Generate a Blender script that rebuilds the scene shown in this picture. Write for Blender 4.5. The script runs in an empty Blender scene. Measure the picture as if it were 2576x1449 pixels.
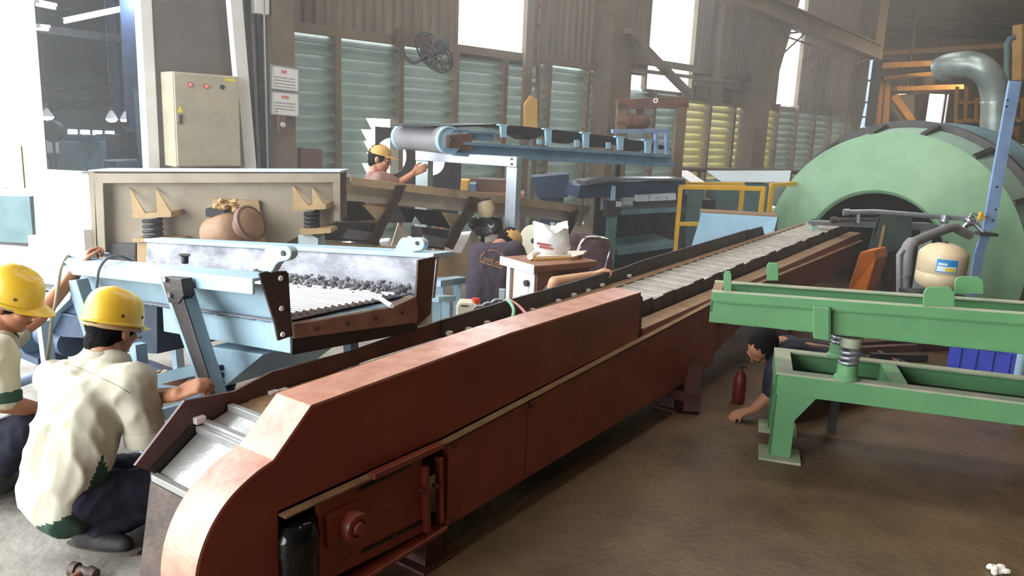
import bpy, bmesh, math, random
from mathutils import Vector, Matrix, Quaternion, noise
random.seed(7)
SC = bpy.context.scene
COL = SC.collection

# ------------------------------------------------------------------ camera
FPX, CX, CY, EYE = 1950.0, 1288.0, 724.5, 1.65          # for a 2576 x 1449 frame
dn = Vector((-400.0, 9500.0, FPX)).normalized()          # world down seen from the lens
fw = Vector((0, 0, 1))
ey = (fw - dn * fw.dot(dn)).normalized()
ex = dn.cross(ey)
if ex.x < 0: ex = -ex
ez = -dn
RW = Matrix((ex, ey, ez))                                # lens -> world
cam_d = bpy.data.cameras.new('camera'); cam = bpy.data.objects.new('camera', cam_d); COL.objects.link(cam)
right, up, back = RW @ Vector((1, 0, 0)), RW @ Vector((0, -1, 0)), RW @ Vector((0, 0, -1))
M = Matrix.Identity(4)
for i in range(3):
    M[i][0], M[i][1], M[i][2] = right[i], up[i], back[i]
M[2][3] = EYE
cam.matrix_world = M
cam_d.sensor_width = 36; cam_d.lens = FPX / 2576 * 36
cam_d.clip_start = 0.05; cam_d.clip_end = 300
SC.camera = cam

# ------------------------------------------------------------------ light
world = bpy.data.worlds.new('sky'); SC.world = world; world.use_nodes = True
wn = world.node_tree.nodes; wn['Background'].inputs[0].default_value = (0.90, 0.96, 1.0, 1)
wn['Background'].inputs[1].default_value = 10.0
HAZE = 0.018                                            # thin haze added to imitate veiling glare
vs = SC.view_settings
vs.view_transform = 'Standard'; vs.look = 'None'; vs.gamma = 1; vs.use_curve_mapping = False
vs.exposure = 0.0
SC.cycles.use_denoising = True
SC.cycles.max_bounces = 8; SC.cycles.diffuse_bounces = 5; SC.cycles.sample_clamp_indirect = 6.0
def lamp(name, kind, loc, power, color, size=None, aim=None, **kw):
    d = bpy.data.lights.new(name, kind); d.energy = power; d.color = color
    if size is not None:
        if kind == 'AREA':
            d.shape = 'RECTANGLE'; d.size, d.size_y = size
        else: d.shadow_soft_size = size
    for k, v in kw.items(): setattr(d, k, v)
    o = bpy.data.objects.new(name, d); COL.objects.link(o); o.location = loc
    if aim is not None:
        o.rotation_euler = (Vector(aim) - Vector(loc)).to_track_quat('-Z', 'Y').to_euler()
    return o
# daylight through the open side of the hall (a sky portal), sodium high-bay lamps, and one unseen light added as fill
lamp('sky_portal', 'AREA', (-6.1, 0.5, 2.7), 1, (1, 1, 1), (14.5, 5.4), (0, 0.5, 2.7)).data.cycles.is_portal = True
lamp('warm_light', 'SPOT', (2.6, 1.2, 6.2), 90, (1, .70, .40), .25, (2.0, 2.4, 0), spot_size=1.9, spot_blend=1.0)
lamp('warm_light', 'POINT', (14.5, 22.5, 3.6), 700, (1, .74, .42), .3)
lamp('bay_lamps', 'POINT', (-6.3, 13.0, 3.4), 240, (.80, .86, 1), .4)
lamp('warm_light', 'POINT', (2.3, 5.4, 5.7), 240, (1, .87, .72), .3)  # unseen light added to brighten the sloping cream screen

# ------------------------------------------------------------------ pixel helpers (photograph 2576 x 1449)
def ray(u, v):
    return RW @ Vector(((u - CX) / FPX, (v - CY) / FPX, 1.0))
ORG = Vector((0, 0, EYE))
def PY(u, v, y):                 # the point at depth y
    r = ray(u, v); return ORG + r * (y / r.y)
def PZ(u, v, z):                 # the point at height z
    r = ray(u, v); return ORG + r * ((z - EYE) / r.z)
class Fr:                        # an upright working plane: s along, n away from the lens, z up
    def __init__(self, p0, d):
        self.p0 = Vector((p0[0], p0[1])); self.d = Vector((d[0], d[1])).normalized()
        self.n = Vector((-self.d.y, self.d.x))
        self.d3 = Vector((self.d.x, self.d.y, 0)); self.n3 = Vector((self.n.x, self.n.y, 0))
    def pt(self, s, n, z):
        q = self.p0 + self.d * s + self.n * n
        return Vector((q.x, q.y, z))
    def px(self, u, v, n=0.0):
        r = ray(u, v); r2 = Vector((r.x, r.y))
        t = self.n.dot(self.p0 + self.n * n) / self.n.dot(r2)
        return ORG + r * t
    def sz(self, u, v, n=0.0):
        p = self.px(u, v, n); return (Vector((p.x, p.y)) - self.p0).dot(self.d), p.z

# ------------------------------------------------------------------ mesh helpers
class MB:
    def __init__(self): self.v = []; self.f = []
    def add(self, vs, fs):
        b = len(self.v); self.v += [Vector(p) for p in vs]; self.f += [tuple(b + i for i in f) for f in fs]
        return self
    def hexa(self, a):           # 8 corners: bottom 4 then top 4
        return self.add(a, [(3, 2, 1, 0), (4, 5, 6, 7), (0, 1, 5, 4), (1, 2, 6, 5), (2, 3, 7, 6), (3, 0, 4, 7)])
    def box(self, c, hx, hy, hz):  # centre and three half vectors
        c, hx, hy, hz = Vector(c), Vector(hx), Vector(hy), Vector(hz)
        return self.hexa([c - hx - hy - hz, c + hx - hy - hz, c + hx + hy - hz, c - hx + hy - hz,
                          c - hx - hy + hz, c + hx - hy + hz, c + hx + hy + hz, c - hx + hy + hz])
    def fbox(self, F, s0, s1, n0, n1, z0, z1):
        return self.hexa([F.pt(s0, n0, z0), F.pt(s1, n0, z0), F.pt(s1, n1, z0), F.pt(s0, n1, z0),
                          F.pt(s0, n0, z1), F.pt(s1, n0, z1), F.pt(s1, n1, z1), F.pt(s0, n1, z1)])
    def aabb(self, x0, x1, y0, y1, z0, z1):
        return self.hexa([(x0, y0, z0), (x1, y0, z0), (x1, y1, z0), (x0, y1, z0), (x0, y0, z1), (x1, y0, z1), (x1, y1, z1), (x0, y1, z1)])
    def beam(self, p0, p1, w, h, up=(0, 0, 1)):
        p0, p1 = Vector(p0), Vector(p1); d = (p1 - p0)
        u = Vector(up); sdir = d.cross(u)
        if sdir.length < 1e-6: sdir = d.cross(Vector((1, 0, 0)))
        sdir.normalize(); t = sdir.cross(d).normalized()
        return self.box((p0 + p1) / 2, d / 2, sdir * w / 2, t * h / 2)
    def prism(self, poly, vec):
        n = len(poly); poly = [Vector(p) for p in poly]; vec = Vector(vec)
        nrm = Vector((0, 0, 0))
        for i in range(n): nrm += poly[i].cross(poly[(i + 1) % n])
        if nrm.dot(vec) > 0: poly = poly[::-1]
        fs = [tuple(range(n)), tuple(range(2 * n - 1, n - 1, -1))]
        for i in range(n):
            j = (i + 1) % n; fs.append((i, i + n, j + n, j))
        return self.add(poly + [p + vec for p in poly], fs)
    def ring(self, c, ax, r, seg, ref=None):
        ax = Vector(ax).normalized()
        a = Vector(ref) if ref is not None else (Vector((0, 0, 1)) if abs(ax.z) < .9 else Vector((1, 0, 0)))
        a = (a - ax * a.dot(ax)).normalized(); b = ax.cross(a)
        return [Vector(c) + (a * math.cos(2 * math.pi * i / seg) + b * math.sin(2 * math.pi * i / seg)) * r for i in range(seg)]
    def loft(self, rings, caps=True, closed=False):
        n = len(rings[0]); vs = [p for r in rings for p in r]; fs = []
        m = len(rings)
        for k in range(m if closed else m - 1):
            for i in range(n):
                j = (i + 1) % n; a, b = k * n, ((k + 1) % m) * n
                fs.append((a + i, a + j, b + j, b + i))
        if caps and not closed:
            fs.append(tuple(range(n))[::-1]); fs.append(tuple((m - 1) * n + i for i in range(n)))
        return self.add(vs, fs)
    def cyl(self, p0, p1, r0, r1=None, seg=20, caps=True):
        r1 = r0 if r1 is None else r1; d = Vector(p1) - Vector(p0)
        return self.loft([self.ring(p0, d, r0, seg), self.ring(p1, d, r1, seg)], caps)
    def lathe(self, prof, org, axis, seg=32, closed=False, caps=True):   # prof: (radius, along)
        ax = Vector(axis).normalized(); org = Vector(org)
        return self.loft([self.ring(org + ax * t, ax, max(r, 1e-4), seg) for r, t in prof], caps and not closed, closed)
    def tube(self, path, r, seg=10, caps=True, closed=False):
        path = [Vector(p) for p in path]; m = len(path); rings = []
        tang = []
        for i in range(m):
            a = path[(i - 1) % m] if (closed or i > 0) else path[0]
            b = path[(i + 1) % m] if (closed or i < m - 1) else path[-1]
            tang.append((b - a).normalized())
        ref = Vector((0, 0, 1)) if abs(tang[0].z) < .9 else Vector((1, 0, 0))
        for i in range(m):
            ref = (ref - tang[i] * ref.dot(tang[i]))
            if ref.length < 1e-5: ref = tang[i].orthogonal()
            ref.normalize(); b = tang[i].cross(ref)
            rr = r[i] if isinstance(r, (list, tuple)) else r
            rings.append([path[i] + (ref * math.cos(2 * math.pi * k / seg) + b * math.sin(2 * math.pi * k / seg)) * rr for k in range(seg)])
        return self.loft(rings, caps, closed)
    def ell(self, c, rx, ry, rz, R=None, seg=20, rings=12, lo=-90, hi=90):
        c = Vector(c); R = R or Matrix.Identity(3); rr = []
        for k in range(rings + 1):
            t = math.radians(lo + (hi - lo) * k / rings)
            rr.append([c + R @ Vector((rx * math.cos(t) * math.cos(2 * math.pi * i / seg), ry * math.cos(t) * math.sin(2 * math.pi * i / seg), rz * math.sin(t))) for i in range(seg)])
        return self.loft(rr, True)
    def capsule(self, p0, p1, r0, r1=None, seg=14):
        r1 = r0 if r1 is None else r1; p0, p1 = Vector(p0), Vector(p1); ax = p1 - p0
        L = ax.length
        if L < 1e-6: return self.ell(p0, r0, r0, r0)
        ax /= L; rr = []
        for k in range(5):
            t = math.pi / 2 * (1 - k / 4.0); rr.append(self.ring(p0 - ax * r0 * math.sin(t), ax, max(r0 * math.cos(t), 1e-4), seg))
        for k in range(5):
            t = math.pi / 2 * (k / 4.0); rr.append(self.ring(p1 + ax * r1 * math.sin(t), ax, max(r1 * math.cos(t), 1e-4), seg))
        return self.loft(rr, True)
    def chain(self, pts, rad):
        for i in range(len(pts) - 1): self.capsule(pts[i], pts[i + 1], rad[i], rad[i + 1])
        return self

def curve_pts(pts, per=6):       # smooth path through points
    pts = [Vector(p) for p in pts]; out = []
    for i in range(len(pts) - 1):
        p0 = pts[max(i - 1, 0)]; p1 = pts[i]; p2 = pts[i + 1]; p3 = pts[min(i + 2, len(pts) - 1)]
        for k in range(per):
            t = k / per
            out.append(0.5 * ((2 * p1) + (p2 - p0) * t + (2 * p0 - 5 * p1 + 4 * p2 - p3) * t * t + (-p0 + 3 * p1 - 3 * p2 + p3) * t ** 3))
    out.append(pts[-1]); return out

def build(name, mb, mat, parent=None, smooth=None, bevel=0.0):
    me = bpy.data.meshes.new(name)
    org = parent.matrix_basis.translation if parent is not None else Vector((0, 0, 0))
    if parent is not None and parent.parent is not None: org = parent.parent.matrix_basis.translation + org
    vs = mb.v if isinstance(mb, MB) else mb[0]; fs = mb.f if isinstance(mb, MB) else mb[1]
    if parent is None:           # own origin at the base centre
        xs = [p[0] for p in vs]; ys = [p[1] for p in vs]; zs = [p[2] for p in vs]
        org = Vector(((min(xs) + max(xs)) / 2, (min(ys) + max(ys)) / 2, min(zs)))
    me.from_pydata([tuple(Vector(p) - org) for p in vs], [], fs)
    me.materials.append(mat)
    if smooth is not None:
        me.polygons.foreach_set('use_smooth', [True] * len(me.polygons))
        if smooth > 0: me.set_sharp_from_angle(angle=math.radians(smooth))
    o = bpy.data.objects.new(name, me); COL.objects.link(o)
    if parent is not None: o.parent = parent
    else: o.location = org
    if bevel > 0:
        b = o.modifiers.new('edge', 'BEVEL'); b.width = bevel; b.segments = 2; b.limit_method = 'ANGLE'; b.angle_limit = math.radians(40)
    return o
def tag(o, label=None, cat=None, group=None, kind=None):
    if label: o['label'] = label
    if cat: o['category'] = cat
    if group: o['group'] = group
    if kind: o['kind'] = kind
    return o
def thing(name, label, cat, loc, group=None):
    o = bpy.data.objects.new(name, None); COL.objects.link(o); o.location = Vector(loc); o.empty_display_size = .1
    return tag(o, label, cat, group)
def struct(name, mb, mat, smooth=None, bevel=0.0, parent=None):
    o = build(name, mb, mat, parent, smooth, bevel)
    if parent is None: o['kind'] = 'structure'
    return o
def dup(root, loc=None, label=None, rotz=None):
    r = root.copy(); COL.objects.link(r)
    if loc is not None: r.location = loc
    if rotz is not None: r.rotation_euler = (0, 0, rotz)
    if label: r['label'] = label
    for ch in list(root.children):
        c = ch.copy(); COL.objects.link(c); c.parent = r
        for g in list(ch.children):
            d = g.copy(); COL.objects.link(d); d.parent = c
    return r

# ------------------------------------------------------------------ materials
def srgb(r, g, b):
    f = lambda c: (c / 255 / 12.92) if c / 255 <= .04045 else ((c / 255 + .055) / 1.055) ** 2.4
    return (f(r), f(g), f(b), 1)
def mat(name, c, rough=.5, metal=0.0, c2=None, scale=6.0, amount=.5, bump=0.0, bscale=40.0, spec=.5, trans=0.0, emit=0.0, alpha=1.0, stretch=(1, 1, 1), detail=5.0, sharp=(.35, .7)):
    m = bpy.data.materials.new(name); m.use_nodes = True; nt = m.node_tree; N = nt.nodes; L = nt.links
    b = N['Principled BSDF']
    b.inputs['Base Color'].default_value = c; b.inputs['Roughness'].default_value = rough; b.inputs['Metallic'].default_value = metal
    b.inputs['Specular IOR Level'].default_value = spec
    if trans: b.inputs['Transmission Weight'].default_value = trans
    if alpha < 1: b.inputs['Alpha'].default_value = alpha
    if emit:
        b.inputs['Emission Color'].default_value = c; b.inputs['Emission Strength'].default_value = emit
    geo = N.new('ShaderNodeNewGeometry'); mp = N.new('ShaderNodeMapping'); L.new(geo.outputs['Position'], mp.inputs['Vector'])
    mp.inputs['Scale'].default_value = stretch
    if c2 is not None:
        t = N.new('ShaderNodeTexNoise'); t.inputs['Scale'].default_value = scale; t.inputs['Detail'].default_value = detail; t.inputs['Roughness'].default_value = .6
        L.new(mp.outputs[0], t.inputs['Vector'])
        r = N.new('ShaderNodeMapRange'); r.inputs[1].default_value = sharp[0]; r.inputs[2].default_value = sharp[1]; r.inputs[4].default_value = amount
        L.new(t.outputs['Fac'], r.inputs[0])
        mx = N.new('ShaderNodeMix'); mx.data_type = 'RGBA'; mx.inputs['A'].default_value = c; mx.inputs['B'].default_value = c2
        L.new(r.outputs[0], mx.inputs['Factor']); L.new(mx.outputs['Result'], b.inputs['Base Color'])
        rr = N.new('ShaderNodeMapRange'); rr.inputs[3].default_value = max(rough - .08, .03); rr.inputs[4].default_value = min(rough + .12, 1)
        L.new(t.outputs['Fac'], rr.inputs[0]); L.new(rr.outputs[0], b.inputs['Roughness'])
        if emit: L.new(mx.outputs['Result'], b.inputs['Emission Color'])
    if bump:
        t2 = N.new('ShaderNodeTexNoise'); t2.inputs['Scale'].default_value = bscale; t2.inputs['Detail'].default_value = 4
        L.new(mp.outputs[0], t2.inputs['Vector'])
        bp = N.new('ShaderNodeBump'); bp.inputs['Strength'].default_value = bump; bp.inputs['Distance'].default_value = .01
        L.new(t2.outputs['Fac'], bp.inputs['Height']); L.new(bp.outputs[0], b.inputs['Normal'])
    return m
K = {}
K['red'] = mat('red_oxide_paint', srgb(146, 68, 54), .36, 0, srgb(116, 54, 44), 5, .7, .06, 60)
K['red_dusty_lit'] = mat('dusty_lit_red_oxide_paint', srgb(204, 152, 130), .34, 0, srgb(160, 96, 80), 11, .7, .12, 40, stretch=(1, 1, 1))  # pale dust plus bright reflected light put into the top's colour
K['skirt'] = mat('brown_red_steel', srgb(82, 54, 50), .5, .1, srgb(60, 44, 42), 8, .8, .2, 50)
K['red_dark'] = mat('dark_red_steel', srgb(96, 48, 42), .5, 0, srgb(66, 42, 40), 8, .8, .2, 50)
K['orange'] = mat('orange_paint', srgb(222, 124, 40), .5, 0, srgb(160, 84, 44), 5, .6)
K['brown_edge'] = mat('dusty_brown_steel', srgb(156, 124, 92), .6, 0, srgb(116, 84, 60), 10, .8)
K['pan'] = mat('worn_steel_pan', srgb(182, 176, 168), .42, .15, srgb(140, 126, 110), 14, .8, .15, 90)
K['pan_bright'] = mat('bare_sheet_steel', srgb(190, 190, 188), .28, .5, srgb(150, 146, 138), 12, .6, .1, 80)
K['pan_brown'] = mat('dusty_steel_pan', srgb(150, 124, 92), .6, .1, srgb(110, 84, 56), 10, .8, .2, 60)
K['steel_dark'] = mat('dark_mill_steel', srgb(74, 70, 70), .5, .3, srgb(52, 46, 46), 9, .8, .25, 70)
K['steel_brown'] = mat('brown_mill_steel', srgb(92, 76, 66), .6, .2, srgb(60, 48, 44), 10, .9, .3, 60)
K['black'] = mat('black_rubber', srgb(26, 26, 28), .55, 0, srgb(40, 38, 38), 12, .6, .2, 60)
K['black_gloss'] = mat('black_plastic_film', srgb(16, 16, 18), .14, 0, bump=.6, bscale=12)
K['blue_feed'] = mat('pale_blue_paint', srgb(172, 200, 214), .4, 0, srgb(140, 172, 192), 5, .7, .12, 50)
K['blue_dusty'] = mat('dusty_grey_trough', srgb(190, 190, 196), .7, 0, srgb(110, 110, 116), 5, .9, .4, 40, stretch=(1, 1, 2))
K['blue'] = mat('mid_blue_paint', srgb(112, 146, 170), .42, 0, srgb(70, 102, 130), 6, .7, .1, 50)
K['blue_dark'] = mat('dark_blue_machine_paint', srgb(56, 76, 104), .5, 0, srgb(38, 48, 66), 7, .8, .1)
K['blue_sky'] = mat('sky_blue_paint', srgb(168, 206, 228), .42, 0, srgb(128, 176, 206), 5, .5)
K['blue_post'] = mat('periwinkle_paint', srgb(146, 176, 214), .45, 0, srgb(96, 128, 180), 7, .6)
K['teal'] = mat('grey_teal_paint', srgb(96, 128, 132), .5, 0, srgb(70, 96, 104), 6, .7)
K['cream'] = mat('cream_paint', srgb(156, 144, 124), .5, 0, srgb(132, 112, 90), 3.0, .8, .1, 40)
K['cream_light'] = mat('pale_cream_paint', srgb(222, 216, 202), .5, 0, srgb(196, 184, 164), 4, .8)
K['tan_light'] = mat('pale_tan_primer', srgb(218, 196, 156), .55, 0, srgb(190, 164, 128), 5, .7)
K['mouth'] = mat('shade_black', srgb(10, 10, 12), .9)  # deep shade inside the drum put into a near-black colour
K['chute'] = mat('dark_green_steel', srgb(74, 88, 80), .5, .1, srgb(54, 62, 58), 8, .8)
K['end_daylit'] = mat('daylit_cream_paint', srgb(158, 180, 188), .5, 0, srgb(146, 168, 176), 3, .5)  # bluish daylight on the cream end face put into its colour
K['cream_warm'] = mat('tan_primer_paint', srgb(178, 148, 104), .55, 0, srgb(150, 118, 84), 5, .7)
K['cream_white'] = mat('pale_grey_paint', srgb(196, 208, 212), .5, 0, srgb(178, 190, 196), 4, .5)
K['green'] = mat('light_green_paint', srgb(106, 158, 108), .38, 0, srgb(90, 142, 96), 5, .7, .12, 45)
K['green_dusty'] = mat('dusty_green_paint', srgb(178, 174, 154), .6, 0, srgb(122, 158, 118), 8, .8)
K['drum'] = mat('mint_green_paint', srgb(138, 176, 140), .48, 0, srgb(112, 152, 116), 3, .8, .08, 30)
K['drum_pale'] = mat('pale_mint_panel', srgb(164, 196, 178), .5, 0, srgb(140, 172, 156), 4, .7)
K['galv'] = mat('galvanised_duct', srgb(176, 186, 180), .32, .45, srgb(120, 132, 128), 4, .8, .1, 30)
K['steel'] = mat('bright_steel', srgb(178, 182, 190), .28, .7, srgb(138, 142, 152), 8, .6)
K['chrome'] = mat('chrome_tube', srgb(214, 214, 220), .14, 1.0)
K['yellow'] = mat('yellow_paint', srgb(228, 178, 42), .42, 0, srgb(190, 140, 32), 8, .5)
K['ochre'] = mat('ochre_crane_paint', srgb(196, 142, 42), .5, 0, srgb(150, 102, 34), 3, .7)
K['concrete'] = mat('worn_concrete', srgb(110, 86, 60), .5, 0, srgb(66, 48, 32), 2.2, .9, .5, 22, detail=12)
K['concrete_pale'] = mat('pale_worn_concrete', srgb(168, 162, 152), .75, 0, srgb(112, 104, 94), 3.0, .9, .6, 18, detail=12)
K['yard'] = mat('pale_yard_concrete', srgb(206, 204, 198), .8, 0, srgb(180, 178, 172), 2, .6)
K['louver'] = mat('sage_green_slat', srgb(112, 128, 114), .55, 0, srgb(88, 102, 92), 3, .7)
K['louver_sun'] = mat('sunlit_fibreglass_slat', srgb(190, 180, 110), .5, 0, srgb(160, 150, 92), 3, .6)  # yellow sun glow through the slats put into their colour
def translucent(m, fac):
    nt = m.node_tree; b = nt.nodes['Principled BSDF']; t = nt.nodes.new('ShaderNodeBsdfTranslucent'); x = nt.nodes.new('ShaderNodeMixShader')
    l = b.inputs['Base Color'].links
    if l: nt.links.new(l[0].from_socket, t.inputs['Color'])
    else: t.inputs['Color'].default_value = b.inputs['Base Color'].default_value
    x.inputs[0].default_value = fac; nt.links.new(b.outputs[0], x.inputs[1]); nt.links.new(t.outputs[0], x.inputs[2]); nt.links.new(x.outputs[0], nt.nodes['Material Output'].inputs['Surface'])
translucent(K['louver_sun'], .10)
K['sheet'] = mat('dusty_corrugated_sheet', srgb(120, 104, 86), .65, 0, srgb(92, 76, 62), 3, .8, stretch=(1, 1, .3))
K['brown_post'] = mat('brown_column_paint', srgb(118, 100, 80), .6, 0, srgb(90, 74, 58), 3, .8)
K['rust'] = mat('rusty_brown_steel', srgb(112, 78, 62), .6, 0, srgb(78, 54, 46), 6, .8)
K['wallgrey'] = mat('grey_brown_render', srgb(104, 92, 84), .8, 0, srgb(84, 72, 66), 2.5, .8, .2, 20)
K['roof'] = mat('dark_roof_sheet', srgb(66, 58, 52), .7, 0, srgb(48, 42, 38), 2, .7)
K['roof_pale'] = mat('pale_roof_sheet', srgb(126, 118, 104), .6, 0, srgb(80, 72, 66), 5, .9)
K['bay_wall'] = mat('pale_blue_grey_cladding', srgb(150, 172, 180), .7, 0, srgb(128, 150, 160), 2, .6)
K['cabinet'] = mat('beige_cabinet_enamel', srgb(188, 178, 154), .4, 0, srgb(160, 148, 122), 5, .7)
K['white'] = mat('white_paint', srgb(232, 230, 226), .5, 0, srgb(206, 202, 196), 5, .4)
K['white_plastic'] = mat('white_plastic', srgb(236, 234, 226), .4, 0, trans=0.0)
K['milky'] = mat('milky_plastic', srgb(224, 218, 192), .35, 0, srgb(206, 198, 168), 5, .5)
K['bag'] = mat('white_bag_film', srgb(242, 242, 242), .35, 0, bump=.5, bscale=18)
K['paper'] = mat('paper', srgb(238, 232, 218), .8, 0)
K['kraft'] = mat('yellow_kraft', srgb(222, 176, 88), .7, 0)
K['wrap'] = mat('yellow_brown_wrap', srgb(184, 150, 98), .8, 0, srgb(150, 116, 74), 14, .7, .4, 30)
K['ink'] = mat('grey_ink', srgb(130, 136, 132), .8, 0)
K['ink_red'] = mat('red_ink', srgb(206, 110, 104), .8, 0)
K['redcap'] = mat('red_plastic', srgb(226, 64, 36), .4, 0)
K['red_sign'] = mat('red_enamel', srgb(110, 28, 28), .4, 0)
K['wood'] = mat('brown_wood', srgb(158, 112, 84), .55, 0, srgb(126, 84, 60), 8, .7, stretch=(1, 1, 6))
K['skin'] = mat('tan_skin', srgb(186, 128, 96), .5, 0, srgb(170, 110, 82), 14, .5)
K['skin_pale'] = mat('light_tan_skin', srgb(214, 164, 128), .5, 0, srgb(200, 146, 112), 14, .5)
K['hair'] = mat('black_hair', srgb(16, 13, 13), .85, 0, srgb(24, 20, 18), 60, .6, .3, 120, spec=.15)
K['eye'] = mat('dark_eye', srgb(30, 22, 20), .2)
K['eyewhite'] = mat('eye_white', srgb(226, 218, 208), .3)
K['lip'] = mat('lip', srgb(150, 84, 74), .5)
K['hat'] = mat('yellow_helmet_shell', srgb(238, 196, 62), .3, 0, srgb(214, 166, 44), 6, .6)
K['shirt'] = mat('pale_khaki_cotton', srgb(190, 184, 164), .85, 0, srgb(174, 166, 144), 6, .5, .8, 7, stretch=(1, 1, .45))
K['trim_green'] = mat('dark_green_cotton', srgb(44, 72, 58), .85, 0, srgb(34, 56, 46), 8, .5, .3, 14)
K['navy'] = mat('navy_cotton', srgb(40, 40, 58), .85, 0, srgb(30, 30, 44), 8, .6, .4, 10)
K['navy_purple'] = mat('dark_plum_cotton', srgb(66, 54, 68), .85, 0, srgb(52, 44, 56), 8, .6, .4, 10)
K['maroon'] = mat('dark_maroon_cotton', srgb(72, 48, 54), .85, 0, srgb(56, 38, 44), 8, .6, .4, 10)
K['mauve'] = mat('faded_mauve_cotton', srgb(150, 112, 100), .85, 0, srgb(130, 96, 88), 8, .6, .3, 10)
K['tan_cap'] = mat('tan_cotton_cap', srgb(206, 164, 96), .8, 0, srgb(186, 146, 84), 20, .5)
K['shoe'] = mat('dark_shoe', srgb(44, 42, 44), .6, 0, srgb(70, 64, 60), 14, .5)
K['sole'] = mat('grey_rubber_sole', srgb(104, 96, 88), .7)
K['print'] = mat('ochre_print', srgb(188, 138, 98), .8)
K['gold_tank'] = mat('cream_tank_enamel', srgb(222, 202, 166), .34, 0, srgb(204, 180, 142), 5, .5)
K['pvc'] = mat('grey_pvc', srgb(142, 140, 142), .38, 0, srgb(116, 114, 116), 7, .5)
K['label_blue'] = mat('label_blue', srgb(48, 142, 206), .4)
K['label_white'] = mat('label_white', srgb(220, 230, 236), .4)
K['label_yellow'] = mat('label_yellow', srgb(226, 212, 60), .4)
K['blue_plastic'] = mat('blue_plastic', srgb(62, 76, 190), .45, 0, srgb(48, 58, 150), 8, .5)
K['lip'+'_steel'] = mat('lit_brown_steel', srgb(138, 112, 96), .5, .2, srgb(100, 82, 72), 9, .8, .2, 60)  # lighter brown steel, with the light on the lip put into it
K['coal'] = mat('coal_dust', srgb(118, 116, 120), .8, 0, srgb(164, 162, 166), 26, .8, .5, 60)
K['rod'] = mat('polished_rod', srgb(206, 204, 206), .3, .6, srgb(160, 156, 156), 10, .5)
K['hose_green'] = mat('green_hose', srgb(146, 204, 166), .4)
K['hose_pink'] = mat('pink_hose', srgb(226, 150, 146), .4)
K['hose_grey'] = mat('grey_cable', srgb(104, 108, 118), .45)
K['hose_white'] = mat('pale_grey_hose', srgb(206, 210, 222), .4)
K['hose_khaki'] = mat('khaki_hose', srgb(158, 150, 124), .5)
K['tape'] = mat('brown_wrapped_tape', srgb(150, 112, 80), .6, 0, srgb(120, 88, 64), 9, .7, .4, 30)
K['glow'] = mat('lit_lamp', (1, 1, 1, 1), .5, emit=14.0)
K['glow_warm'] = mat('lit_sodium_lamp', (1, .75, .3, 1), .5, emit=9.0)
K['led_red'] = mat('lit_red_indicator', (1, .08, .06, 1), .5, emit=2.2)
K['roof_fill'] = mat('added_roof_glow', (1, .97, .92, 1), .5, emit=7.0)  # glow of unseen roof panels added to brighten the hall
K['spark'] = mat('glowing_sparks', (1, .42, .08, 1), .5, emit=14.0)
K['spark_core'] = mat('bright_glowing_sparks', (1, .72, .34, 1), .5, emit=26.0)
K['pale_yellow'] = mat('pale_yellow_paint', srgb(236, 222, 120), .6)
K['seam'] = mat('stitched_seam', srgb(152, 144, 122), .9)
K['warn'] = mat('yellow_sticker', srgb(240, 220, 40), .5)
# ================================================================== the hall
W = Fr((-2.966, 10.0), (0.7052, 0.7090))                 # line of the long louvred wall
ZT = 6.6                                                 # roof height
SL, SR = -2.72, 18.55                                    # ends of that wall
def poly_slab(pts, z0, z1):
    return MB().prism([(x, y, z0) for x, y in pts], (0, 0, z1 - z0))
wl, wr = W.pt(SL, 0.06, 0), W.pt(SR, 0.06, 0)
FX = wr.x * 37.2 / wr.y - .9
hall = [(-5.7, -8.2), (32.2, -8.2), (32.2, 37.2), (FX, 37.2), (wr.x, wr.y), (wl.x, wl.y), (-5.7, wl.y - (wl.x + 5.7) * 1.0)]
fl_ = struct('floor', poly_slab(hall, -0.12, 0.0), K['concrete'])
# pale worn patch of floor towards the open side
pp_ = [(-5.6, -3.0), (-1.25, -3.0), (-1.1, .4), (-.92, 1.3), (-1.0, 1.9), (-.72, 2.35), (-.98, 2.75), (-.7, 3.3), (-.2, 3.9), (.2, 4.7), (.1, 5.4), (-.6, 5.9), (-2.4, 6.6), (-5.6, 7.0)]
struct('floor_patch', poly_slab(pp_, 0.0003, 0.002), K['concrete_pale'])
yard = MB().aabb(-90, 90, -60, 120, -0.3, -0.16)
struct('yard_ground', yard, K['yard'])
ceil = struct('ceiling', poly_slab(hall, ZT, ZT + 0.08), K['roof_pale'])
for i in range(17):
    y = 13.0 + i * 1.42
    struct('ceiling_purlin', MB().aabb(wr.x * (y + .62) / wr.y + .2 if y > 22.6 else y - 12.2, 32, y, y + .62, ZT - .2, ZT - .001), K['roof'], parent=ceil)
# unseen glowing roof panels added to fill the middle of the hall
for i, (s_, n_, ls, lw) in enumerate(((1.5, -3.2, 3.4, 1.3), (7.5, -3.4, 3.4, 1.3), (13.5, -3.4, 3.4, 1.3), (-2.2, -6.0, 2.4, 1.3), (3.0, -6.6, 3.4, 1.3))):
    struct('window_%d' % (60 + i), MB().fbox(W, s_, s_ + ls, n_, n_ + lw, ZT - .06, ZT - .03), K['roof_fill'])
struct('wall_front', MB().aabb(-5.7, 32.2, -8.3, -8.2, 0, ZT), K['wallgrey'])
struct('wall_right', MB().aabb(32.2, 32.3, -8.2, 37.2, 0, ZT), K['sheet'])
struct('wall_left', MB().aabb(-5.75, -5.65, -8.2, 7.2, 5.4, ZT), K['sheet'])
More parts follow.
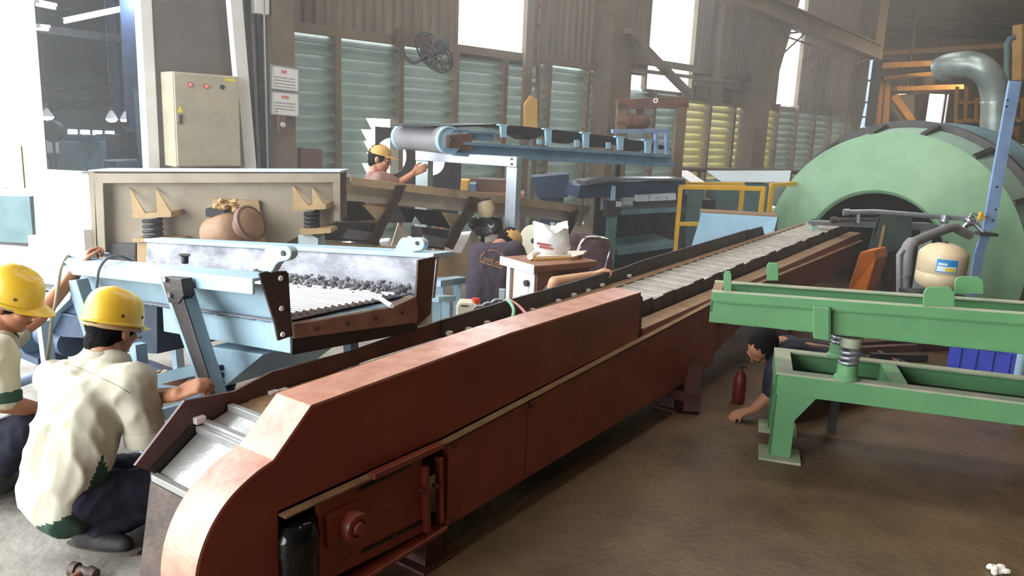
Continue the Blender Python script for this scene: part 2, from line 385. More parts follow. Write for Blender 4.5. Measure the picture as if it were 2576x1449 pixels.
# far wall of the crane bay with its bright doorway
def u_at(u, v, y): p = PY(u, v, y); return p.x, p.z
FY = 36.0
dx0, dz0 = u_at(2318, 308, FY); dx1, dz1 = u_at(2396, 238, FY)
mb = MB().aabb(wr.x * FY / wr.y - .85, dx0, FY, FY + .1, 0, ZT).aabb(dx1, 32.2, FY, FY + .1, 0, ZT).aabb(dx0, dx1, FY, FY + .1, dz1, ZT).aabb(dx0, dx1, FY, FY + .1, 0, dz0 - 1.2)
struct('wall_back', mb, K['sheet'])
struct('wall_side', MB().prism([(wr.x, wr.y, 0), (wr.x * FY / wr.y - .9, FY, 0), (wr.x * FY / wr.y - .8, FY, 0), (wr.x + .1, wr.y, 0)], (0, 0, ZT)), K['rust'])
fm = MB(); fw_ = .16
for a, b in ((dx0, dx0 + fw_), (dx1 - fw_, dx1), (dx0 + (dx1 - dx0) * .72, dx0 + (dx1 - dx0) * .72 + .1)): fm.aabb(a, b, FY - .05, FY + .05, dz0 - 1.2, dz1)
struct('window_1', fm, K['rust'])

# ---- corrugated upper cladding of the long wall, with its openings
LT = 2.74                                                # top of the louvres
wins = [(2.78, 4.28, LT, 5.3), (7.55, 9.16, 2.50, 5.3), (12.8, 13.95, 2.43, 5.3)]
def corrugated(s0, s1, z0, z1, n=0.0, per=.16, dep=.035):
    k = max(2, int((s1 - s0) / per * 6)); mb = MB(); vs = []; fs = []
    for i in range(k + 1):
        s = s0 + (s1 - s0) * i / k; ph = (s / per) % 1.0
        d = dep * max(0, min(1, (abs(ph - .5) - .12) * 6))
        vs += [W.pt(s, n - d, z0), W.pt(s, n - d, z1)]
    for i in range(k): fs.append((2 * i, 2 * i + 2, 2 * i + 3, 2 * i + 1))
    mb.add(vs, fs); o = len(mb.v)
    mb.fbox(W, s0, s1, n + .02, n + .03, z0, z1); return mb
cuts = [-.36, 2.78, 4.28, 7.55, 9.16, 12.8, 13.95, SR]
n_ = 0
for a, b in zip(cuts[0::2], cuts[1::2]):
    n_ += 1; struct('wall_cladding_%d' % n_, corrugated(a, b, LT if a < 8 else (2.42 if a < 13 else 2.34), 5.3), K['sheet'], 30)
struct('wall_upper', corrugated(SL, SR, 5.3, ZT), K['sheet'], 30)
for i, (a, b, z0, z1) in enumerate(wins):
    fm = MB()
    fm.fbox(W, a - .03, a + .03, -.05, .05, z0, z1).fbox(W, b - .03, b + .03, -.05, .05, z0, z1).fbox(W, a, b, -.05, .05, z1 - .05, z1)
    fm.fbox(W, a, b, -.04, .04, z0 - .05, z0 + .015)
    if i == 1: fm.fbox(W, a - .6, 12.0, -.16, -.06, 2.93, 3.06)
    struct('window_%d' % (i + 2), fm, K['brown_post'])
if True:   # strip of cladding between louvres and the lower sills
    pass
struct('trim_1', MB().fbox(W, -.36, 6.3, -.10, -.02, LT - .02, LT + .10), K['brown_post'])
struct('trim_2', MB().fbox(W, 9.2, 12.6, -.10, -.02, LT - .06, LT + .02), K['brown_post'])

# ---- louvre panels between mullions
def louvre(s0, s1, z0, z1, broken=None, m='louver', tilt=.045):
    mb = MB(); z = z0; k = 0; pitch = .152
    while z < z1 - .02:
        a, b = s0, s1
        if broken: a, b = broken(z, s0, s1, k)
        if b - a > .03:
            zt = min(z + pitch + .022, z1)
            p = [W.pt(a, -tilt, z), W.pt(b, -tilt, z), W.pt(b, -tilt + .07, z), W.pt(a, -tilt + .07, z),
                 W.pt(a, tilt, zt), W.pt(b, tilt, zt), W.pt(b, tilt + .012, zt), W.pt(a, tilt + .012, zt)]
            mb.hexa(p)
        z += pitch; k += 1
    return mb
jag = [0.02, .10, .05, .13, .0, .09, .03, .11, .06, .02, .1, .04]
def brk_a(z, a, b, k): return (a, 1.17 + jag[k % 12]) if .55 < z < 1.60 else (a, b)
def brk_b(z, a, b, k): return (a, a) if .75 < z < 1.45 else (a, b)
def brk_c(z, a, b, k): return (a + .12, b) if .95 < z < 1.2 else (a, b)
ml = [-.22, .73]
while ml[-1] < 17.6: ml.append(ml[-1] + 1.015)
skip = ((5.95, 7.0), (12.0, 12.75))
pn = 4; tn = 2
for i in range(len(ml) - 1):
    a, b = ml[i], ml[i + 1]
    pn += 1
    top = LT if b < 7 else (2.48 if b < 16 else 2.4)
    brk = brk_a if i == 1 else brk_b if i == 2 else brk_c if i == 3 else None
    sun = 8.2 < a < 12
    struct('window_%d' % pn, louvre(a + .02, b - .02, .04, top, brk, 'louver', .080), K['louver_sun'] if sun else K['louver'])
    tn += 1
    struct('trim_%d' % tn, MB().fbox(W, b - .04, b + .04, -.11, .10, 0, top + .02), K['rust'] if i in (3, 6) else K['brown_post'])

# ---- columns along the wall
def column(s, w, dpt, z1, m, haunch=False, nm='column'):
    mb = MB().fbox(W, s, s + .04, -dpt, -.14, 0, z1).fbox(W, s + w - .04, s + w, -dpt, -.14, 0, z1).fbox(W, s + .04, s + w - .04, -dpt + .1, -dpt + .12, 0, z1)
    if haunch:
        mb.prism([W.pt(s, -dpt, 2.2), W.pt(s, -dpt, z1), W.pt(s, -dpt - 1.1, z1)], W.d3 * w)
    return struct(nm, mb, m)
struct('column', MB().fbox(W, -.31, -.02, -.32, .02, 0, ZT), K['brown_post'])
struct('column', MB().fbox(W, 6.02, 6.62, -.40, .02, 0, ZT).fbox(W, 5.98, 6.66, -.43, -.40, 1.75, 1.83), K['brown_post'])
c3 = MB().fbox(W, 11.27, 11.86, -.40, .02, 0, ZT)
c3.prism([W.pt(11.3, -.40, 2.4), W.pt(11.3, -.40, ZT), W.pt(11.3, -1.25, ZT)], W.d3 * .54)
struct('column', c3, K['brown_post'])
struct('column', MB().fbox(W, 17.4, 18.0, -.40, .02, 0, ZT), K['brown_post'])
struct('column', MB().fbox(W, 9.72, 9.95, -.3, -.14, 2.3, ZT), K['rust'])
# light post + ladder rungs beside the first window
p0 = W.sz(1318, 240, -.2); p1 = W.sz(1352, 240, -.2)
lad = thing('ladder', 'narrow steel rung ladder fixed to the wall beside the first bright window', 'ladder', W.pt(p0[0], -.25, 0))
build('rail', MB().fbox(W, p0[0], p0[0] + .17, -.2, -.14, 0, ZT - .3), K['brown_post'], lad)
build('rail', MB().fbox(W, p1[0], p1[0] + .05, -.2, -.14, 0, ZT - .3), K['rust'], lad)
for k in range(12):
    z = 2.35 + k * .3
    build('rung', MB().fbox(W, p0[0] + .17, p1[0], -.19, -.15, z, z + .05), K['rust'], lad)
build('guard_plate', MB().prism([W.px(1322, 330, -.26), W.px(1352, 330, -.26), W.px(1352, 250, -.26), W.px(1337, 240, -.26), W.px(1322, 262, -.26)], W.n3 * .05), K['kraft'], lad)['label'] = 'yellow plate'
# inner wall piece at the bay opening, with the white door post
struct('wall_pier', MB().fbox(W, -1.60, -.36, -.1, .05, 0, ZT), K['wallgrey'])
struct('trim_30', MB().fbox(W, -1.73, -1.60, -.12, .06, 0, ZT), K['white'], bevel=.01)
# tilted white beam and dark conduits
a = W.px(585, -40, -.3); b = W.px(626, 430, -.3)
db = b - a; b2 = a + db * ((a.z - .0) / (a.z - b.z))
struct('column', MB().beam(b2, a + (a - b) * .6, .14, .12, W.n3), K['white'])
for i, (u0, u1, r, m) in enumerate(((614, 639, .030, 'steel_dark'), (631, 652, .024, 'pvc'), (648, 664, .032, 'steel_dark'), (664, 674, .012, 'pvc'))):
    nn_ = -.36 if i == 3 else -.18; a = W.px(u0, 0, nn_); b = W.px(u1, 420, nn_); b2 = a + (b - a) * (a.z / (a.z - b.z)); a2 = a + (a - b) * .5
    lab = ['thick black conduit running up beside the white sloping beam', 'grey conduit between the two black conduits', 'black conduit with clips next to the brown column', 'thin pale conduit along the edge of the brown column'][i]
    tag(build('conduit_pipe', MB().tube([b2, a2], r, 10), K[m], smooth=40), lab, 'conduit')
tag(build('junction_box', MB().box(W.px(655, 16, -.27), W.d3 * .09, W.n3 * .05, (0, 0, .09)), K['white'], bevel=.01), 'small white junction box clamped high on the black conduits', 'box')

# ---- lower bay seen through the opening
r0 = ray(95, 300); r1 = ray(394, 300)
q0 = W.px(95, 300, .1); q0.z = 0; q1 = W.px(394, 300, .12); q1.z = 0
def along(q, r, y): t = (y - q.y) / r.y; return Vector((q.x + r.x * t, y, 0))
BY = 27.0
e0 = along(q0, r0, BY); e1 = along(q1, r1, BY)
bayp = [(q0.x, q0.y), (q1.x, q1.y), (e1.x, e1.y), (e0.x, e0.y)]
struct('floor_bay', poly_slab(bayp, -.12, .0), K['concrete'])
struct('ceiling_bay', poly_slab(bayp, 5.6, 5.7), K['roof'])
def wallseg(a, b, z0, z1, th=.08):
    a, b = Vector((a[0], a[1], z0)), Vector((b[0], b[1], z0)); d = (b - a).normalized(); n = Vector((-d.y, d.x, 0)) * th
    return MB().prism([a, b, b + n, a + n], (0, 0, z1 - z0))
struct('wall_bay_left', wallseg((q0.x, q0.y), (e0.x, e0.y), 0, 5.6, -.05), K['white'])
struct('wall_bay_right', wallseg((q1.x, q1.y), (e1.x, e1.y), 0, 5.6, -.05), K['bay_wall'])
# far bay wall with a lit window band and small louvred vents
BW = Fr((e0.x, BY), (1, 0)); bl = e1.x - e0.x
zt = PY(200, 185, BY).z
w0, wz0 = BW.sz(170, 366); w1, wz1 = BW.sz(292, 330)
struct('wall_bay_back', MB().fbox(BW, 0, w0, 0, .1, 0, zt).fbox(BW, w1, bl, 0, .1, 0, zt).fbox(BW, w0, w1, 0, .1, wz1, zt).fbox(BW, w0, w1, 0, .1, 0, wz0), K['bay_wall'])
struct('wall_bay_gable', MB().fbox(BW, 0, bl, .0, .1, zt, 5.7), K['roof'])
fm = MB()
for k in range(5): fm.fbox(BW, w0 + (w1 - w0) * k / 4 - .04, w0 + (w1 - w0) * k / 4 + .04, -.02, .08, wz0, wz1)
struct('window_40', fm, K['bay_wall'])
for i, (u0, v0, u1, v1) in enumerate(((247, 222, 284, 253), (250, 262, 284, 282))):
    a0, z0 = BW.sz(u0, v1); a1, z1 = BW.sz(u1, v0); mb = MB()
    for k in range(6):
        z = z0 + (z1 - z0) * k / 6
        mb.hexa([BW.pt(a0, -.10, z), BW.pt(a1, -.10, z), BW.pt(a1, -.08, z), BW.pt(a0, -.08, z), BW.pt(a0, -.02, z + .1), BW.pt(a1, -.02, z + .1), BW.pt(a1, 0, z + .1), BW.pt(a0, 0, z + .1)])
    struct('window_%d' % (41 + i), mb, K['kraft'])
for i in range(7):      # trusses and purlins under the bay roof
    y = 10.5 + i * 2.5
    a = along(q0, r0, y); b = along(q1, r1, y)
    mb = MB().beam((a.x, y, 5.35), (b.x, y, 5.0), .1, .16)
    mb.beam((a.x, y, 4.7), (b.x, y, 4.9), .07, .08)
    struct('beam', mb, K['pvc'] if i % 2 else K['blue_dark'])
for i, (ua, va, ub, vb, y) in enumerate(((105, 226, 330, 214, 18), (118, 262, 320, 258, 19), (120, 268, 230, 266, 16), (100, 72, 320, 100, 14))):
    struct('beam', MB().beam(PY(ua, va, y), PY(ub, vb, y + 1.0), .09, .13), K['rust'] if i == 0 else K['steel_dark'])
for i, (u0, u1, y, m) in enumerate(((318, 352, 13.0, 'blue_dark'), (286, 306, 16.0, 'blue_dark'), (341, 352, 12.2, 'bay_wall'))):
    a = PY(u0, 300, y); b = PY(u1, 300, y)
    struct('column', MB().aabb(a.x, b.x, y, y + .25, 0, 5.6 if i < 2 else 2.0), K[m])
for i, (u, v, y, hw) in enumerate(((118, 293, 14, .11), (281, 299, 14, .095), (317, 301, 14, .095), (366, 299, 13.5, .10))):
    c = PY(u, v, y); lab = ['first white lit bell lamp from the bright doorway in the far bay', 'second lit bell lamp in the far bay, just before the dark column', 'third lit bell lamp in the far bay, against the dark column', 'lit bell lamp in the far bay next to the white door post'][i]
    t = thing('pendant_lamp', lab, 'lamp', c, 'lit lamps in the far bay')
    build('lamp_shade', MB().lathe([(.03, .14), (.05, .10), (hw * .8, .06), (hw * 1.05, .0)], c, (0, 0, 1), 20, caps=False), K['white'], t, 50)
    build('bulb', MB().ell(c + Vector((0, 0, .0)), hw, hw, hw * .62), K['glow'], t, 60)
    build('drop_rod', MB().cyl(c + Vector((0, 0, .12)), (c.x, c.y, 5.3), .012, seg=6), K['steel_dark'], t)
for i, (ua, va, ub, vb, y) in enumerate(((92, 12, 138, 21, 12), (160, 57, 303, 27, 13), (95, 73, 120, 75, 12))):
    a = PY(ua, va, y); b = PY(ub, vb, y + .6)
    lab = ['short fluorescent tube fitting high by the bright doorway in the far bay', 'long faint fluorescent tube under the far bay roof', 'lower short fluorescent tube by the bright doorway edge'][i]
    t = thing('fluorescent_lamp', lab, 'lamp', a)
    build('tube', MB().cyl(a, b, .022, seg=8), mat('dim_tube_%d' % i, (.9, .93, 1, 1), .5, emit=1.0 if i != 1 else .35), t, 40)
    build('batten', MB().beam(a + Vector((0, 0, .05)), b + Vector((0, 0, .05)), .08, .05), K['white'], t)
# machines in the far bay
def baybox(name, u0, v0, u1, v1, y, dp, m, lab, cat):
    a = PY(u0, v1, y); b = PY(u1, v0, y)
    mb = MB().aabb(a.x, b.x, y, y + dp, 0, b.z)
    t = thing(name, lab, cat, ((a.x + b.x) / 2, y + dp / 2, 0))
    build('body', mb, K[m], t, bevel=.03)
    return t, a, b
t, a, b = baybox('machine_tool', 125, 356, 196, 420, 13, .9, 'teal', 'grey blue machine cabinet standing in the far bay', 'machine')
build('top_housing', MB().aabb(a.x + .1, b.x + .1, 13.1, 13.7, b.z, b.z + .1), K['blue_dark'], t)
build('control_head', MB().aabb(a.x + .03, a.x + .18, 12.9, 13.0, b.z - .2, b.z + .1), K['white'], t)
t, a, b = baybox('machine_tool', 198, 370, 262, 420, 14, 1.2, 'blue_dark', 'low dark blue machine in the far bay below the lit window band', 'machine')
build('column_head', MB().aabb(b.x - .2, b.x + .12, 14.1, 14.6, b.z, b.z + .22), K['steel_dark'], t)
t, a, b = baybox('machine_tool', 255, 404, 300, 421, 11, .6, 'bay_wall', 'small pale machine box at the foot of the dark column in the far bay', 'machine')
build('panel', MB().aabb(a.x + .05, b.x - .05, 10.97, 11.0, b.z - .15, b.z - .02), K['teal'], t)
t = thing('drill_press', 'dark drill press standing against the dark column of the far bay', 'machine', PY(315, 420, 12.0).xy.to_3d())
a = PY(305, 320, 11.6); b = PY(330, 420, 11.6)
build('column', MB().prism([PY(300, 420, 11.6), PY(331, 420, 11.6), PY(322, 330, 11.6), PY(303, 315, 11.6)], (0, .25, 0)), K['steel_dark'], t)
build('foot', MB().aabb(a.x - .1, b.x + .02, 11.5, 11.95, 0, b.z), K['steel_dark'], t)
build('spindle_head', MB().prism([PY(272, 318, 11.6), PY(304, 322, 11.6), PY(306, 306, 11.6), PY(270, 310, 11.6)], (0, .25, 0)), K['steel_dark'], t)
tag(build('white_board', MB().prism([PY(325, 362, 12.5), PY(342, 362, 12.5), PY(340, 340, 12.5), PY(323, 340, 12.5)], (0, .03, 0)), K['white']), 'small white board on the dark column in the far bay', 'board')
fc = PY(133, 330, 12)
t = thing('standing_fan', 'blurred dark round fan in the far bay beside the bright doorway', 'fan', (fc.x, fc.y, 0))
build('cage', MB().lathe([(.05, -.06), (.14, -.05), (.17, 0), (.14, .05), (.05, .06)], fc, (0.3, -1, 0), 24, closed=False), K['steel_dark'], t, 40)
build('pole', MB().cyl((fc.x, fc.y, 0), fc, .02), K['steel_dark'], t)
build('base', MB().cyl((fc.x, fc.y, 0), (fc.x, fc.y, .04), .22, .18), K['steel_dark'], t)

# ---- outside the bright doorway: yard sign and bin
sc = PY(18, 418, 9.0)
t = thing('notice_board', 'washed-out white notice board with a yellow frame in the bright doorway', 'sign', (sc.x, 9.0, 0))
a, b = PY(-40, 470, 9), PY(52, 368, 9)
build('panel', MB().aabb(a.x, b.x, 9.0, 9.03, a.z, b.z), K['white'], t)
fm = MB()
for x0, x1, z0, z1 in ((a.x, b.x, b.z - .05, b.z), (a.x, b.x, a.z, a.z + .05), (b.x - .06, b.x, a.z + .051, b.z - .051), (a.x, a.x + .06, a.z + .051, b.z - .051)): fm.aabb(x0, x1, 8.98, 9.05, z0, z1)
build('frame', fm, K['pale_yellow'], t)
build('print', MB().aabb(PY(-20, 380, 9).x, PY(36, 380, 9).x, 8.985, 9.0, PY(0, 402, 9).z, PY(0, 382, 9).z), K['label_white'], t)
for u in (-30, 12): 
    c = PY(u, 470, 9); build('post', MB().cyl((c.x, 9.02, -.16), (c.x, 9.02, c.z), .04), K['red_sign'], t)['label'] = 'red post'

hz = bpy.data.materials.new('glare_haze'); hz.use_nodes = True  # haze volume added to imitate glare from the bright openings
hn = hz.node_tree.nodes; hn.remove(hn['Principled BSDF']); vsn = hn.new('ShaderNodeVolumeScatter')
vsn.inputs['Color'].default_value = (1, .98, .95, 1); vsn.inputs['Density'].default_value = HAZE; vsn.inputs['Anisotropy'].default_value = .45
hz.node_tree.links.new(vsn.outputs[0], hn['Material Output'].inputs['Volume'])
if HAZE: tag(build('glare_haze', poly_slab([(-5.5, 3.4), (2.6, 3.4), (6.0, 9), (9.4, 18), (9.6, wr.y - .9), (wl.x + .3, wl.y - .2), (-5.5, 7)], .02, 6.4), hz), 'thin bright haze added in the hall air to stand for window glare', 'haze', kind='stuff')
# ================================================================== red apron conveyor
C = Fr((-0.236, 2.717), (0.576, 0.817))
def cz_ledge(s): return .505 + .0 * s if s < 0 else (.505 + .046 * s if s < 2.6 else .6246)
cv = thing('apron_conveyor', 'long red oxide apron conveyor with steel pans running across the shop floor', 'conveyor', C.pt(2.8, .3, 0))
# boxed side guard with the curved nose
nose = curve_pts([(-.753, .676, 0), (-.81, .660, 0), (-.868, .634, 0), (-.913, .604, 0), (-.955, .560, 0), (-.988, .505, 0), (-1.010, .440, 0), (-1.018, .36, 0), (-1.008, .27, 0), (-.98, .18, 0), (-.93, .11, 0), (-.86, .065, 0), (-.74, .045, 0)], 4)
top = [(1.60, .828), (.4, .833), (-.612, .805)] + [(p.x, p.y) for p in nose]
low = [(-.742, .512), (0, .512), (1.0, .555), (1.60, .575)]
body = [C.pt(s, 0, z) for s, z in top + low]
build('side_guard', MB().prism(body, C.n3 * .165), K['red'], cv, 20, bevel=.004)
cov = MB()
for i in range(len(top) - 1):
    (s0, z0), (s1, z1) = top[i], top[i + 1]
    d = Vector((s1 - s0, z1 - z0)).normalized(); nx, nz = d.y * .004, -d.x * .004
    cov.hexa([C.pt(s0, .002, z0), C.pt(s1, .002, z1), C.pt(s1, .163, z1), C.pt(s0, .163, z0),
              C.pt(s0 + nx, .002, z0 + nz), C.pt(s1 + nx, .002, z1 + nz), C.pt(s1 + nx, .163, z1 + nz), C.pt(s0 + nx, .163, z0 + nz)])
build('guard_cover', cov, K['red_dusty_lit'], cv, 25)['label'] = 'dusty top strip with the light painted in'
build('guard_end_plate', MB().prism([C.pt(1.60, .012, .575), C.pt(1.66, .012, .575), C.pt(1.66, .012, .77), C.pt(1.645, .012, .80), C.pt(1.60, .012, .815)], C.n3 * .15), K['red_dark'], cv, bevel=.004)
# ledge flange
lg = MB()
for a, b in ((-.742, 0), (0, .8), (.8, 1.7), (1.7, 2.6), (2.6, 6.9)):
    lg.hexa([C.pt(a, -.034, cz_ledge(a) - .006), C.pt(b, -.034, cz_ledge(b) - .006), C.pt(b, 0.0, cz_ledge(b) - .006), C.pt(a, 0.0, cz_ledge(a) - .006),
             C.pt(a, -.035, cz_ledge(a)), C.pt(b, -.035, cz_ledge(b)), C.pt(b, 0.0, cz_ledge(b)), C.pt(a, 0.0, cz_ledge(a))])
build('ledge_flange', lg, K['brown_edge'], cv)
for a, b in ((.004, .522), (.526, 2.70)):
    build('side_panel', MB().prism([C.pt(a, -.03, .158 + .010 * a), C.pt(b, -.03, .158 + .010 * b), C.pt(b, -.03, cz_ledge(b) - .013)] + ([C.pt(1.6, -.03, cz_ledge(1.6) - .013)] if b > 2 else []) + [C.pt(a, -.03, cz_ledge(a) - .013)], C.n3 * .03), K['red'], cv, bevel=.003)
for s, z in ((.03, .48), (.505, .50), (.545, .50), (.03, .18), (.545, .19), (1.5, .545), (2.4, .60)):
    c = C.pt(s, -.03, z); build('bolt', MB().cyl(c, c - C.n3 * .012, .011, seg=6), K['red_dark'], cv)
# far section of the frame
build('frame_side', MB().prism([C.pt(2.70, .03, .345), C.pt(6.9, .03, .36), C.pt(6.9, .03, .60), C.pt(2.70, .03, .612)], C.n3 * .03), K['red'], cv)
build('frame_side', MB().prism([C.pt(-.6, .62, .17), C.pt(2.6, .62, .18), C.pt(2.7, .62, .34), C.pt(6.9, .62, .36), C.pt(6.9, .62, .70), C.pt(-.6, .62, .58)], C.n3 * .03), K['red_dark'], cv)
tr = MB()
def ztop(s): return .617 + .0165 * (s - 1.64)
tr.hexa([C.pt(1.66, .0, .575), C.pt(6.9, .0, .605), C.pt(6.9, .115, .605), C.pt(1.66, .115, .575), C.pt(1.66, .0, ztop(1.66)), C.pt(6.9, .0, ztop(6.9)), C.pt(6.9, .115, ztop(6.9)), C.pt(1.66, .115, ztop(1.66))])
build('top_channel', tr, K['red'], cv, bevel=.004)
build('channel_cover', MB().hexa([C.pt(1.66, .002, ztop(1.66)), C.pt(6.9, .002, ztop(6.9)), C.pt(6.9, .113, ztop(6.9)), C.pt(1.66, .113, ztop(1.66)), C.pt(1.66, .002, ztop(1.66) + .003), C.pt(6.9, .002, ztop(6.9) + .003), C.pt(6.9, .113, ztop(6.9) + .003), C.pt(1.66, .113, ztop(1.66) + .003)]), K['brown_edge'], cv)['label'] = 'dusty brown top strip'
# steel pans
def zb(s): return .628 + .0185 * s
def pans(s0, s1, nm, m):
    mb = MB(); s = s0; p = .155
    while s < s1:
        a, b = s, min(s + p + .012, s1 + .02)
        za, zc = zb(a) + .007, zb(b) + .002
        mb.hexa([C.pt(a, .155, za - .008), C.pt(b, .155, zc - .008), C.pt(b, .575, zc - .008), C.pt(a, .575, za - .008), C.pt(a, .155, za), C.pt(b, .155, zc), C.pt(b, .575, zc), C.pt(a, .575, za)])
        mb.cyl(C.pt(a + .012, .155, za + .001), C.pt(a + .012, .575, za + .001), .005, seg=8)
        s += p
    return build(nm, mb, K[m], cv, smooth=30)
pans(1.15, 6.9, 'apron_pan_row', 'pan'); pans(-.36, 1.15, 'apron_pan_row', 'pan_brown')['label'] = 'dusty brown pans near the head'
fl = MB(); s = .2; k = 0
while s < 6.85:
    j = (.004, .012, .0, .009, .006)[k % 5]
    fl.hexa([C.pt(s, .135 + j * .6, zb(s) - .05), C.pt(s + .158, .142, zb(s + .158) - .05), C.pt(s + .158, .15, zb(s + .158) - .05), C.pt(s, .145 + j * .6, zb(s) - .05),
             C.pt(s + .004, .135 + j * .6, zb(s) + .030 + j), C.pt(s + .158, .142, zb(s) + .034 + j), C.pt(s + .158, .15, zb(s) + .034 + j), C.pt(s + .004, .145 + j * .6, zb(s) + .030 + j)])
    s += .155; k += 1
build('pan_flange', fl, K['steel_brown'], cv)
# brown edge strip under the far skirt, and the skirt plates
es = MB().hexa([C.pt(-.42, .50, zb(-.42) + .006), C.pt(6.7, .535, zb(6.7) + .012), C.pt(6.7, .58, zb(6.7) + .012), C.pt(-.42, .58, zb(-.42) + .006), C.pt(-.42, .50, zb(-.42) + .0095), C.pt(6.7, .535, zb(6.7) + .0165), C.pt(6.7, .58, zb(6.7) + .0175), C.pt(-.42, .58, zb(-.42) + .0105)])
build('edge_strip', es, K['brown_edge'], cv)
def szl(pts, n): return [C.sz(u, v, n) for u, v in pts]
def skirt(topc, lowc, m, n=.58):
    a = szl(topc, n); b = szl(lowc, n)
    return build('skirt_plate', MB().prism([C.pt(s, n, z) for s, z in a] + [C.pt(s, n, z) for s, z in b[::-1]], C.n3 * .012), K[m], cv)
skirt([(465, 1008), (590, 985), (690, 933)], [(500, 1062), (590, 1047), (690, 1000)], 'skirt')
skirt([(340, 1172), (465, 1008)], [(395, 1192), (503, 1062)], 'skirt')
skirt([(688, 934), (706, 930), (880, 885), (1126, 801)], [(688, 1000), (760, 968), (930, 905), (1120, 846)], 'skirt', .585)
skirt([(1112, 806), (1280, 755), (1400, 722), (1530, 684)], [(1112, 850), (1300, 797), (1450, 757), (1535, 722)], 'steel_dark')
skirt([(1524, 690), (1620, 655), (1790, 605), (1885, 577)], [(1524, 726), (1620, 692), (1700, 668), (1890, 606)], 'steel_dark', .585)
skirt([(1880, 580), (1918, 570), (1923, 590)], [(1880, 606), (1910, 598), (1925, 594)], 'black', .58)
for i, (u, v) in enumerate(((502, 1056), (600, 1031), (688, 990), (712, 985), (1130, 838), (1178, 828), (1225, 812), (1283, 802), (1340, 780), (1405, 757), (1444, 742), (1480, 731), (1515, 717), (1583, 694))):
    c = C.px(u, v, .572); k = 1.25 if u < 720 else 1.0
    build('clip', MB().box(c, C.d3 * .016 * k, C.n3 * .012, (0, 0, .010 * k)), K['white'], cv, bevel=.004)
# head end: bright plates dropping over the head, dark drum under
hp = MB()
def zh(s): return .616 + (s + .624) * .77
for a, b in ((-.50, -.375),):
    hp.hexa([C.pt(a, .165, zb(a) - .0), C.pt(b, .165, zb(b)), C.pt(b, .575, zb(b)), C.pt(a, .575, zb(a)), C.pt(a, .165, zb(a) + .008), C.pt(b, .165, zb(b) + .008), C.pt(b, .575, zb(b) + .008), C.pt(a, .575, zb(a) + .008)])
build('head_plate', hp, K['pan_brown'], cv)
hp = MB()
for a, b, za, z_b in ((-.60, -.505, .595, .622), (-.80, -.612, .462, .592)):
    hp.hexa([C.pt(a, .168, za - .008), C.pt(b, .168, z_b - .008), C.pt(b, .57, z_b - .008), C.pt(a, .57, za - .008), C.pt(a, .168, za), C.pt(b, .168, z_b), C.pt(b, .57, z_b), C.pt(a, .57, za)])
for s, z in ((-.505, .632), (-.606, .600), (-.632, .588), (-.80, .468)):
    hp.box(C.pt(s, .37, z), C.d3 * .012, C.n3 * .20, (0, 0, .012))
build('head_plate', hp, K['pan_bright'], cv, bevel=.002)['label'] = 'bright bare steel plates at the head'
build('head_drum', MB().cyl(C.pt(-.62, .18, .33), C.pt(-.62, .57, .33), .13, seg=32), K['black'], cv, 40)
build('head_side_plate', MB().prism([C.pt(-.80, .575, .50), C.pt(-.80, .575, .24), C.pt(-.5, .575, .18), C.pt(-.5, .575, .60), C.pt(-.66, .575, .60)], C.n3 * .02), K['black'], cv)
build('head_apron', MB().hexa([C.pt(-.87, .17, .14), C.pt(-.86, .17, .14), C.pt(-.86, .57, .14), C.pt(-.87, .57, .14), C.pt(-.815, .17, .455), C.pt(-.80, .17, .455), C.pt(-.80, .57, .455), C.pt(-.815, .57, .455)]), K['steel_brown'], cv)
build('return_strand', MB().prism([C.pt(-.6, .17, .25), C.pt(2.6, .17, .28), C.pt(2.8, .17, .42), C.pt(6.8, .17, .46), C.pt(6.8, .17, .60), C.pt(-.6, .17, .56)], C.n3 * .39), K['steel_brown'], cv)
# take-up opening
build('opening_back', MB().fbox(C, -.735, 0, .10, .12, .05, .50), K['red_dark'], cv)
fw_ = build('film_wrap', MB().lathe([(.02, -.16), (.07, -.15), (.078, -.05), (.072, .02), (.08, .10), (.06, .15), (.02, .16)], C.pt(-.672, .02, .30), (0, 0, 1), 18), K['black_gloss'], cv, 60); fw_['label'] = 'glossy black film-wrapped roll'
tk = build('take_up_plate', MB().prism([C.px(800, 1262, -.01), C.px(1062, 1148, -.01), C.px(1075, 1335, -.01), C.px(805, 1470, -.01)], C.n3 * .02), K['red'], cv, bevel=.004)
bc = C.px(878, 1318, -.015)
build('bearing_flange', MB().prism([C.px(822, 1300, -.025), C.px(905, 1258, -.025), C.px(912, 1345, -.025), C.px(826, 1385, -.025)], C.n3 * .018), K['red'], tk, bevel=.006)
build('bearing', MB().lathe([(.052, 0), (.052, .03), (.046, .045), (.03, .045), (.03, .038), (.022, .04), (.020, .055), (.0, .056)], bc, -C.n3, 28), K['red'], tk, 35)
for (u0, v0, u1, v1) in ((905, 1232, 1035, 1166), (910, 1388, 1062, 1312)):
    a, b = C.px(u0, v0, -.012), C.px(u1, v1, -.012)
    build('slot', MB().beam(a, b, .006, .012, (0, 0, 1)), K['black'], tk)
    build('bolt', MB().cyl((a + b) / 2, (a + b) / 2 - C.n3 * .014, .011, seg=6), K['red_dark'], tk)
for (u0, v0, u1, v1, w) in ((1068, 1172, 1072, 1335, .022), (1104, 1150, 1107, 1312, .016)):
    build('guide_angle', MB().beam(C.px(u0, v0, -.02), C.px(u1, v1, -.02), w, .03, C.n3), K['red'], cv, bevel=.002)
build('upper_guide', MB().beam(C.px(935, 1198, -.03), C.px(1111, 1118, -.03), .03, .022, (0, 0, 1)), K['red'], cv, bevel=.002)
for u, v in ((1050, 1232), (1090, 1220)):
    c = C.px(u, v, -.02); build('bolt', MB().cyl(c, c - C.n3 * .03, .009, seg=6), K['red_dark'], cv)
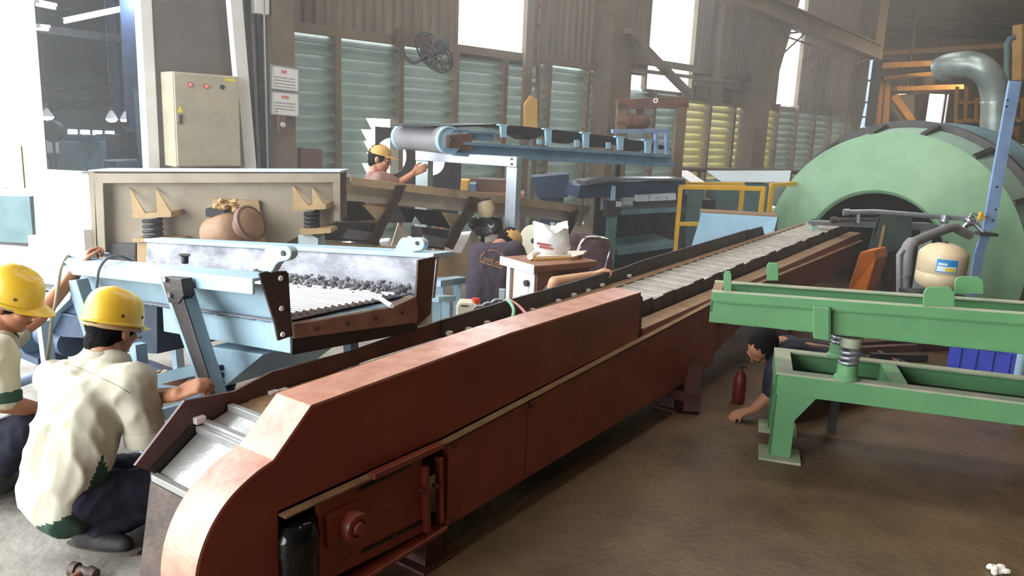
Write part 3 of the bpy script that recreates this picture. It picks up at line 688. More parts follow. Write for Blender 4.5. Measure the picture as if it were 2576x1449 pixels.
build('sill_angle', MB().hexa([C.pt(-.735, -.04, .135), C.pt(0, -.04, .150), C.pt(0, .05, .150), C.pt(-.735, .05, .135), C.pt(-.735, -.04, .150), C.pt(0, -.04, .166), C.pt(0, .05, .166), C.pt(-.735, .05, .150)]), K['red'], cv, bevel=.002)
for s, n in ((-.02, .06), (2.25, .06), (4.6, .06), (-.02, .56), (2.25, .56), (4.6, .56)):
    zt_ = .16 if s < 3 else .36
    lg = build('leg', MB().fbox(C, s - .05, s + .05, n - .05, n + .05, 0, zt_ + .02).fbox(C, s - .09, s + .09, n - .08, n + .08, 0, .012), K['red_dark'], cv)
build('leg', MB().beam(PY(1742, 918, 4.62), PZ(1738, 1036, .0) + Vector((0, 0, .0)), .10, .10), K['red_dark'], cv)['label'] = 'sloping outer leg'
build('cross_brace', MB().beam(PZ(1678, 985, .12), PZ(1760, 1006, .08), .04, .06), K['red_dark'], cv)
build('frame_gusset', MB().prism([C.pt(2.70, .0, .22), C.pt(3.3, .0, .34), C.pt(3.3, .0, .44), C.pt(2.70, .0, .40)], C.n3 * .02), K['red'], cv)
dg = [PY(2128, 745, 7.2), PY(2163, 634, 7.2), PY(2199, 629, 7.25), PY(2204, 652, 7.25), PY(2176, 745, 7.2)]
build('drive_guard', MB().prism(dg, Vector((.25, .30, 0))), K['orange'], cv, bevel=.01)['label'] = 'orange drive guard'
build('end_lip', MB().prism([C.pt(6.86, .14, .70), C.pt(6.9, .14, .70), C.pt(6.98, .14, .80), C.pt(6.94, .14, .80)], C.n3 * .40), K['steel_dark'], cv)

# ================================================================== hoses over the skirt
tag(build('air_hose', MB().tube(curve_pts([C.px(1269, 757, .62), C.px(1280, 758, .56), C.px(1291, 775, .50), C.px(1290, 795, .46), C.px(1277, 815, .44)]), .009, 8), K['hose_green'], smooth=60), 'pale green hose hooked over the conveyor skirt', 'hose')
tag(build('air_hose', MB().tube(curve_pts([C.px(1272, 755, .63), C.px(1285, 757, .57), C.px(1305, 770, .50), C.px(1322, 788, .44), C.px(1330, 797, .40)]), .008, 8), K['hose_pink'], smooth=60), 'pale pink hose hooked over the conveyor skirt', 'hose')
pts = []
for i in range(60):
    t = i / 59; u = 1192 + 66 * t - 5 * math.sin(t * 18); v = 788 - 24 * t - 13 * abs(math.sin(t * 9)); pts.append(C.px(u, v, .66 + .03 * math.cos(t * 18)))
tag(build('cable', MB().tube(pts, .008, 8), K['hose_white'], smooth=60), 'coiled pale grey hose lying behind the skirt beside the jerrycan', 'hose')

# ================================================================== pale blue vibrating feeder
Fd = Fr((-.898, 2.924), (-.822, .570))                   # s runs back along the trough; n < 0 is the far side
SLP = -.086; L1 = 1.47; WF = .77
fd = thing('vibrating_feeder', 'pale blue vibrating feeder trough with dark end plates and a steel rod bed', 'feeder', Fd.pt(.8, -.4, 0))
def fp(s, n, z): return Fd.pt(s, n, z + SLP * s)
def slab(nm, s0, s1, prof, m, par=fd, skew=False, **kw):        # prof: closed (n, z) outline run along s
    a = [fp(s0 + (.15 * n if skew else 0), n, z) for n, z in prof]; b = [fp(s1, n, z) for n, z in prof]
    mb = MB(); k = len(prof); mb.add(a + b, [tuple(range(k))[::-1], tuple(range(k, 2 * k))] + [(i, (i + 1) % k, (i + 1) % k + k, i + k) for i in range(k)])
    o = build(nm, mb, K[m], par, **kw)
    bm = bmesh.new(); bm.from_mesh(o.data); bmesh.ops.recalc_face_normals(bm, faces=bm.faces); bm.to_mesh(o.data); bm.free()
    return o
slab('side_wall', 0, L1, [(-.045, .865), (.06, 1.03), (.048, 1.03), (-.057, .865)], 'blue_feed', skew=True)
slab('top_flange', 0, L1, [(.11, 1.0), (.11, 1.062), (-.015, 1.066), (-.015, 1.052), (.098, 1.05), (.098, 1.0)], 'blue_feed', skew=True, bevel=.004)
slab('lower_box', 0, .89, [(-.042, .74), (-.042, .862), (-WF + .03, .862), (-WF + .03, .74)], 'blue_feed', skew=True, bevel=.004)
sm = MB(); random.seed(3)
pts = [fp(s_, -.038 + random.uniform(-.002, .002), .864 + random.uniform(-.003, .003)) for s_ in [i * .012 for i in range(118)]]
build('weld_seam', MB().tube(pts, .006, 6), K['blue'], fd, 60)
slab('far_wall', 0, 2.3, [(-WF, .86), (-WF - .02, 1.05), (-WF - .035, 1.05), (-WF - .015, .86)], 'blue_dusty', skew=True)
slab('far_flange', 0, 2.3, [(-WF + .0, 1.046), (-WF + .0, 1.068), (-WF - .12, 1.068), (-WF - .12, 1.046)], 'blue_feed', skew=True, bevel=.003)
slab('trough_floor', 0, 2.3, [(-.005, .872), (-.005, .878), (-WF + .01, .878), (-WF + .01, .872)], 'coal')
E1 = Fr((-.898, 2.924), (.685, .728))                    # the discharge face
ep = MB().prism([E1.px(u, v, -.012) for u, v in ((652, 688), (668, 683), (722, 682), (727, 690), (733, 800), (738, 845), (700, 858), (692, 816))], E1.n3 * .014)
o = build('end_plate', ep, K['steel_dark'], fd, bevel=.003)
ep = MB().prism([E1.px(u, v, -.012) for u, v in ((1052, 655), (1097, 645), (1084, 790), (1050, 822), (1044, 815))], E1.n3 * .014)
build('end_plate', ep, K['steel_brown'], fd, bevel=.003)
for u, v in ((708, 776), (711, 841), (706, 700)):
    c = E1.px(u, v, -.014); build('rivet', MB().cyl(c, c - E1.n3 * .006, .011, .008, seg=12), K['white'], fd)
build('front_lip', MB().prism([E1.px(u, v, -.02) for u, v in ((736, 815), (800, 806), (900, 788), (990, 772), (1048, 745), (1054, 795), (1050, 812), (740, 853))], E1.n3 * .05), K['lip_steel'], fd, bevel=.004)
for u, v in ((795, 827), (872, 813), (943, 801), (1010, 786)):
    c = E1.px(u, v, -.022); build('bolt', MB().cyl(c, c - E1.n3 * .008, .010, seg=6), K['steel_dark'], fd)
build('front_web', MB().prism([E1.px(u, v, -.008) for u, v in ((736, 850), (1050, 808), (1050, 834), (735, 893))], E1.n3 * .02), K['black'], fd)
def lug(pp, n):
    F2 = Fr((Fd.p0.x - Fd.n.x * 0, Fd.p0.y), (Fd.d.x, Fd.d.y))
    o = build('lifting_lug', MB().prism([Fd.px(u, v, n) for u, v in pp], -Fd.n3 * .035), K['blue_feed'], fd, bevel=.005)
    return o
def arc(cx, cy, r, a0, a1, k=6): return [(cx + r * math.cos(math.radians(a0 + (a1 - a0) * i / k)), cy + r * math.sin(math.radians(a0 + (a1 - a0) * i / k))) for i in range(k + 1)]
l1 = lug([(650, 672), (655, 650), (664, 632)] + arc(676, 630, 11, 200, 265, 4) + arc(713, 638, 19, -80, 80, 8) + [(700, 660), (692, 668), (686, 680), (680, 686), (660, 684)], .05)
c = Fd.px(712, 637, .054); build('pin_hole', MB().cyl(c, c + Fd.n3 * .002, .011, seg=14), K['black'], l1)
l2 = lug([(988, 640), (996, 620), (1003, 606)] + arc(1014, 608, 10, 200, 265, 4) + arc(1050, 615, 17, -80, 80, 8) + [(1039, 634), (1032, 642), (1028, 652), (1000, 652)], -WF - .02)
c = Fd.px(1049, 612, -WF - .016); build('pin_hole', MB().cyl(c, c + Fd.n3 * .002, .010, seg=14), K['black'], l2)
build('stub_bolt', MB().cyl(Fd.px(465, 662, -.1), Fd.px(465, 644, -.1), .016, seg=12).cyl(Fd.px(465, 645, -.1), Fd.px(465, 641, -.1), .018, .026, seg=12), K['steel_dark'], fd, 40)
for i in range(18):
    n = -.06 - i * .033; rr = .0105 if i % 3 else .012
    s0 = .02 - .11 * (i / 20.0) + (.05 if i > 13 else 0); s1 = 1.05 + .1 * math.sin(i * 2.1)
    build('bed_rod', MB().cyl(fp(s0, n, .893), fp(s1, n, .893), rr, seg=10), K['rod'], fd, 40)
# coal fines and lumps heaped along the far side of the bed
random.seed(11); mb = MB()
for i in range(330):
    s = random.uniform(-.02, 1.2); n = -WF + .03 + abs(random.gauss(0, .085)); z = .885 + max(0, .05 - abs(n + WF - .03) * .2) * random.uniform(.2, 1)
    r = random.uniform(.006, .019); b = bmesh.new(); bmesh.ops.create_icosphere(b, subdivisions=1, radius=r)
    q = Quaternion((random.random(), random.random(), random.random()), random.uniform(0, 6)); base = fp(s, n, z)
    vs = [base + q @ Vector((v.co.x * random.uniform(.6, 1.4), v.co.y * random.uniform(.6, 1.3), v.co.z * .7)) for v in b.verts]
    mb.add(vs, [tuple(v.index for v in f.verts) for f in b.faces]); b.free()
tag(build('coal_lump', mb, K['coal']), 'grey black coal lumps heaped along the far side of the feeder bed', 'coal', kind='stuff')
a, b = Fd.px(952, 748, -.48), Fd.px(986, 770, -.40)
tag(build('welding_rod', MB().cyl(a + Vector((0, 0, .0)), b, .010, seg=8), K['white'], smooth=40), 'short white rod lying loose across the feeder bed by the front lip', 'rod')
# rear continuation of the flange
slab('rear_flange', L1 + .0, 2.75, [(.02, 1.02), (.02, 1.075), (-.12, 1.08), (-.12, 1.065), (.005, 1.06), (.005, 1.02)], 'blue_feed', bevel=.004)
slab('rear_wall', L1, 2.75, [(-.03, .90), (-.03, 1.03), (-.042, 1.03), (-.042, .90)], 'blue_feed')
slab('rear_floor', L1, 2.75, [(-.03, .74), (-.03, .75), (-WF, .75), (-WF, .74)], 'blue_dark')
# leaning stand legs, hopper and springs under the trough
def legbar(q, n0, w, m, nm='stand_leg', dep=.06):
    return build(nm, MB().prism([Fd.px(u, v, n0) for u, v in q], -Fd.n3 * dep), K[m], fd, bevel=.003)
legbar([(400, 698), (446, 704), (540, 1000), (512, 1010)], .16, 0, 'blue_feed')['label'] = 'pale grey leaning leg'
legbar([(408, 700), (446, 705), (540, 1000), (518, 1008)], .166, 0, 'steel_dark', dep=.008)
bk = legbar([(404, 697), (455, 702), (462, 745), (448, 764), (424, 762)], .172, 0, 'steel_dark', 'leg_bracket', .05)
for u, v in ((419, 702), (431, 742)):
    c = Fd.px(u, v, .172); build('bolt', MB().cyl(c, c + Fd.n3 * .012, .012, seg=8), K['steel'], bk)
legbar([(166, 706), (190, 704), (252, 890), (226, 896)], .13, 0, 'blue_feed')
build('hopper', MB().prism([Fd.px(524, 872, -.06), Fd.px(662, 892, -.06), Fd.px(566, 972, -.06)], -Fd.n3 * .5), K['blue_feed'], fd, bevel=.002)
build('rear_gusset', MB().prism([Fd.px(u, v, .0) for u, v in ((186, 700), (108, 812), (104, 845), (128, 800), (176, 752))], -Fd.n3 * .3), K['blue_feed'], fd)
build('rear_body', MB().prism([Fd.px(u, v, -.05) for u, v in ((176, 752), (128, 812), (120, 845), (210, 850), (215, 760))], -Fd.n3 * .5), K['blue_dark'], fd)
build('inner_body', MB().prism([Fd.px(u, v, -.15) for u, v in ((232, 690), (245, 880), (395, 890), (395, 770))], -Fd.n3 * .4), K['blue_dark'], fd)
def spring(c, r, h, turns, w, m, par, nm='coil_spring'):
    pts = [Vector(c) + Vector((r * math.cos(2 * math.pi * t), r * math.sin(2 * math.pi * t), h * t / turns)) for t in [i / 16 for i in range(int(turns * 16) + 1)]]
    return build(nm, MB().tube(pts, w, 8), K[m], par, 60)
spring(Fd.px(555, 988, -.08), .055, .14, 4, .013, 'blue_dark', fd)
spring(Fd.px(372, 850, -.2), .05, .12, 4, .012, 'blue_dark', fd)
mt = build('vibrator_motor', MB().lathe([(.03, -.14), (.075, -.13), (.08, -.02), (.10, -.015), (.10, .015), (.08, .02), (.08, .14), (.04, .16)], Fd.px(150, 850, -.1), Fd.d3 + Vector((0, 0, .05)), 24), K['blue_dark'], fd, 40)
build('end_cap', MB().lathe([(.085, 0), (.09, .02), (.06, .07), (.02, .08)], Fd.px(88, 856, -.08), Fd.d3, 24), K['blue'], mt, 40)
build('motor_foot', MB().box(Fd.px(100, 890, -.1), Fd.d3 * .16, Fd.n3 * .08, (0, 0, .02)), K['blue_dark'], mt)
build('blue_pipe', MB().cyl(Fd.px(40, 965, .05), Fd.px(130, 930, .02), .03, seg=16), K['blue_dark'], fd, 40)
# base frame on the floor
bf = MB()
bf.beam(Fd.px(340, 968, -.1), Fd.px(524, 922, -.25), .05, .05).beam(Fd.px(368, 982, .0), Fd.px(520, 1003, -.02), .05, .06).beam(Fd.px(378, 1050, .12), Fd.px(490, 1020, .02), .05, .05)
build('base_beam', bf, K['blue_feed'], fd)
for s, n in ((.75, .16), (1.75, .1), (.9, -.7), (1.9, -.7), (.25, -.6)):
    build('stand_leg', MB().beam(fp(s, n, .74), Fd.pt(s - .05, n, 0), .05, .05), K['blue_feed'], fd)
build('base_skid', MB().fbox(Fd, .3, 2.3, -.75, -.69, 0, .08), K['blue_dark'], fd)

# glowing grinding sparks on the floor
random.seed(5); mb = MB(); c = PZ(385, 944, .30)
for i in range(60):
    p = c + Vector((random.gauss(0, .05), random.gauss(0, .04), random.uniform(0, .012))); d = Vector((random.uniform(-1, 1), random.uniform(-1, 1), random.uniform(-.2, .4))).normalized()
    mb.cyl(p, p + d * random.uniform(.01, .035), .0011, .0006, 5)
for i in range(16):
    p = Fd.px(518 + random.uniform(-4, 6), 880 + i * 4.0, -.3); q = p + Vector((random.uniform(-.004, .004), 0, -random.uniform(.01, .04)))
    mb.cyl(p, q, .0012, .0006, 5)
tag(build('grinding_spark', mb, K['spark']), 'orange grinding sparks glowing under the blue feeder', 'sparks', kind='stuff')
# thin steel plate catching the sparks
tag(build('steel_plate', MB().box(c - Vector((0, 0, .03)), (.16, .03, 0), (-.02, .14, 0), (0, 0, .008)).beam(c - Vector((0, 0, .03)), Vector((c.x, c.y, 0)), .06, .06), K['rust']), 'rusty plate on a short stub where the sparks land', 'plate')
# white conduit and dark cable near the two helmeted workers
tag(build('grey_cable', MB().tube(curve_pts([Fd.px(241, 745, .16), Fd.px(245, 700, .15), Fd.px(252, 672, .13), Fd.px(270, 650, .08), Fd.px(300, 643, .0), Fd.px(322, 650, -.12), Fd.px(345, 662, -.3)]), .007, 8), K['hose_grey'], smooth=60), 'dark grey cable looping up over the blue feeder flange', 'cable')
tag(build('white_hose', MB().tube(curve_pts([Fd.px(181, 645, -.06), Fd.px(168, 646, .05), Fd.px(157, 665, .12), Fd.px(150, 690, .16), Fd.px(140, 760, .2), Fd.px(130, 800, .22), Fd.px(126, 850, .24), Fd.px(120, 900, .26), Fd.px(112, 960, .27), Fd.px(105, 1040, .28)]), .008, 8), K['hose_khaki'], smooth=60), 'thin pale hose hanging down between the two helmeted workers', 'hose')
# ================================================================== cream vibrating screen (near one)
K1 = Fr((PY(235, 445, 6.0).x, 6.0), (1, 0.0))
def k1(pts, n): return [K1.px(u, v, n) for u, v in pts]
cs = thing('vibrating_screen', 'cream steel vibrating screen body with a wide flanged side and a taped vibrator motor', 'screen', K1.pt(1.0, .4, 0))
build('side_web', MB().prism(k1([(236, 450), (850, 450), (850, 556), (770, 584), (710, 616), (690, 660), (690, 720), (236, 720)], .10), K1.n3 * .015), K['cream'], cs)
fr = MB()
fr.prism(k1([(236, 433), (856, 433), (856, 459), (236, 461)], 0), K1.n3 * .012).prism(k1([(236, 433), (856, 433), (856, 437), (236, 437)], 0), K1.n3 * .12)
fr.prism(k1([(236, 460), (259, 460), (268, 720), (245, 720)], 0), K1.n3 * .012).prism(k1([(838, 459), (856, 459), (856, 556), (840, 556)], 0), K1.n3 * .012)
fr.prism(k1([(222, 431), (237, 433), (252, 720), (238, 720)], .0), K1.n3 * .03)
build('side_flange', fr, K['cream'], cs, bevel=.003)
build('top_sheet', MB().prism([K1.px(222, 431, 0), K1.px(856, 433, 0), K1.px(856, 433, 0) + K1.n3 * .32, K1.px(222, 431, 0) + K1.n3 * .32], (0, 0, .01)), K['cream_white'], cs)
build('far_web', MB().prism([p + K1.n3 * .30 for p in k1([(236, 437), (850, 437), (850, 556), (690, 660), (236, 720)], 0)], K1.n3 * .015), K['cream'], cs)
# splayed end with its own flange
c0 = K1.px(222, 431, 0); c1 = K1.px(240, 722, 0); e0_ = PY(80, 424, 6.55); e1_ = PY(97, 692, 6.55)
out = (e0_ - c0).cross(Vector((0, 0, 1))).normalized()
if out.y > 0: out = -out
build('end_web', MB().prism([c0, e0_, e1_, c1], -out * .012), K['end_daylit'], cs)
zc = PY(93, 591, 6.55).z; zn = K1.px(226, 577, 0).z
build('end_flange', MB().prism([Vector((c1.x, c1.y, zn)), Vector((e1_.x, e1_.y, zc)), e1_, c1], out * .06).prism([c0, e0_, e0_ - Vector((0, 0, .015)), c0 - Vector((0, 0, .015))], out * .05), K['white'], cs)  # flange drawn white, with daylight from the open side in its colour
def seat(gs, plate, sp, r, h, plank, nm):
    for q in gs: build('bracket_gusset', MB().prism(k1(q, -.10), K1.n3 * .008).prism(k1(q, -.10)[:0] or [K1.px(q[0][0], q[0][1], .1), K1.px(q[1][0], q[1][1], -.10), K1.px(q[1][0] - 3, q[1][1] - 2, -.10), K1.px(q[0][0] - 3, q[0][1], .1)], K1.d3 * .012), K['cream_warm'], cs)
    build('bracket_plate', MB().prism(k1(plate, -.12), K1.n3 * .22), K['cream_warm'], cs)
    c = K1.px(sp[0], sp[1], -.03)
    spring(c, r, h, 4.2, .016, 'black', cs)
    build('spring_seat', MB().prism(k1(plank, -.14), K1.n3 * .22), K['cream_warm'], cs)
seat([[(326, 472), (370, 545), (336, 545)], [(392, 472), (430, 535), (395, 540)]], [(330, 540), (430, 533), (430, 546), (336, 549)], (386, 602), .062, .165, [(332, 600), (443, 603), (443, 611), (334, 609)], 'l')
seat([[(736, 466), (782, 526), (738, 524)], [(785, 470), (815, 515), (786, 522)]], [(735, 522), (820, 513), (820, 526), (738, 531)], (785, 576), .048, .135, [(752, 576), (832, 576), (832, 586), (756, 592)], 'r')
build('support_block', MB().prism(k1([(750, 592), (776, 588), (800, 600), (800, 730), (752, 730)], -.1), K1.n3 * .2), K['cream_white'], cs)
build('support_block', MB().prism(k1([(345, 611), (425, 611), (425, 760), (345, 760)], -.1), K1.n3 * .2), K['cream_warm'], cs)
build('dark_gap', MB().prism(k1([(268, 612), (340, 612), (340, 720), (272, 720)], .06), K1.n3 * .03), K['steel_dark'], cs)
for u in (300, 640): build('foot', MB().prism(k1([(u - 30, 715), (u + 30, 715), (u + 30, 850), (u - 30, 850)], .1)[:2] + [Vector((K1.px(u + 30, 715, .1).x, K1.px(u + 30, 715, .1).y, 0)), Vector((K1.px(u - 30, 715, .1).x, K1.px(u - 30, 715, .1).y, 0))], K1.n3 * .2), K['cream'], cs)
# vibrator motor
ax = (K1.px(655, 548, -.22) - K1.px(560, 592, -.05)).normalized()
mo = build('vibrator_motor', MB().lathe([(.10, -.03), (.165, -.02), (.172, .05), (.150, .17), (.12, .23), (.085, .25), (.085, .31), (.118, .315), (.124, .36), (.10, .385), (.02, .39)], K1.px(552, 598, -.12), ax, 28), K['tape'], cs, 45)
build('fan_cover', MB().lathe([(.118, .318), (.136, .325), (.136, .365), (.122, .37), (.112, .325)], K1.px(552, 598, -.12), ax, 28, closed=True), K['rust'], mo, 45)
w = MB(); random.seed(2)
for i in range(26):
    c = K1.px(568 + random.uniform(-24, 26), 516 + random.uniform(-12, 14), -.16 + random.uniform(-.05, .05)); w.ell(c, random.uniform(.02, .045), random.uniform(.012, .03), random.uniform(.008, .02), Matrix.Rotation(random.uniform(0, 3), 3, 'Z'), 10, 6)
build('terminal_wrap', w, K['wrap'], mo, 60)['label'] = 'crumpled yellow brown wrapping over the terminal box'
build('terminal_box', MB().box(K1.px(548, 534, -.14), (.07, 0, 0), (0, .06, 0), (0, 0, .03)), K['black'], mo)
build('mount_plate', MB().prism(k1([(535, 500), (650, 505), (668, 620), (560, 660), (520, 600)], .06), K1.n3 * .04), K['cream_warm'], cs)
build('cable', MB().tube([K1.px(606, 600, -.16), K1.px(606, 650, -.16)], .006, 6), K['black'], mo)

# ================================================================== second cream screen, sloping down away
r_ = ray(2930, 660)
P2 = PY(866, 445, 6.42); K2 = Fr((P2.x, P2.y), (r_.x, r_.y))
def k2(pts, n=0): return [K2.px(u, v, n) for u, v in pts]
c2 = thing('vibrating_screen', 'second cream vibrating screen with a long sloping channel and brown hanger straps', 'screen', K2.pt(1.2, .4, 0))
build('channel_web', MB().prism(k2([(862, 455), (1478, 527), (1462, 560), (858, 503)], .06), K2.n3 * .012), K['cream_light'], c2)
build('channel_flange', MB().prism(k2([(866, 443), (1486, 519), (1480, 538), (862, 463)]), K2.n3 * .012).prism(k2([(866, 443), (1486, 519), (1486, 522), (866, 446)]), K2.n3 * .10), K['tan_light'], c2, bevel=.003)
build('far_channel', MB().prism([p + K2.n3 * .18 for p in k2([(862, 455), (1478, 527), (1462, 560), (858, 503)])], K2.n3 * .012), K['cream_light'], c2)
build('hook', MB().prism(k2([(869, 440), (884, 440), (886, 456), (880, 457), (879, 446), (869, 446)], -.02), K2.n3 * .03), K['white'], c2)
for q in ([(1000, 466), (1022, 466), (1006, 505), (986, 540), (948, 620), (926, 612), (968, 540), (990, 500)], [(1184, 494), (1206, 498), (1196, 535), (1168, 570), (1140, 628), (1120, 620), (1150, 560), (1172, 530)], [(1432, 538), (1456, 528), (1448, 560), (1430, 600), (1416, 598), (1430, 560)]):
    build('hanger_strap', MB().prism(k2(q, -.03), K2.n3 * .03), K['steel_brown'], c2)
for q in ([(859, 506), (915, 506), (950, 552), (862, 560)], [(1003, 521), (1112, 532), (1138, 576), (1024, 558)], [(1225, 545), (1260, 548), (1270, 590), (1225, 590)]):
    build('mesh_panel', MB().prism(k2(q, .14), K2.n3 * .01), K['steel_dark'], c2)
for q, m in (([(912, 515), (975, 522), (950, 556)], 'tan_light'), ([(1112, 533), (1168, 540), (1136, 574)], 'tan_light'), ([(1003, 560), (1030, 602), (985, 618)], 'cream_light'), ([(1190, 575), (1214, 610), (1180, 650), (1160, 640)], 'cream_light'), ([(1040, 560), (1046, 545), (1062, 568)], 'cream_white')):
    build('gusset_plate', MB().prism(k2(q, .05), K2.n3 * .012), K[m], c2)
for q in ([(806, 558), (946, 562), (930, 608), (820, 604)], [(1062, 572), (1130, 580), (1118, 628), (1062, 622)]):
    tr = build('under_tray', MB().prism(k2(q, .02), K2.n3 * .15), K['steel_dark'], c2)
for q in ([(872, 575), (936, 585), (928, 606), (862, 600)], [(1066, 590), (1124, 600), (1118, 624), (1062, 616)]):
    build('bright_tray', MB().prism(k2(q, .01), K2.n3 * .02), K['steel'], c2)
build('base_beam', MB().prism(k2([(806, 604), (1190, 640), (1190, 700), (806, 680)], .04), K2.n3 * .02), K['tan_light'], c2)
build('base_leg', MB().prism(k2([(810, 640), (860, 645), (860, 700), (810, 700)], .06)[:2] + [K2.pt(K2.sz(860, 645, .06)[0], .06, 0), K2.pt(K2.sz(810, 645, .06)[0], .06, 0)], K2.n3 * .06), K['cream_white'], c2)
build('base_leg', MB().prism([K2.px(1395, 560, .06), K2.px(1425, 562, .06), K2.pt(K2.sz(1425, 560, .06)[0], .06, 0), K2.pt(K2.sz(1395, 560, .06)[0], .06, 0)], K2.n3 * .06), K['cream_light'], c2)
sm_ = build('small_motor', MB().lathe([(.03, -.05), (.075, -.04), (.085, .04), (.05, .12), (.02, .13)], K2.px(1222, 518, -.08), (0.3, -.2, -1), 18), K['tan_light'], c2, 40)
build('motor_collar', MB().lathe([(.05, -.07), (.06, -.06), (.06, -.03), (.05, -.03)], K2.px(1222, 518, -.08), (0.3, -.2, -1), 18), K['steel_dark'], sm_, 40)
dish = PY(1214, 578, 6.9)
tag(build('dark_pan', MB().lathe([(.02, -.02), (.09, -.015), (.13, .05), (.135, .055), (.12, .05), (.08, .0)], dish, (0.1, -.5, 1), 24).cyl(dish - Vector((0, -.05, .02)), (dish.x, dish.y + .15, 0), .02), K['black_gloss'], smooth=40), 'glossy black pan on a thin stand behind the person in dark plum', 'pan')

# ================================================================== silver stand and blue belt conveyor on it
st = thing('steel_stand', 'silver steel portal stand carrying the blue belt conveyor', 'stand', (PY(1170, 500, 7.0).x, 7.0, 0))
_a, _b = PY(1045, 400, 7.55), PY(1302, 400, 7.0)
S = Fr((_a.x, _a.y), (_b.x - _a.x, _b.y - _a.y))
a = S.px(1288, 395); 
s1 = S.sz(1275, 395)[0]; s2 = S.sz(1302, 395)[0]; z1_ = S.sz(1290, 394)[1]; zb_ = S.sz(1290, 420)[1]
s0 = S.sz(1046, 396)[0]; sm2 = S.sz(1077, 396)[0]
build('post', MB().fbox(S, s1, s2, 0, .09, 0, zb_), K['steel'], st, bevel=.004)
build('top_beam', MB().fbox(S, s0, s2, -.01, .09, zb_, z1_), K['steel'], st, bevel=.004)
build('post', MB().fbox(S, s0, sm2, 0, .09, 0, zb_), K['cream_white'], st, bevel=.004)
for v in (400, 413):
    c = S.px(1287, v, -.012); build('bolt', MB().cyl(c, c - S.n3 * .01, .01, seg=8), K['steel_dark'], st)

r_ = ray(4160, 470); P3 = PY(1132, 353, 7.15); K3 = Fr((P3.x, P3.y), (r_.x, r_.y))
def k3(pts, n=0): return [K3.px(u, v, n) for u, v in pts]
bc_ = thing('belt_conveyor', 'blue framed belt conveyor raised on the silver stand, with a grey head drum', 'conveyor', K3.pt(1.5, .3, K3.px(1300, 400).z))
Ld = .1
while True:
    q = P3 + K3.n3 * Ld
    c_ = RW.transposed() @ (q - ORG)
    if CX + FPX * c_.x / c_.z < 1012 or Ld > 1.5: break
    Ld += .01
rd = .122
build('head_drum', MB().cyl(P3 + K3.n3 * .03, P3 + K3.n3 * (Ld - .03), rd, seg=40), K['pvc'], bc_, 40)
build('drum_cap', MB().lathe([(rd + .004, 0.0), (rd + .004, .05), (rd - .01, .05), (rd - .01, .0)], P3, K3.n3, 40, closed=True).cyl(P3 + K3.n3 * .012, P3 + K3.n3 * .02, rd, seg=40), K['blue_sky'], bc_, 40)
build('drum_cap', MB().lathe([(rd + .004, 0.0), (rd + .004, .06), (rd - .01, .06), (rd - .01, .0)], P3 + K3.n3 * (Ld - .06), K3.n3, 40, closed=True), K['blue_sky'], bc_, 40)
build('drum_shaft', MB().cyl(P3 - K3.n3 * .06, P3 + K3.n3 * (Ld + .06), .025, seg=12), K['steel_dark'], bc_, 40)
build('bearing_block', MB().prism(k3([(1128, 340), (1166, 336), (1166, 372), (1128, 372)], -.03), K3.n3 * .05), K['rust'], bc_, bevel=.006)
build('frame_beam', MB().prism(k3([(1160, 356), (1690, 389), (1690, 397), (1160, 364)], -.02), K3.n3 * .06).prism(k3([(1160, 358), (1690, 391), (1690, 420), (1160, 392)], .02), K3.n3 * .012).prism(k3([(1145, 384), (1690, 414), (1690, 421), (1145, 392)], -.02), K3.n3 * .06), K['blue'], bc_, bevel=.002)
build('frame_beam', MB().prism([p + K3.n3 * (Ld - .08) for p in k3([(1160, 358), (1690, 391), (1690, 420), (1160, 392)], .0)], K3.n3 * .05), K['blue'], bc_)
build('take_up_frame', MB().prism(k3([(1140, 325), (1250, 332), (1250, 338), (1140, 331)], -.01), K3.n3 * .03).prism(k3([(1176, 334), (1240, 336), (1240, 356), (1176, 352)], .02), K3.n3 * .02).prism(k3([(1150, 326), (1158, 326), (1158, 370), (1150, 370)], -.01), K3.n3 * .03), K['blue'], bc_, bevel=.002)
build('tension_block', MB().prism(k3([(1158, 336), (1188, 338), (1188, 378), (1158, 376)], -.015), K3.n3 * .04), K['rust'], bc_)
build('belt', MB().prism(k3([(1040, 319), (1120, 316), (1250, 312), (1320, 318), (1450, 332), (1560, 346), (1680, 368), (1690, 378), (1640, 362), (1560, 352), (1450, 341), (1250, 317), (1100, 321)], Ld * .15), K3.n3 * Ld * .7), K['black'], bc_)
for u0, u1, v in ((1290, 1372, 320), (1392, 1468, 330), (1484, 1556, 340), (1570, 1640, 350)):
    build('idler_roller', MB().prism(k3([(u0, v), (u1, v + 8), (u1 - 12, v + 22), ((u0 + u1) / 2, v + 32), (u0 + 14, v + 18)], .12), K3.n3 * .25), K['black'], bc_)
for u, v0, v1 in ((1268, 312, 346), (1381, 322, 366), (1476, 332, 372), (1562, 342, 378), (1632, 350, 386)):
    build('idler_bracket', MB().prism(k3([(u - 8, v0), (u + 8, v0 + 1), (u + 6, v1), (u - 6, v1)], -.005), K3.n3 * .03).prism(k3([(u - 12, v0), (u + 12, v0 + 1), (u + 12, v0 + 5), (u - 12, v0 + 4)], -.005), K3.n3 * .05), K['blue_sky'], bc_, bevel=.002)
for u, v0, v1 in ((1358, 350, 362), (1452, 352, 370), (1532, 358, 374)): build('roller_pin', MB().prism(k3([(u - 5, v0), (u + 5, v0), (u + 5, v1), (u - 5, v1)], .0), K3.n3 * .02), K['blue_sky'], bc_)
g = MB()
for a, b in (((1540, 330), (1680, 329)), ((1650, 329), (1650, 386)), ((1677, 330), (1677, 390))):
    g.beam(K3.px(*a), K3.px(*b), .04, .035, K3.n3)
build('tail_guard_rail', g, K['blue_post'], bc_)
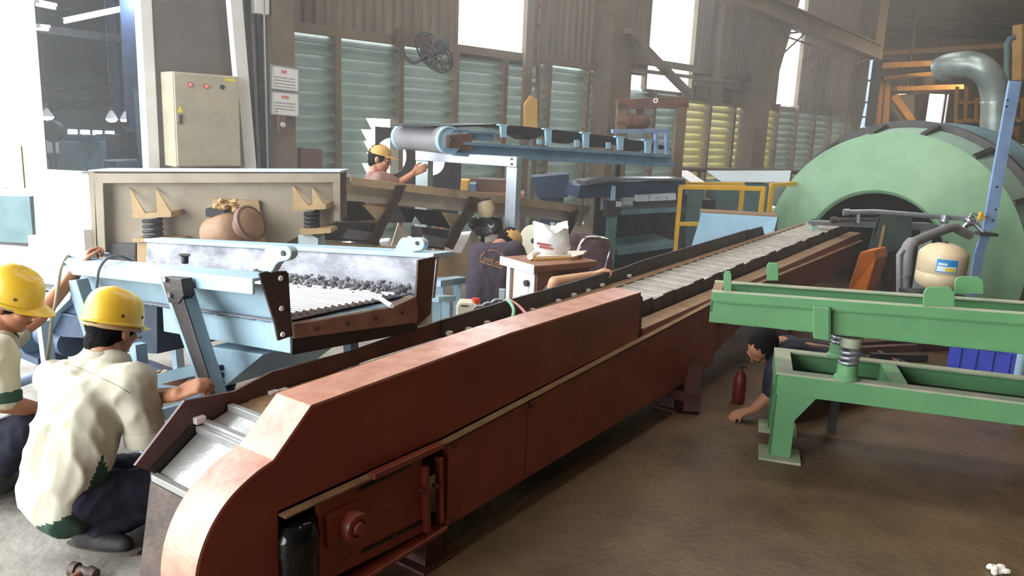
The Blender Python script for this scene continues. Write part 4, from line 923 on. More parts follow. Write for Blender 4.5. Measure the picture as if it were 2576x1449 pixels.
pl = K3.px(1672, 418); build('tail_leg', MB().fbox(K3, K3.sz(1690, 418)[0], K3.sz(1700, 418)[0], Ld - .06, Ld, 0, pl.z), K['steel_dark'], bc_)
build('tail_tie', MB().fbox(K3, K3.sz(1685, 418)[0], K3.sz(1700, 418)[0], .0, Ld, pl.z, pl.z + .04), K['blue'], bc_)

# rusty portal and hanging motor behind
R = Fr((PY(1600, 250, 9.9).x, 9.9), (.99, .12))
rp = thing('steel_portal', 'rusty steel portal beam on a post in front of the louvred wall', 'stand', R.pt(.5, 0, 0))
build('beam', MB().prism([R.px(u, v) for u, v in ((1553, 250), (1733, 243), (1733, 270), (1555, 276))], R.n3 * .12), K['rust'], rp, bevel=.004)
p_ = R.px(1706, 262); q_ = R.px(1730, 262)
build('post', MB().prism([p_, q_, Vector((q_.x, q_.y, 0)), Vector((p_.x, p_.y, 0))], R.n3 * .10), K['brown_post'], rp)
p_ = R.px(1556, 262); q_ = R.px(1578, 262)
build('post', MB().prism([p_, q_, Vector((q_.x, q_.y, 0)), Vector((p_.x, p_.y, 0))], R.n3 * .10), K['brown_post'], rp)
c = R.px(1649, 253, -.005); build('bolt_ring', MB().lathe([(.014, 0), (.032, 0), (.032, -.01), (.014, -.01)], c, R.n3, 16, closed=True), K['white'], rp)
mc = R.px(1548, 306, .06); md = R.px(1632, 306, .06)
hm = thing('hanging_motor', 'rusty brown electric motor hung below the rusty portal beam', 'motor', (mc + md) / 2 - Vector((0, 0, .1)))
d_ = (md - mc)
build('motor_body', MB().lathe([(.03, 0), (.07, .01), (.075, .12), (.095, .13), (.098, .36), (.07, .42), (.02, .43)], mc, d_, 24), K['rust'], hm, 40)
build('fins', MB().lathe([(.099, .15), (.104, .15), (.104, .17), (.099, .17), (.099, .20), (.104, .20), (.104, .22), (.099, .22), (.099, .25), (.104, .25), (.104, .27), (.099, .27)], mc, d_, 24), K['rust'], hm)
h0 = R.px(1610, 274, .06); build('hanger', MB().beam(h0, (h0.x, h0.y, mc.z + .06), .09, .03, R.n3), K['rust'], hm)
# brown box and notices on the wall
def wallthing(nm, q, n, th, m, lab, cat):
    return tag(build(nm, MB().prism([W.px(u, v, n) for u, v in q], W.n3 * th), K[m], bevel=.004), lab, cat)
wallthing('wall_box', [(757, 371), (811, 375), (811, 424), (757, 424)], -.22, .10, 'rust', 'red brown metal box fixed low on the green louvres', 'box')
for i, (q, lab) in enumerate((([(681, 162), (751, 173), (751, 231), (681, 223)], 'upper of the two white notices on the brown column'), ([(681, 228), (751, 235), (751, 293), (681, 287)], 'lower of the two white notices on the brown column'))):
    pn = [W.px(u, v, -.36) for u, v in q]
    t = thing('wall_notice', lab, 'sign', (pn[3] + pn[2]) / 2, 'white notices on the brown column')
    build('board', MB().prism(pn, W.n3 * .015), K['white'], t)
    ctr = sum(pn, Vector()) / 4
    bd = MB()
    for a, b in ((0, 1), (1, 2), (2, 3), (3, 0)): bd.beam(pn[a] - W.n3 * .004, pn[b] - W.n3 * .004, .012, .014, W.n3)
    build('frame', bd, K['pvc'], t)
    tl, trr, br, bl_ = pn
    def on(x, y): return (tl * (1 - x) + trr * x) * (1 - y) + (bl_ * (1 - x) + br * x) * y - W.n3 * .004
    tx = MB()
    random.seed(20 + i)
    for r in range(4 if i == 0 else 3):
        y = .46 + r * .13; x = .12
        while x < .82:
            w_ = random.uniform(.04, .10); tx.prism([on(x, y), on(x + w_, y), on(x + w_, y + .035), on(x, y + .035)], -W.n3 * .002); x += w_ + .025
    if i == 1: tx.prism([on(.14, .84), on(.24, .84), on(.24, .9), on(.14, .9)], -W.n3 * .002)
    build('text_lines', tx, K['ink'], t)
    tx = MB()
    for x0, x1 in (((.36, .44), (.46, .55)) if i == 0 else ((.38, .47), (.50, .63))): tx.prism([on(x0, .16), on(x1, .16), on(x1, .28), on(x0, .28)], -W.n3 * .002)
    build('heading', tx, K['ink_red'], t)
c = W.px(708, 313, -.38); t = thing('wall_switch', 'small brown switch box with a pale knob below the notices', 'switch', c)
build('box', MB().box(c, W.d3 * .05, W.n3 * .03, (0, 0, .10)), K['rust'], t, bevel=.006); build('knob', MB().cyl(c - W.n3 * .03, c - W.n3 * .05, .03, seg=14), K['cream_white'], t, 40)
# electrical cabinet
ca = W.px(434, 179, -.45); cb = W.px(600, 197, -.45); s0, _ = W.sz(434, 179, -.45); s1, _ = W.sz(602, 197, -.45); zt_ = ca.z; zb_ = W.px(445, 421, -.45).z
cb_ = thing('electrical_cabinet', 'beige steel electrical cabinet with red indicator lamps and a yellow warning triangle', 'cabinet', W.pt((s0 + s1) / 2, -.3, zb_))
build('body', MB().fbox(W, s0, s1, -.43, -.11, zb_, zt_), K['cabinet'], cb_, bevel=.01)
dr = build('door', MB().fbox(W, s0 + .012, s1 - .012, -.455, -.432, zb_ + .012, zt_ - .012), K['cabinet'], cb_, bevel=.006)
for u, v, m, nm in ((478, 213, 'led_red', 'indicator_lamp'), (519, 217, 'led_red', 'indicator_lamp'), (559, 219, 'black', 'selector_knob')):
    c = W.px(u, v, -.456); build(nm, MB().lathe([(.02, 0), (.02, .012), (.014, .02), (.0, .021)], c, -W.n3, 14), K[m], dr, 40)
    build('bezel', MB().lathe([(.021, 0), (.027, 0), (.027, .008), (.021, .008)], c, -W.n3, 14, closed=True), K['steel_dark'], dr)
build('warning_triangle', MB().prism([W.px(453, 266, -.456), W.px(462, 283, -.456), W.px(445, 283, -.456)], -W.n3 * .002), K['warn'], dr)
build('handle', MB().prism([W.px(450, 288, -.456), W.px(458, 288, -.456), W.px(458, 312, -.456), W.px(450, 312, -.456)], -W.n3 * .015), K['steel_dark'], dr, bevel=.003)
build('yellow_sticker', MB().prism([W.px(566, 197, -.456), W.px(592, 200, -.456), W.px(592, 206, -.456), W.px(566, 203, -.456)], -W.n3 * .002), K['warn'], dr)
build('shelf_bracket', MB().fbox(W, s0 + .05, s1 - .05, -.4, -.1, zb_ - .03, zb_), K['brown_post'], cb_)
for s in (s0 + .1, s1 - .12): build('stand_leg', MB().fbox(W, s, s + .05, -.36, -.31, 0, zb_ - .03), K['brown_post'], cb_)
# wall fan
fcn = W.px(1095, 130, -.8); axf = Vector((-.55, -.5, -.62)).normalized()
fn = thing('wall_fan', 'dark round wall fan on a curved arm beside the first bright window', 'fan', fcn)
rg = MB()
for r, t in ((.30, 0), (.30, .05), (.22, .11), (.22, -.06), (.13, .14), (.05, .15)): rg.tube(MB().ring(fcn + axf * t, axf, r, 32), .010, 6, closed=True)
build('cage', rg, K['steel_dark'], fn)
bl_ = MB(); 
e1_ = axf.orthogonal().normalized(); e2_ = axf.cross(e1_)
for k in range(4):
    an = k * math.pi / 2; u_ = e1_ * math.cos(an) + e2_ * math.sin(an); w_ = axf.cross(u_)
    bl_.prism([fcn + u_ * .04 + axf * .03, fcn + u_ * .10 + w_ * .07 + axf * .05, fcn + u_ * .27 + w_ * .09 + axf * .06, fcn + u_ * .27 - w_ * .06, fcn + u_ * .08 - w_ * .04], axf * .006)
build('blade', bl_, K['rust'], fn)
build('motor', MB().lathe([(.03, -.22), (.08, -.20), (.09, -.08), (.05, 0), (.04, .08)], fcn, axf, 20), K['blue_dark'], fn, 40)
for k in range(20):
    an = k * math.pi / 10; u_ = e1_ * math.cos(an) + e2_ * math.sin(an)
    build('spoke', MB().tube([fcn + u_ * .05 + axf * .15, fcn + u_ * .22 + axf * .11, fcn + u_ * .30 + axf * .05, fcn + u_ * .30, fcn + u_ * .2 - axf * .07], .007, 5), K['steel_dark'], fn)
build('arm', MB().tube(curve_pts([W.px(1008, 95, -.14), W.px(1012, 120, -.3), W.px(1022, 146, -.5), W.px(1040, 158, -.65), W.px(1058, 150, -.75), fcn - axf * .16]), .022, 10), K['steel_dark'], fn, 40)
build('wall_plate', MB().box(W.px(1006, 95, -.16), W.d3 * .07, W.n3 * .02, (0, 0, .12)), K['rust'], fn)
# braces and girder near the wall
struct('beam', MB().beam(W.px(1578, 78, -.50), W.px(1735, 238, -.50), .10, .16, W.n3), K['brown_post'])
struct('beam', MB().beam(W.px(1585, 175, -.45), W.px(1855, 208, -.45), .06, .12, W.n3), K['brown_post'])
g0, g1 = W.px(1800, -35, -1.2), W.px(2205, 132, -1.2)
struct('beam', MB().beam(g0, g1, .12, .30).beam(g0 + Vector((0, 0, .16)), g1 + Vector((0, 0, .16)), .3, .03).beam(g0 - Vector((0, 0, .16)), g1 - Vector((0, 0, .16)), .3, .03), K['brown_post'])
for ua, va, ub, vb in ((1962, 142, 2075, 38), (1972, 90, 2060, 120), (1975, 85, 2100, 70), (2040, 180, 2140, 120), (2085, 185, 2205, 140), (2020, 155, 2120, 100)):
    struct('beam', MB().cyl(W.px(ua, va, -1.0), W.px(ub, vb, -1.1), .022, seg=6), K['rust'])
# plate with round cut-outs leaning by the broken louvres
PW = Fr((PY(1050, 400, 8.85).x, 8.85), (.90, .43))
def holes(outer, hs):
    bm = bmesh.new()
    edges = []
    for loop in [outer] + hs:
        vs = [bm.verts.new(PW.px(u, v)) for u, v in loop]
        edges += [bm.edges.new((vs[i], vs[(i + 1) % len(vs)])) for i in range(len(vs))]
    bmesh.ops.triangle_fill(bm, use_beauty=True, edges=edges)
    ret = bmesh.ops.extrude_face_region(bm, geom=bm.faces[:])
    for v in [g for g in ret['geom'] if isinstance(g, bmesh.types.BMVert)]: v.co += PW.n3 * .03
    bmesh.ops.recalc_face_normals(bm, faces=bm.faces)
    vs = [v.co.copy() for v in bm.verts]; bm.verts.index_update(); fs = [tuple(v.index for v in f.verts) for f in bm.faces]; bm.free()
    return (vs, fs)
def circ(cx, cy, rx, ry, k=28): return [(cx + rx * math.cos(2 * math.pi * i / k), cy + ry * math.sin(2 * math.pi * i / k)) for i in range(k)]
tag(build('cut_steel_plate', holes([(945, 318), (1160, 332), (1160, 452), (1150, 560), (950, 560)], [circ(984, 393, 40, 46), circ(1088, 408, 32, 33)]), K['steel_dark']), 'dark steel plate with two big round cut-outs standing by the broken louvres', 'plate')
# ================================================================== stock and machines along the back
# rack with shelves
RK = Fr((PY(1545, 560, 8.8).x, 8.8), (.97, .24))
def rk(pts, n=0): return [RK.px(u, v, n) for u, v in pts]
def post(mb, F, u0, u1, v, n, dep, z0=0):
    a = F.px(u0, v, n); b = F.px(u1, v, n)
    return mb.prism([a, b, Vector((b.x, b.y, z0)), Vector((a.x, a.y, z0))], F.n3 * dep)
rkt = thing('storage_rack', 'grey teal steel rack with two pale shelves beside the yellow handrail', 'rack', RK.pt(.4, .3, 0))
build('post', post(MB(), RK, 1534, 1556, 500, 0, .07), K['teal'], rkt)
build('post_spike', MB().prism(rk([(1541, 468), (1549, 468), (1548, 505), (1538, 505)], -.02), RK.n3 * .03), K['blue_sky'], rkt)
build('post', post(MB(), RK, 1716, 1730, 490, 0, .07), K['steel_dark'], rkt)
build('post', post(MB(), RK, 1545, 1560, 520, .7, .06), K['steel_dark'], rkt)
build('shelf_beam', MB().prism(rk([(1562, 528), (1724, 520), (1724, 532), (1560, 541)]), RK.n3 * .7), K['teal'], rkt)
build('shelf_beam', MB().prism(rk([(1555, 628), (1706, 609), (1704, 622), (1555, 642)]), RK.n3 * .7), K['teal'], rkt)
build('back_panel', MB().prism(rk([(1500, 530), (1724, 522), (1724, 660), (1500, 690)], .72), RK.n3 * .02), K['steel_dark'], rkt)
build('clamp', MB().prism(rk([(1526, 505), (1562, 505), (1562, 540), (1526, 545)], -.03), RK.n3 * .12), K['steel_dark'], rkt)
build('clamp_plate', MB().prism(rk([(1550, 507), (1563, 507), (1563, 520), (1550, 520)], -.04), RK.n3 * .02), K['cream_white'], rkt)
for q, lab in (([(1604, 491), (1633, 489), (1631, 506), (1604, 507)], 'small white steel block on the upper rack beam'), ([(1636, 489), (1700, 486), (1700, 503), (1633, 506)], 'longer white steel block with two bolt holes on the upper rack')):
    t = thing('steel_block', lab, 'block', RK.px(q[3][0], q[3][1]))
    build('body', MB().prism(rk(q, .0), RK.n3 * .09), K['cream_white'], t)
    if len(q) and q[1][0] > 1650:
        for u in (1655, 1678):
            c = RK.px(u, 498, -.002); build('hole', MB().cyl(c, c - RK.n3 * .002, .008, seg=10), K['black'], t)
build('upper_beam', MB().prism(rk([(1600, 508), (1724, 504), (1724, 513), (1600, 520)]), RK.n3 * .1), K['steel_dark'], rkt)
# dark blue hopper with bent bright lip
hb = thing('feed_hopper', 'dark blue grey hopper with a long curled bright lip above the rack', 'hopper', RK.px(1580, 500, .2))
build('hopper_body', MB().prism(rk([(1460, 470), (1480, 462), (1724, 452), (1724, 488), (1560, 498), (1452, 497)], .12), RK.n3 * .55), K['blue_dark'], hb)
build('curled_lip', MB().prism(rk([(1470, 456), (1500, 451), (1540, 448), (1725, 449), (1725, 454), (1545, 454), (1505, 460), (1474, 467)], -.06), RK.n3 * .3), K['steel'], hb)
build('hopper_leg', post(MB(), RK, 1500, 1512, 496, .3, .05).prism(rk([(1458, 490), (1724, 480), (1724, 490), (1458, 499)], .14), RK.n3 * .05), K['steel_dark'], hb)
tag(build('dark_bin', MB().prism([PY(u, v, 9.3) for u, v in ((1338, 446), (1432, 438), (1428, 496), (1352, 498))], (0, .5, 0)).prism([PY(1362, 497, 9.4), PY(1418, 496, 9.4), PY(1418, 496, 9.4).xy.to_3d(), PY(1362, 497, 9.4).xy.to_3d()], (0, .35, 0)), K['blue_dark']), 'navy steel bin standing behind the sloping cream channel', 'bin')
# timber and boxes on a bench under the belt conveyor
bn = thing('work_bench', 'brown timber bench under the blue belt conveyor', 'bench', PY(1200, 470, 9.3).xy.to_3d())
b0, b1 = PY(1085, 478, 9.3), PY(1320, 478, 9.3)
build('bench_top', MB().aabb(b0.x, b1.x, 9.3, 10.0, b0.z - .05, b0.z), K['wood'], bn)
for x in (b0.x + .05, b1.x - .1):
    for y in (9.35, 9.9): build('leg', MB().aabb(x, x + .06, y, y + .06, 0, b0.z - .05), K['wood'], bn)
build('back_board', MB().aabb(b0.x, b1.x, 9.95, 10.0, b0.z, b0.z + .12), K['rust'], bn)
def onbench(u0, u1, v0, m, lab, nm, dy=.1):
    x0, x1 = PY(u0, 478, 9.3 + dy).x, PY(u1, 478, 9.3 + dy).x
    h = PY(u0, v0, 9.3 + dy).z
    return tag(build(nm, MB().aabb(x0, x1, 9.3 + dy, 9.62 + dy, b0.z + .001, h), K[m], bevel=.006), lab, 'box')
onbench(1133, 1178, 452, 'kraft', 'torn yellow cardboard box on the brown bench', 'cardboard_box')
onbench(1180, 1196, 462, 'blue', 'small blue tin on the brown bench', 'paint_tin', .02)
onbench(1200, 1272, 450, 'rust', 'rusty brown steel box on the brown bench', 'steel_box', .1)
# light blue sheet-metal hood
def q4(y, *pp): return [PY(u, v, y) for u, v in pp]
tlp, trp = PY(1765, 535, 8.5), PY(1956, 546, 8.35)
blp, brp = PY(1733, 640, 8.4), PY(1938, 620, 8.25)
hd = thing('sheet_metal_hood', 'pale sky blue sheet metal hood with a dusty top beside the green drum', 'hood', (2.2, 8.0, 0))
g0 = Vector((blp.x, blp.y, 0)); g1 = Vector((brp.x, brp.y, 0)); bk = Vector((.20, .45, 0))
fb = MB().add([blp, brp, trp, tlp, blp + bk, brp + bk, trp + bk + Vector((-.12, -.1, 0)), tlp + bk + Vector((-.14, -.1, 0))], [(0, 1, 2, 3), (5, 4, 7, 6), (1, 5, 6, 2), (4, 0, 3, 7)])
fb.prism([blp, brp, g1, g0], bk)
build('hood_body', fb, K['blue_sky'], hd)
build('hood_top', MB().prism([tlp, trp, trp + bk + Vector((-.12, -.1, 0)), tlp + bk + Vector((-.14, -.1, 0))], (0, 0, .012)), K['brown_edge'], hd)['label'] = 'dusty top sheet'
build('hood_end', MB().prism([trp, trp + bk + Vector((-.1, -.1, 0)), brp + bk, brp], Vector((.012, 0, 0))), K['steel_dark'], hd)
# yellow handrails
def rail(y, top, posts, mid, lab, dy=0.0, grp='yellow handrails by the rack and drum'):
    t = thing('handrail', lab, 'handrail', PY(posts[0][0], 600, y).xy.to_3d(), grp)
    build('top_rail', MB().beam(PY(top[0][0], top[0][1], y), PY(top[1][0], top[1][1], y + dy), .05, .05), K['yellow'], t, bevel=.004)
    for u, v in posts:
        a = PY(u, v, y + dy * (u - top[0][0]) / max(1, top[1][0] - top[0][0])); build('post', MB().beam(a, (a.x, a.y, 0), .048, .048), K['yellow'], t, bevel=.004)
    if mid: build('mid_rail', MB().beam(PY(mid[0][0], mid[0][1], y), PY(mid[1][0], mid[1][1], y + dy), .045, .045), K['yellow'], t, bevel=.004)
rail(9.0, ((1708, 470), (1924, 475)), ((1712, 470), (1920, 475)), ((1706, 563), (1918, 566)), 'nearer yellow square-tube handrail behind the sky blue hood')
rail(9.55, ((1714, 463), (1872, 464)), ((1716, 463), (1869, 464)), None, 'yellow handrail just behind the nearer one, before the teal cabinets')
rail(9.5, ((1938, 466), (2000, 462)), ((1942, 466),), None, 'short yellow handrail at the edge of the green drum', .2)
# teal cabinets with loose pale sheets
for i, (u0, u1, v0, lab) in enumerate(((1726, 1772, 462, 'narrow teal machine cabinet behind the yellow handrail'), (1808, 1935, 458, 'wide teal machine cabinet behind the yellow handrail'))):
    a, b = PY(u0, v0, 10.5), PY(u1, v0, 10.5)
    t = thing('machine_cabinet', lab, 'cabinet', ((a.x + b.x) / 2, 10.8, 0))
    build('body', MB().aabb(a.x, b.x, 10.5, 11.2, 0, a.z), K['teal'], t, bevel=.01)
    build('plinth', MB().aabb(a.x - .03, b.x + .03, 10.46, 11.24, 0, .1), K['steel_dark'], t)
    if i: build('side_box', MB().aabb(a.x - .14, a.x, 10.55, 11.0, 0, a.z - .25), K['steel_dark'], t)
def sheet(q, y0, y1, m, lab):
    p = [PY(q[0][0], q[0][1], y1), PY(q[1][0], q[1][1], y1), PY(q[2][0], q[2][1], y0), PY(q[3][0], q[3][1], y0)]
    return tag(build('loose_sheet', MB().prism(p, (0, 0, .012)), K[m]), lab, 'sheet')
sheet([(1697, 430), (1730, 431), (1773, 460), (1738, 460)], 10.45, 11.4, 'white', 'narrow pale sheet tilted over the narrow teal cabinet')
sheet([(1778, 431), (1990, 431), (1985, 459), (1815, 459)], 10.45, 11.4, 'cream_white', 'wide dusty pale sheet tilted over the wide teal cabinet')
tag(build('pipe', MB().tube([PY(1700, 425, 11.7), PY(2020, 433, 11.7)], .035, 10).tube([PY(1760, 425, 11.7), PY(1760, 425, 11.7).xy.to_3d()], .03, 8), K['steel_brown'], smooth=40), 'dark brown pipe running behind the tilted pale sheets', 'pipe')

# ================================================================== green mill drum
DC = PY(2217, 651, 9.0); DA = Vector((.705, .709, 0)).normalized(); DR = (PY(2217, 331, 9.0) - DC).z
dm = thing('mill_drum', 'huge mint green mill drum with a conical end and a dark round mouth', 'drum', (DC.x, DC.y, 0))
def clip(o):
    bm = bmesh.new(); bm.from_mesh(o.data)
    off = o.parent.location if o.parent else Vector()
    if o.parent and o.parent.parent: off = o.parent.parent.location
    g = bmesh.ops.bisect_plane(bm, geom=bm.verts[:] + bm.edges[:] + bm.faces[:], plane_co=Vector((0, 0, .004)) - off, plane_no=(0, 0, 1), clear_inner=True)
    ed = [e for e in g['geom_cut'] if isinstance(e, bmesh.types.BMEdge)]
    bm.to_mesh(o.data); bm.free(); return o
MR = .79; CL = .32
o = build('end_cone', MB().lathe([(MR, -CL), (MR + .02, -CL - .01), (DR, -.012), (DR, 0), (DR - .04, .0), (MR - .02, -CL + .03)], DC, DA, 96, closed=True), K['drum'], dm, 40); clip(o)
o = build('mouth', MB().lathe([(MR - .004, -CL + .01), (MR - .03, .6), (.01, .65)], DC, DA, 64, caps=False), K['mouth'], dm, 40); clip(o)
o = build('shell', MB().lathe([(DR - .012, -.01), (DR + .07, .46)], DC, DA, 96, caps=False), K['drum_pale'], dm, 40); clip(o)
o = build('rim_ring', MB().lathe([(DR + .15, .44), (DR + .15, .56), (DR - .02, .56), (DR - .02, .44)], DC, DA, 96, closed=True), K['steel_dark'], dm, 30); clip(o)
o = build('rear_shell', MB().lathe([(DR - .02, .74), (DR - .02, 1.6), (DR + .16, 1.6), (DR + .16, 1.75), (DR - .02, 1.75), (DR - .02, 4.2), (.1, 4.2)], DC, DA, 96, caps=False), K['teal'], dm, 30); clip(o)
u1 = DA.cross(Vector((0, 0, 1)))
for an in (-70, -34, -12, 10, 33, 58, 84, 108):
    a_ = math.radians(an); d_ = Vector((0, 0, 1)) * math.cos(a_) + u1 * math.sin(a_); w_ = DA.cross(d_)
    if (DC + d_ * DR).z < .15: continue
    build('rib', MB().hexa([DC + d_ * (DR - .03) - w_ * .025, DC + d_ * (DR - .03) + w_ * .025, DC + DA * .46 + d_ * (DR - .03) + w_ * .025, DC + DA * .46 + d_ * (DR - .03) - w_ * .025, DC + d_ * (DR + .02) - w_ * .025, DC + d_ * (DR + .02) + w_ * .025, DC + DA * .46 + d_ * (DR + .13) + w_ * .025, DC + DA * .46 + d_ * (DR + .13) - w_ * .025]), K['steel_dark'], dm)
for an in (38, -20, -62, 95):
    a_ = math.radians(an); d_ = Vector((0, 0, 1)) * math.cos(a_) + u1 * math.sin(a_)
    p, q = DC - DA * CL + d_ * (MR + .03), DC + d_ * (DR - .02)
    nn = (q - p).cross(DA.cross(d_)).normalized()
    build('seam', MB().beam(p, q, .008, .012, nn), K['drum'], dm)
# galvanised elbow duct
dp = [PY(u, v, 11.6 + e) for u, v, e in ((2366, 176, .5), (2382, 168, .4), (2410, 163, .25), (2445, 163, .1), (2475, 177, 0), (2494, 203, 0), (2502, 235, 0), (2504, 262, 0))]
du = thing('elbow_duct', 'galvanised round duct bending over above the green drum', 'duct', PY(2500, 340, 11.6))
build('elbow', MB().tube(curve_pts(dp, 4), .185, 28), K['galv'], du, 50)
b0_ = PY(2503, 345, 11.6)
build('riser', MB().cyl(dp[-1] + Vector((0, 0, .02)), b0_ - Vector((0, 0, .02)), .19, .20, 28), K['galv'], du, 50)
build('seam_ring', MB().lathe([(.19, 0), (.198, 0), (.198, .03), (.19, .03)], dp[-1], (0, 0, 1), 28, closed=True), K['galv'], du)
build('saddle', MB().cyl(b0_ - Vector((0, 0, .12)), b0_ + Vector((0, 0, .05)), .34, .22, 28), K['steel_dark'], du, 50)
# periwinkle post with bolt holes
pt_, pb_ = PY(2553, 204, 7.6), PY(2485, 580, 7.6)
bp = thing('steel_post', 'periwinkle blue steel flat post with bolt holes in front of the drum', 'post', PY(2475, 640, 7.5).xy.to_3d())
build('flat_bar', MB().beam(pb_, pt_, .115, .03, (0, 1, 0)), K['blue_post'], bp, bevel=.003)
build('flange', MB().beam(pb_ + Vector((.058, .05, 0)), pt_ + Vector((.058, .05, 0)), .012, .10, (0, 1, 0)), K['blue_dark'], bp)
lo0, lo1 = PY(2480, 585, 7.66), PY(2462, 640, 7.66)
build('lower_bar', MB().beam(lo0, lo1, .09, .03, (0, 1, 0)).beam(lo1, (lo1.x, lo1.y, 0), .09, .03, (0, 1, 0)), K['blue_post'], bp)
for u, v in ((2535, 252), (2532, 268), (2505, 527), (2508, 470), (2498, 555)):
    c = PY(u, v, 7.582); build('bolt_hole', MB().cyl(c, c + Vector((0, .002, 0)), .011, seg=10), K['black'], bp)
build('joint_plate', MB().prism(q4(7.57, (2468, 584), (2512, 588), (2512, 596), (2464, 592)), (0, .1, 0)), K['steel_dark'], bp)
tag(build('yellow_tag', MB().prism(q4(7.5, (2463, 552), (2470, 533), (2476, 540), (2474, 556)), (0, .04, 0)).beam(PY(2470, 545, 7.53), PY(2490, 545, 7.6), .01, .01), K['yellow']), 'yellow tag hanging on the periwinkle post', 'tag')
# pipework, chute and beam before the mouth
tag(build('steel_pipe', MB().tube([PY(2126, 534, 7.9), PY(2200, 533, 7.9), PY(2440, 551, 7.7)], [.026, .028, .024], 12).tube([PY(2160, 534, 7.9), PY(2160, 560, 7.9)], .02, 8).tube([PY(2440, 551, 7.7), PY(2475, 585, 7.62)], .024, 10).cyl(PY(2122, 534, 7.9), PY(2136, 534, 7.9), .036, seg=12), K['steel'], smooth=40), 'long grey steel pipe across the mouth of the drum', 'pipe')
tag(build('steel_pipe', MB().tube([PY(2092, 553, 8.0), PY(2205, 553, 7.9)], .022, 10).cyl(PY(2090, 553, 8.0), PY(2104, 553, 8.0), .034, seg=12).tube([PY(2150, 553, 7.95), PY(2150, 566, 7.95)], .015, 8), K['steel_dark'], smooth=40), 'shorter dark pipe below the long one at the drum mouth', 'pipe')
cb2 = thing('channel_beam', 'grey steel channel beam on two posts across the drum mouth', 'beam', PY(2200, 600, 8.0).xy.to_3d())
build('beam', MB().prism(q4(8.0, (2042, 557), (2340, 562), (2362, 566), (2362, 578), (2340, 580), (2042, 566)), (0, .1, 0)), K['steel'], cb2)
for u0, u1, m in ((2042, 2058, 'drum_pale'), (2328, 2350, 'cream_white')):
    a, b = PY(u0, 568, 8.02), PY(u1, 568, 8.02); build('post', MB().aabb(a.x, b.x, 8.02, 8.1, 0, a.z), K[m], cb2)
ch = thing('feed_chute', 'dark green steel feed chute with a pale wear stripe at the drum mouth', 'chute', PY(2240, 640, 8.15).xy.to_3d())
build('front_plate', MB().prism(q4(7.85, (2185, 632), (2208, 548), (2222, 542), (2296, 542), (2292, 618), (2215, 642)), (0, .02, 0)), K['chute'], ch)
build('side_plate', MB().prism([PY(2210, 548, 7.85), PY(2186, 632, 7.85), PY(2190, 628, 8.2), PY(2214, 548, 8.2)], (.015, 0, 0)), K['chute'], ch)
build('wear_stripe', MB().prism(q4(7.842, (2222, 565), (2228, 568), (2216, 628), (2208, 628)), (0, .004, 0)), K['cream_warm'], ch)
a = PY(2250, 600, 7.92); build('support', MB().aabb(a.x - .04, a.x + .04, 7.88, 7.96, 0, a.z), K['steel_dark'], ch)
vp = PY(2440, 556, 7.68)
vl = thing('valve', 'shiny brass-grey gate valve at the end of the long pipe', 'valve', vp)
build('valve_body', MB().ell(vp, .05, .05, .06, None, 16, 10).cyl(vp, PY(2415, 584, 7.66), .03, seg=12), K['chrome'], vl, 50)
build('handwheel', MB().tube(MB().ring(vp + Vector((0, -.06, .03)), (0, -1, .4), .05, 20), .008, 8, closed=True).cyl(vp, vp + Vector((0, -.065, .03)), .012), K['steel'], vl, 40)
vq = PY(2376, 556, 7.72); tag(build('pipe_tee', MB().cyl(vq - Vector((0, 0, .1)), vq + Vector((0, 0, .06)), .03, seg=14).ell(vq, .042, .04, .045), K['steel'], smooth=40), 'grey pipe tee fitting on the long pipe', 'fitting')
pv = thing('plastic_pipe', 'thick grey plastic pipe elbowing down beside the cream tank', 'pipe', PY(2275, 700, 6.9).xy.to_3d())
pth = [PY(2440, 592, 7.55), PY(2415, 580, 7.5), PY(2396, 572, 7.45), PY(2350, 588, 7.2), PY(2296, 610, 6.95), PY(2284, 625, 6.92), PY(2280, 650, 6.9), PY(2278, 690, 6.9)]
build('sloping_run', MB().tube(curve_pts(pth[:5], 4), .045, 16), K['pvc'], pv, 50)
dwn = PY(2274, 735, 6.9)
build('elbow', MB().tube(curve_pts(pth[4:], 4), .058, 16), K['pvc'], pv, 50)
build('downpipe', MB().tube([pth[-2], dwn, (dwn.x, dwn.y, 0)], .046, 16), K['pvc'], pv, 50)
q = PY(2262, 640, 6.88); build('downpipe', MB().tube([PY(2272, 628, 6.88), q, PY(2262, 735, 6.88), PY(2262, 735, 6.88).xy.to_3d()], .026, 12), K['pvc'], pv, 50)
build('strap', MB().lathe([(.047, 0), (.052, 0), (.052, .03), (.047, .03)], PY(2276, 698, 6.9), (0, 0, 1), 18, closed=True), K['steel'], pv)
# cream pressure tank, tilted
tc, tt = PY(2362, 708, 6.3), PY(2376, 630, 6.3); ta = (tt - tc).normalized(); RT = .186
tk_ = thing('pressure_tank', 'cream steel pressure tank with a blue and yellow label, leaning a little', 'tank', tc - Vector((0, 0, .08)))
build('tank_body', MB().lathe([(.02, -.075), (.12, -.065), (RT - .012, -.02), (RT, .02), (RT, .07), (RT - .006, .078), (RT, .086), (RT, .23), (RT - .01, .25), (RT - .06, .295), (.07, .315), (.02, .32)], tc, ta, 48), K['gold_tank'], tk_, 45)
build('air_valve', MB().cyl(tc + ta * .315, tc + ta * .335, .018, seg=12), K['steel_dark'], tk_, 40)
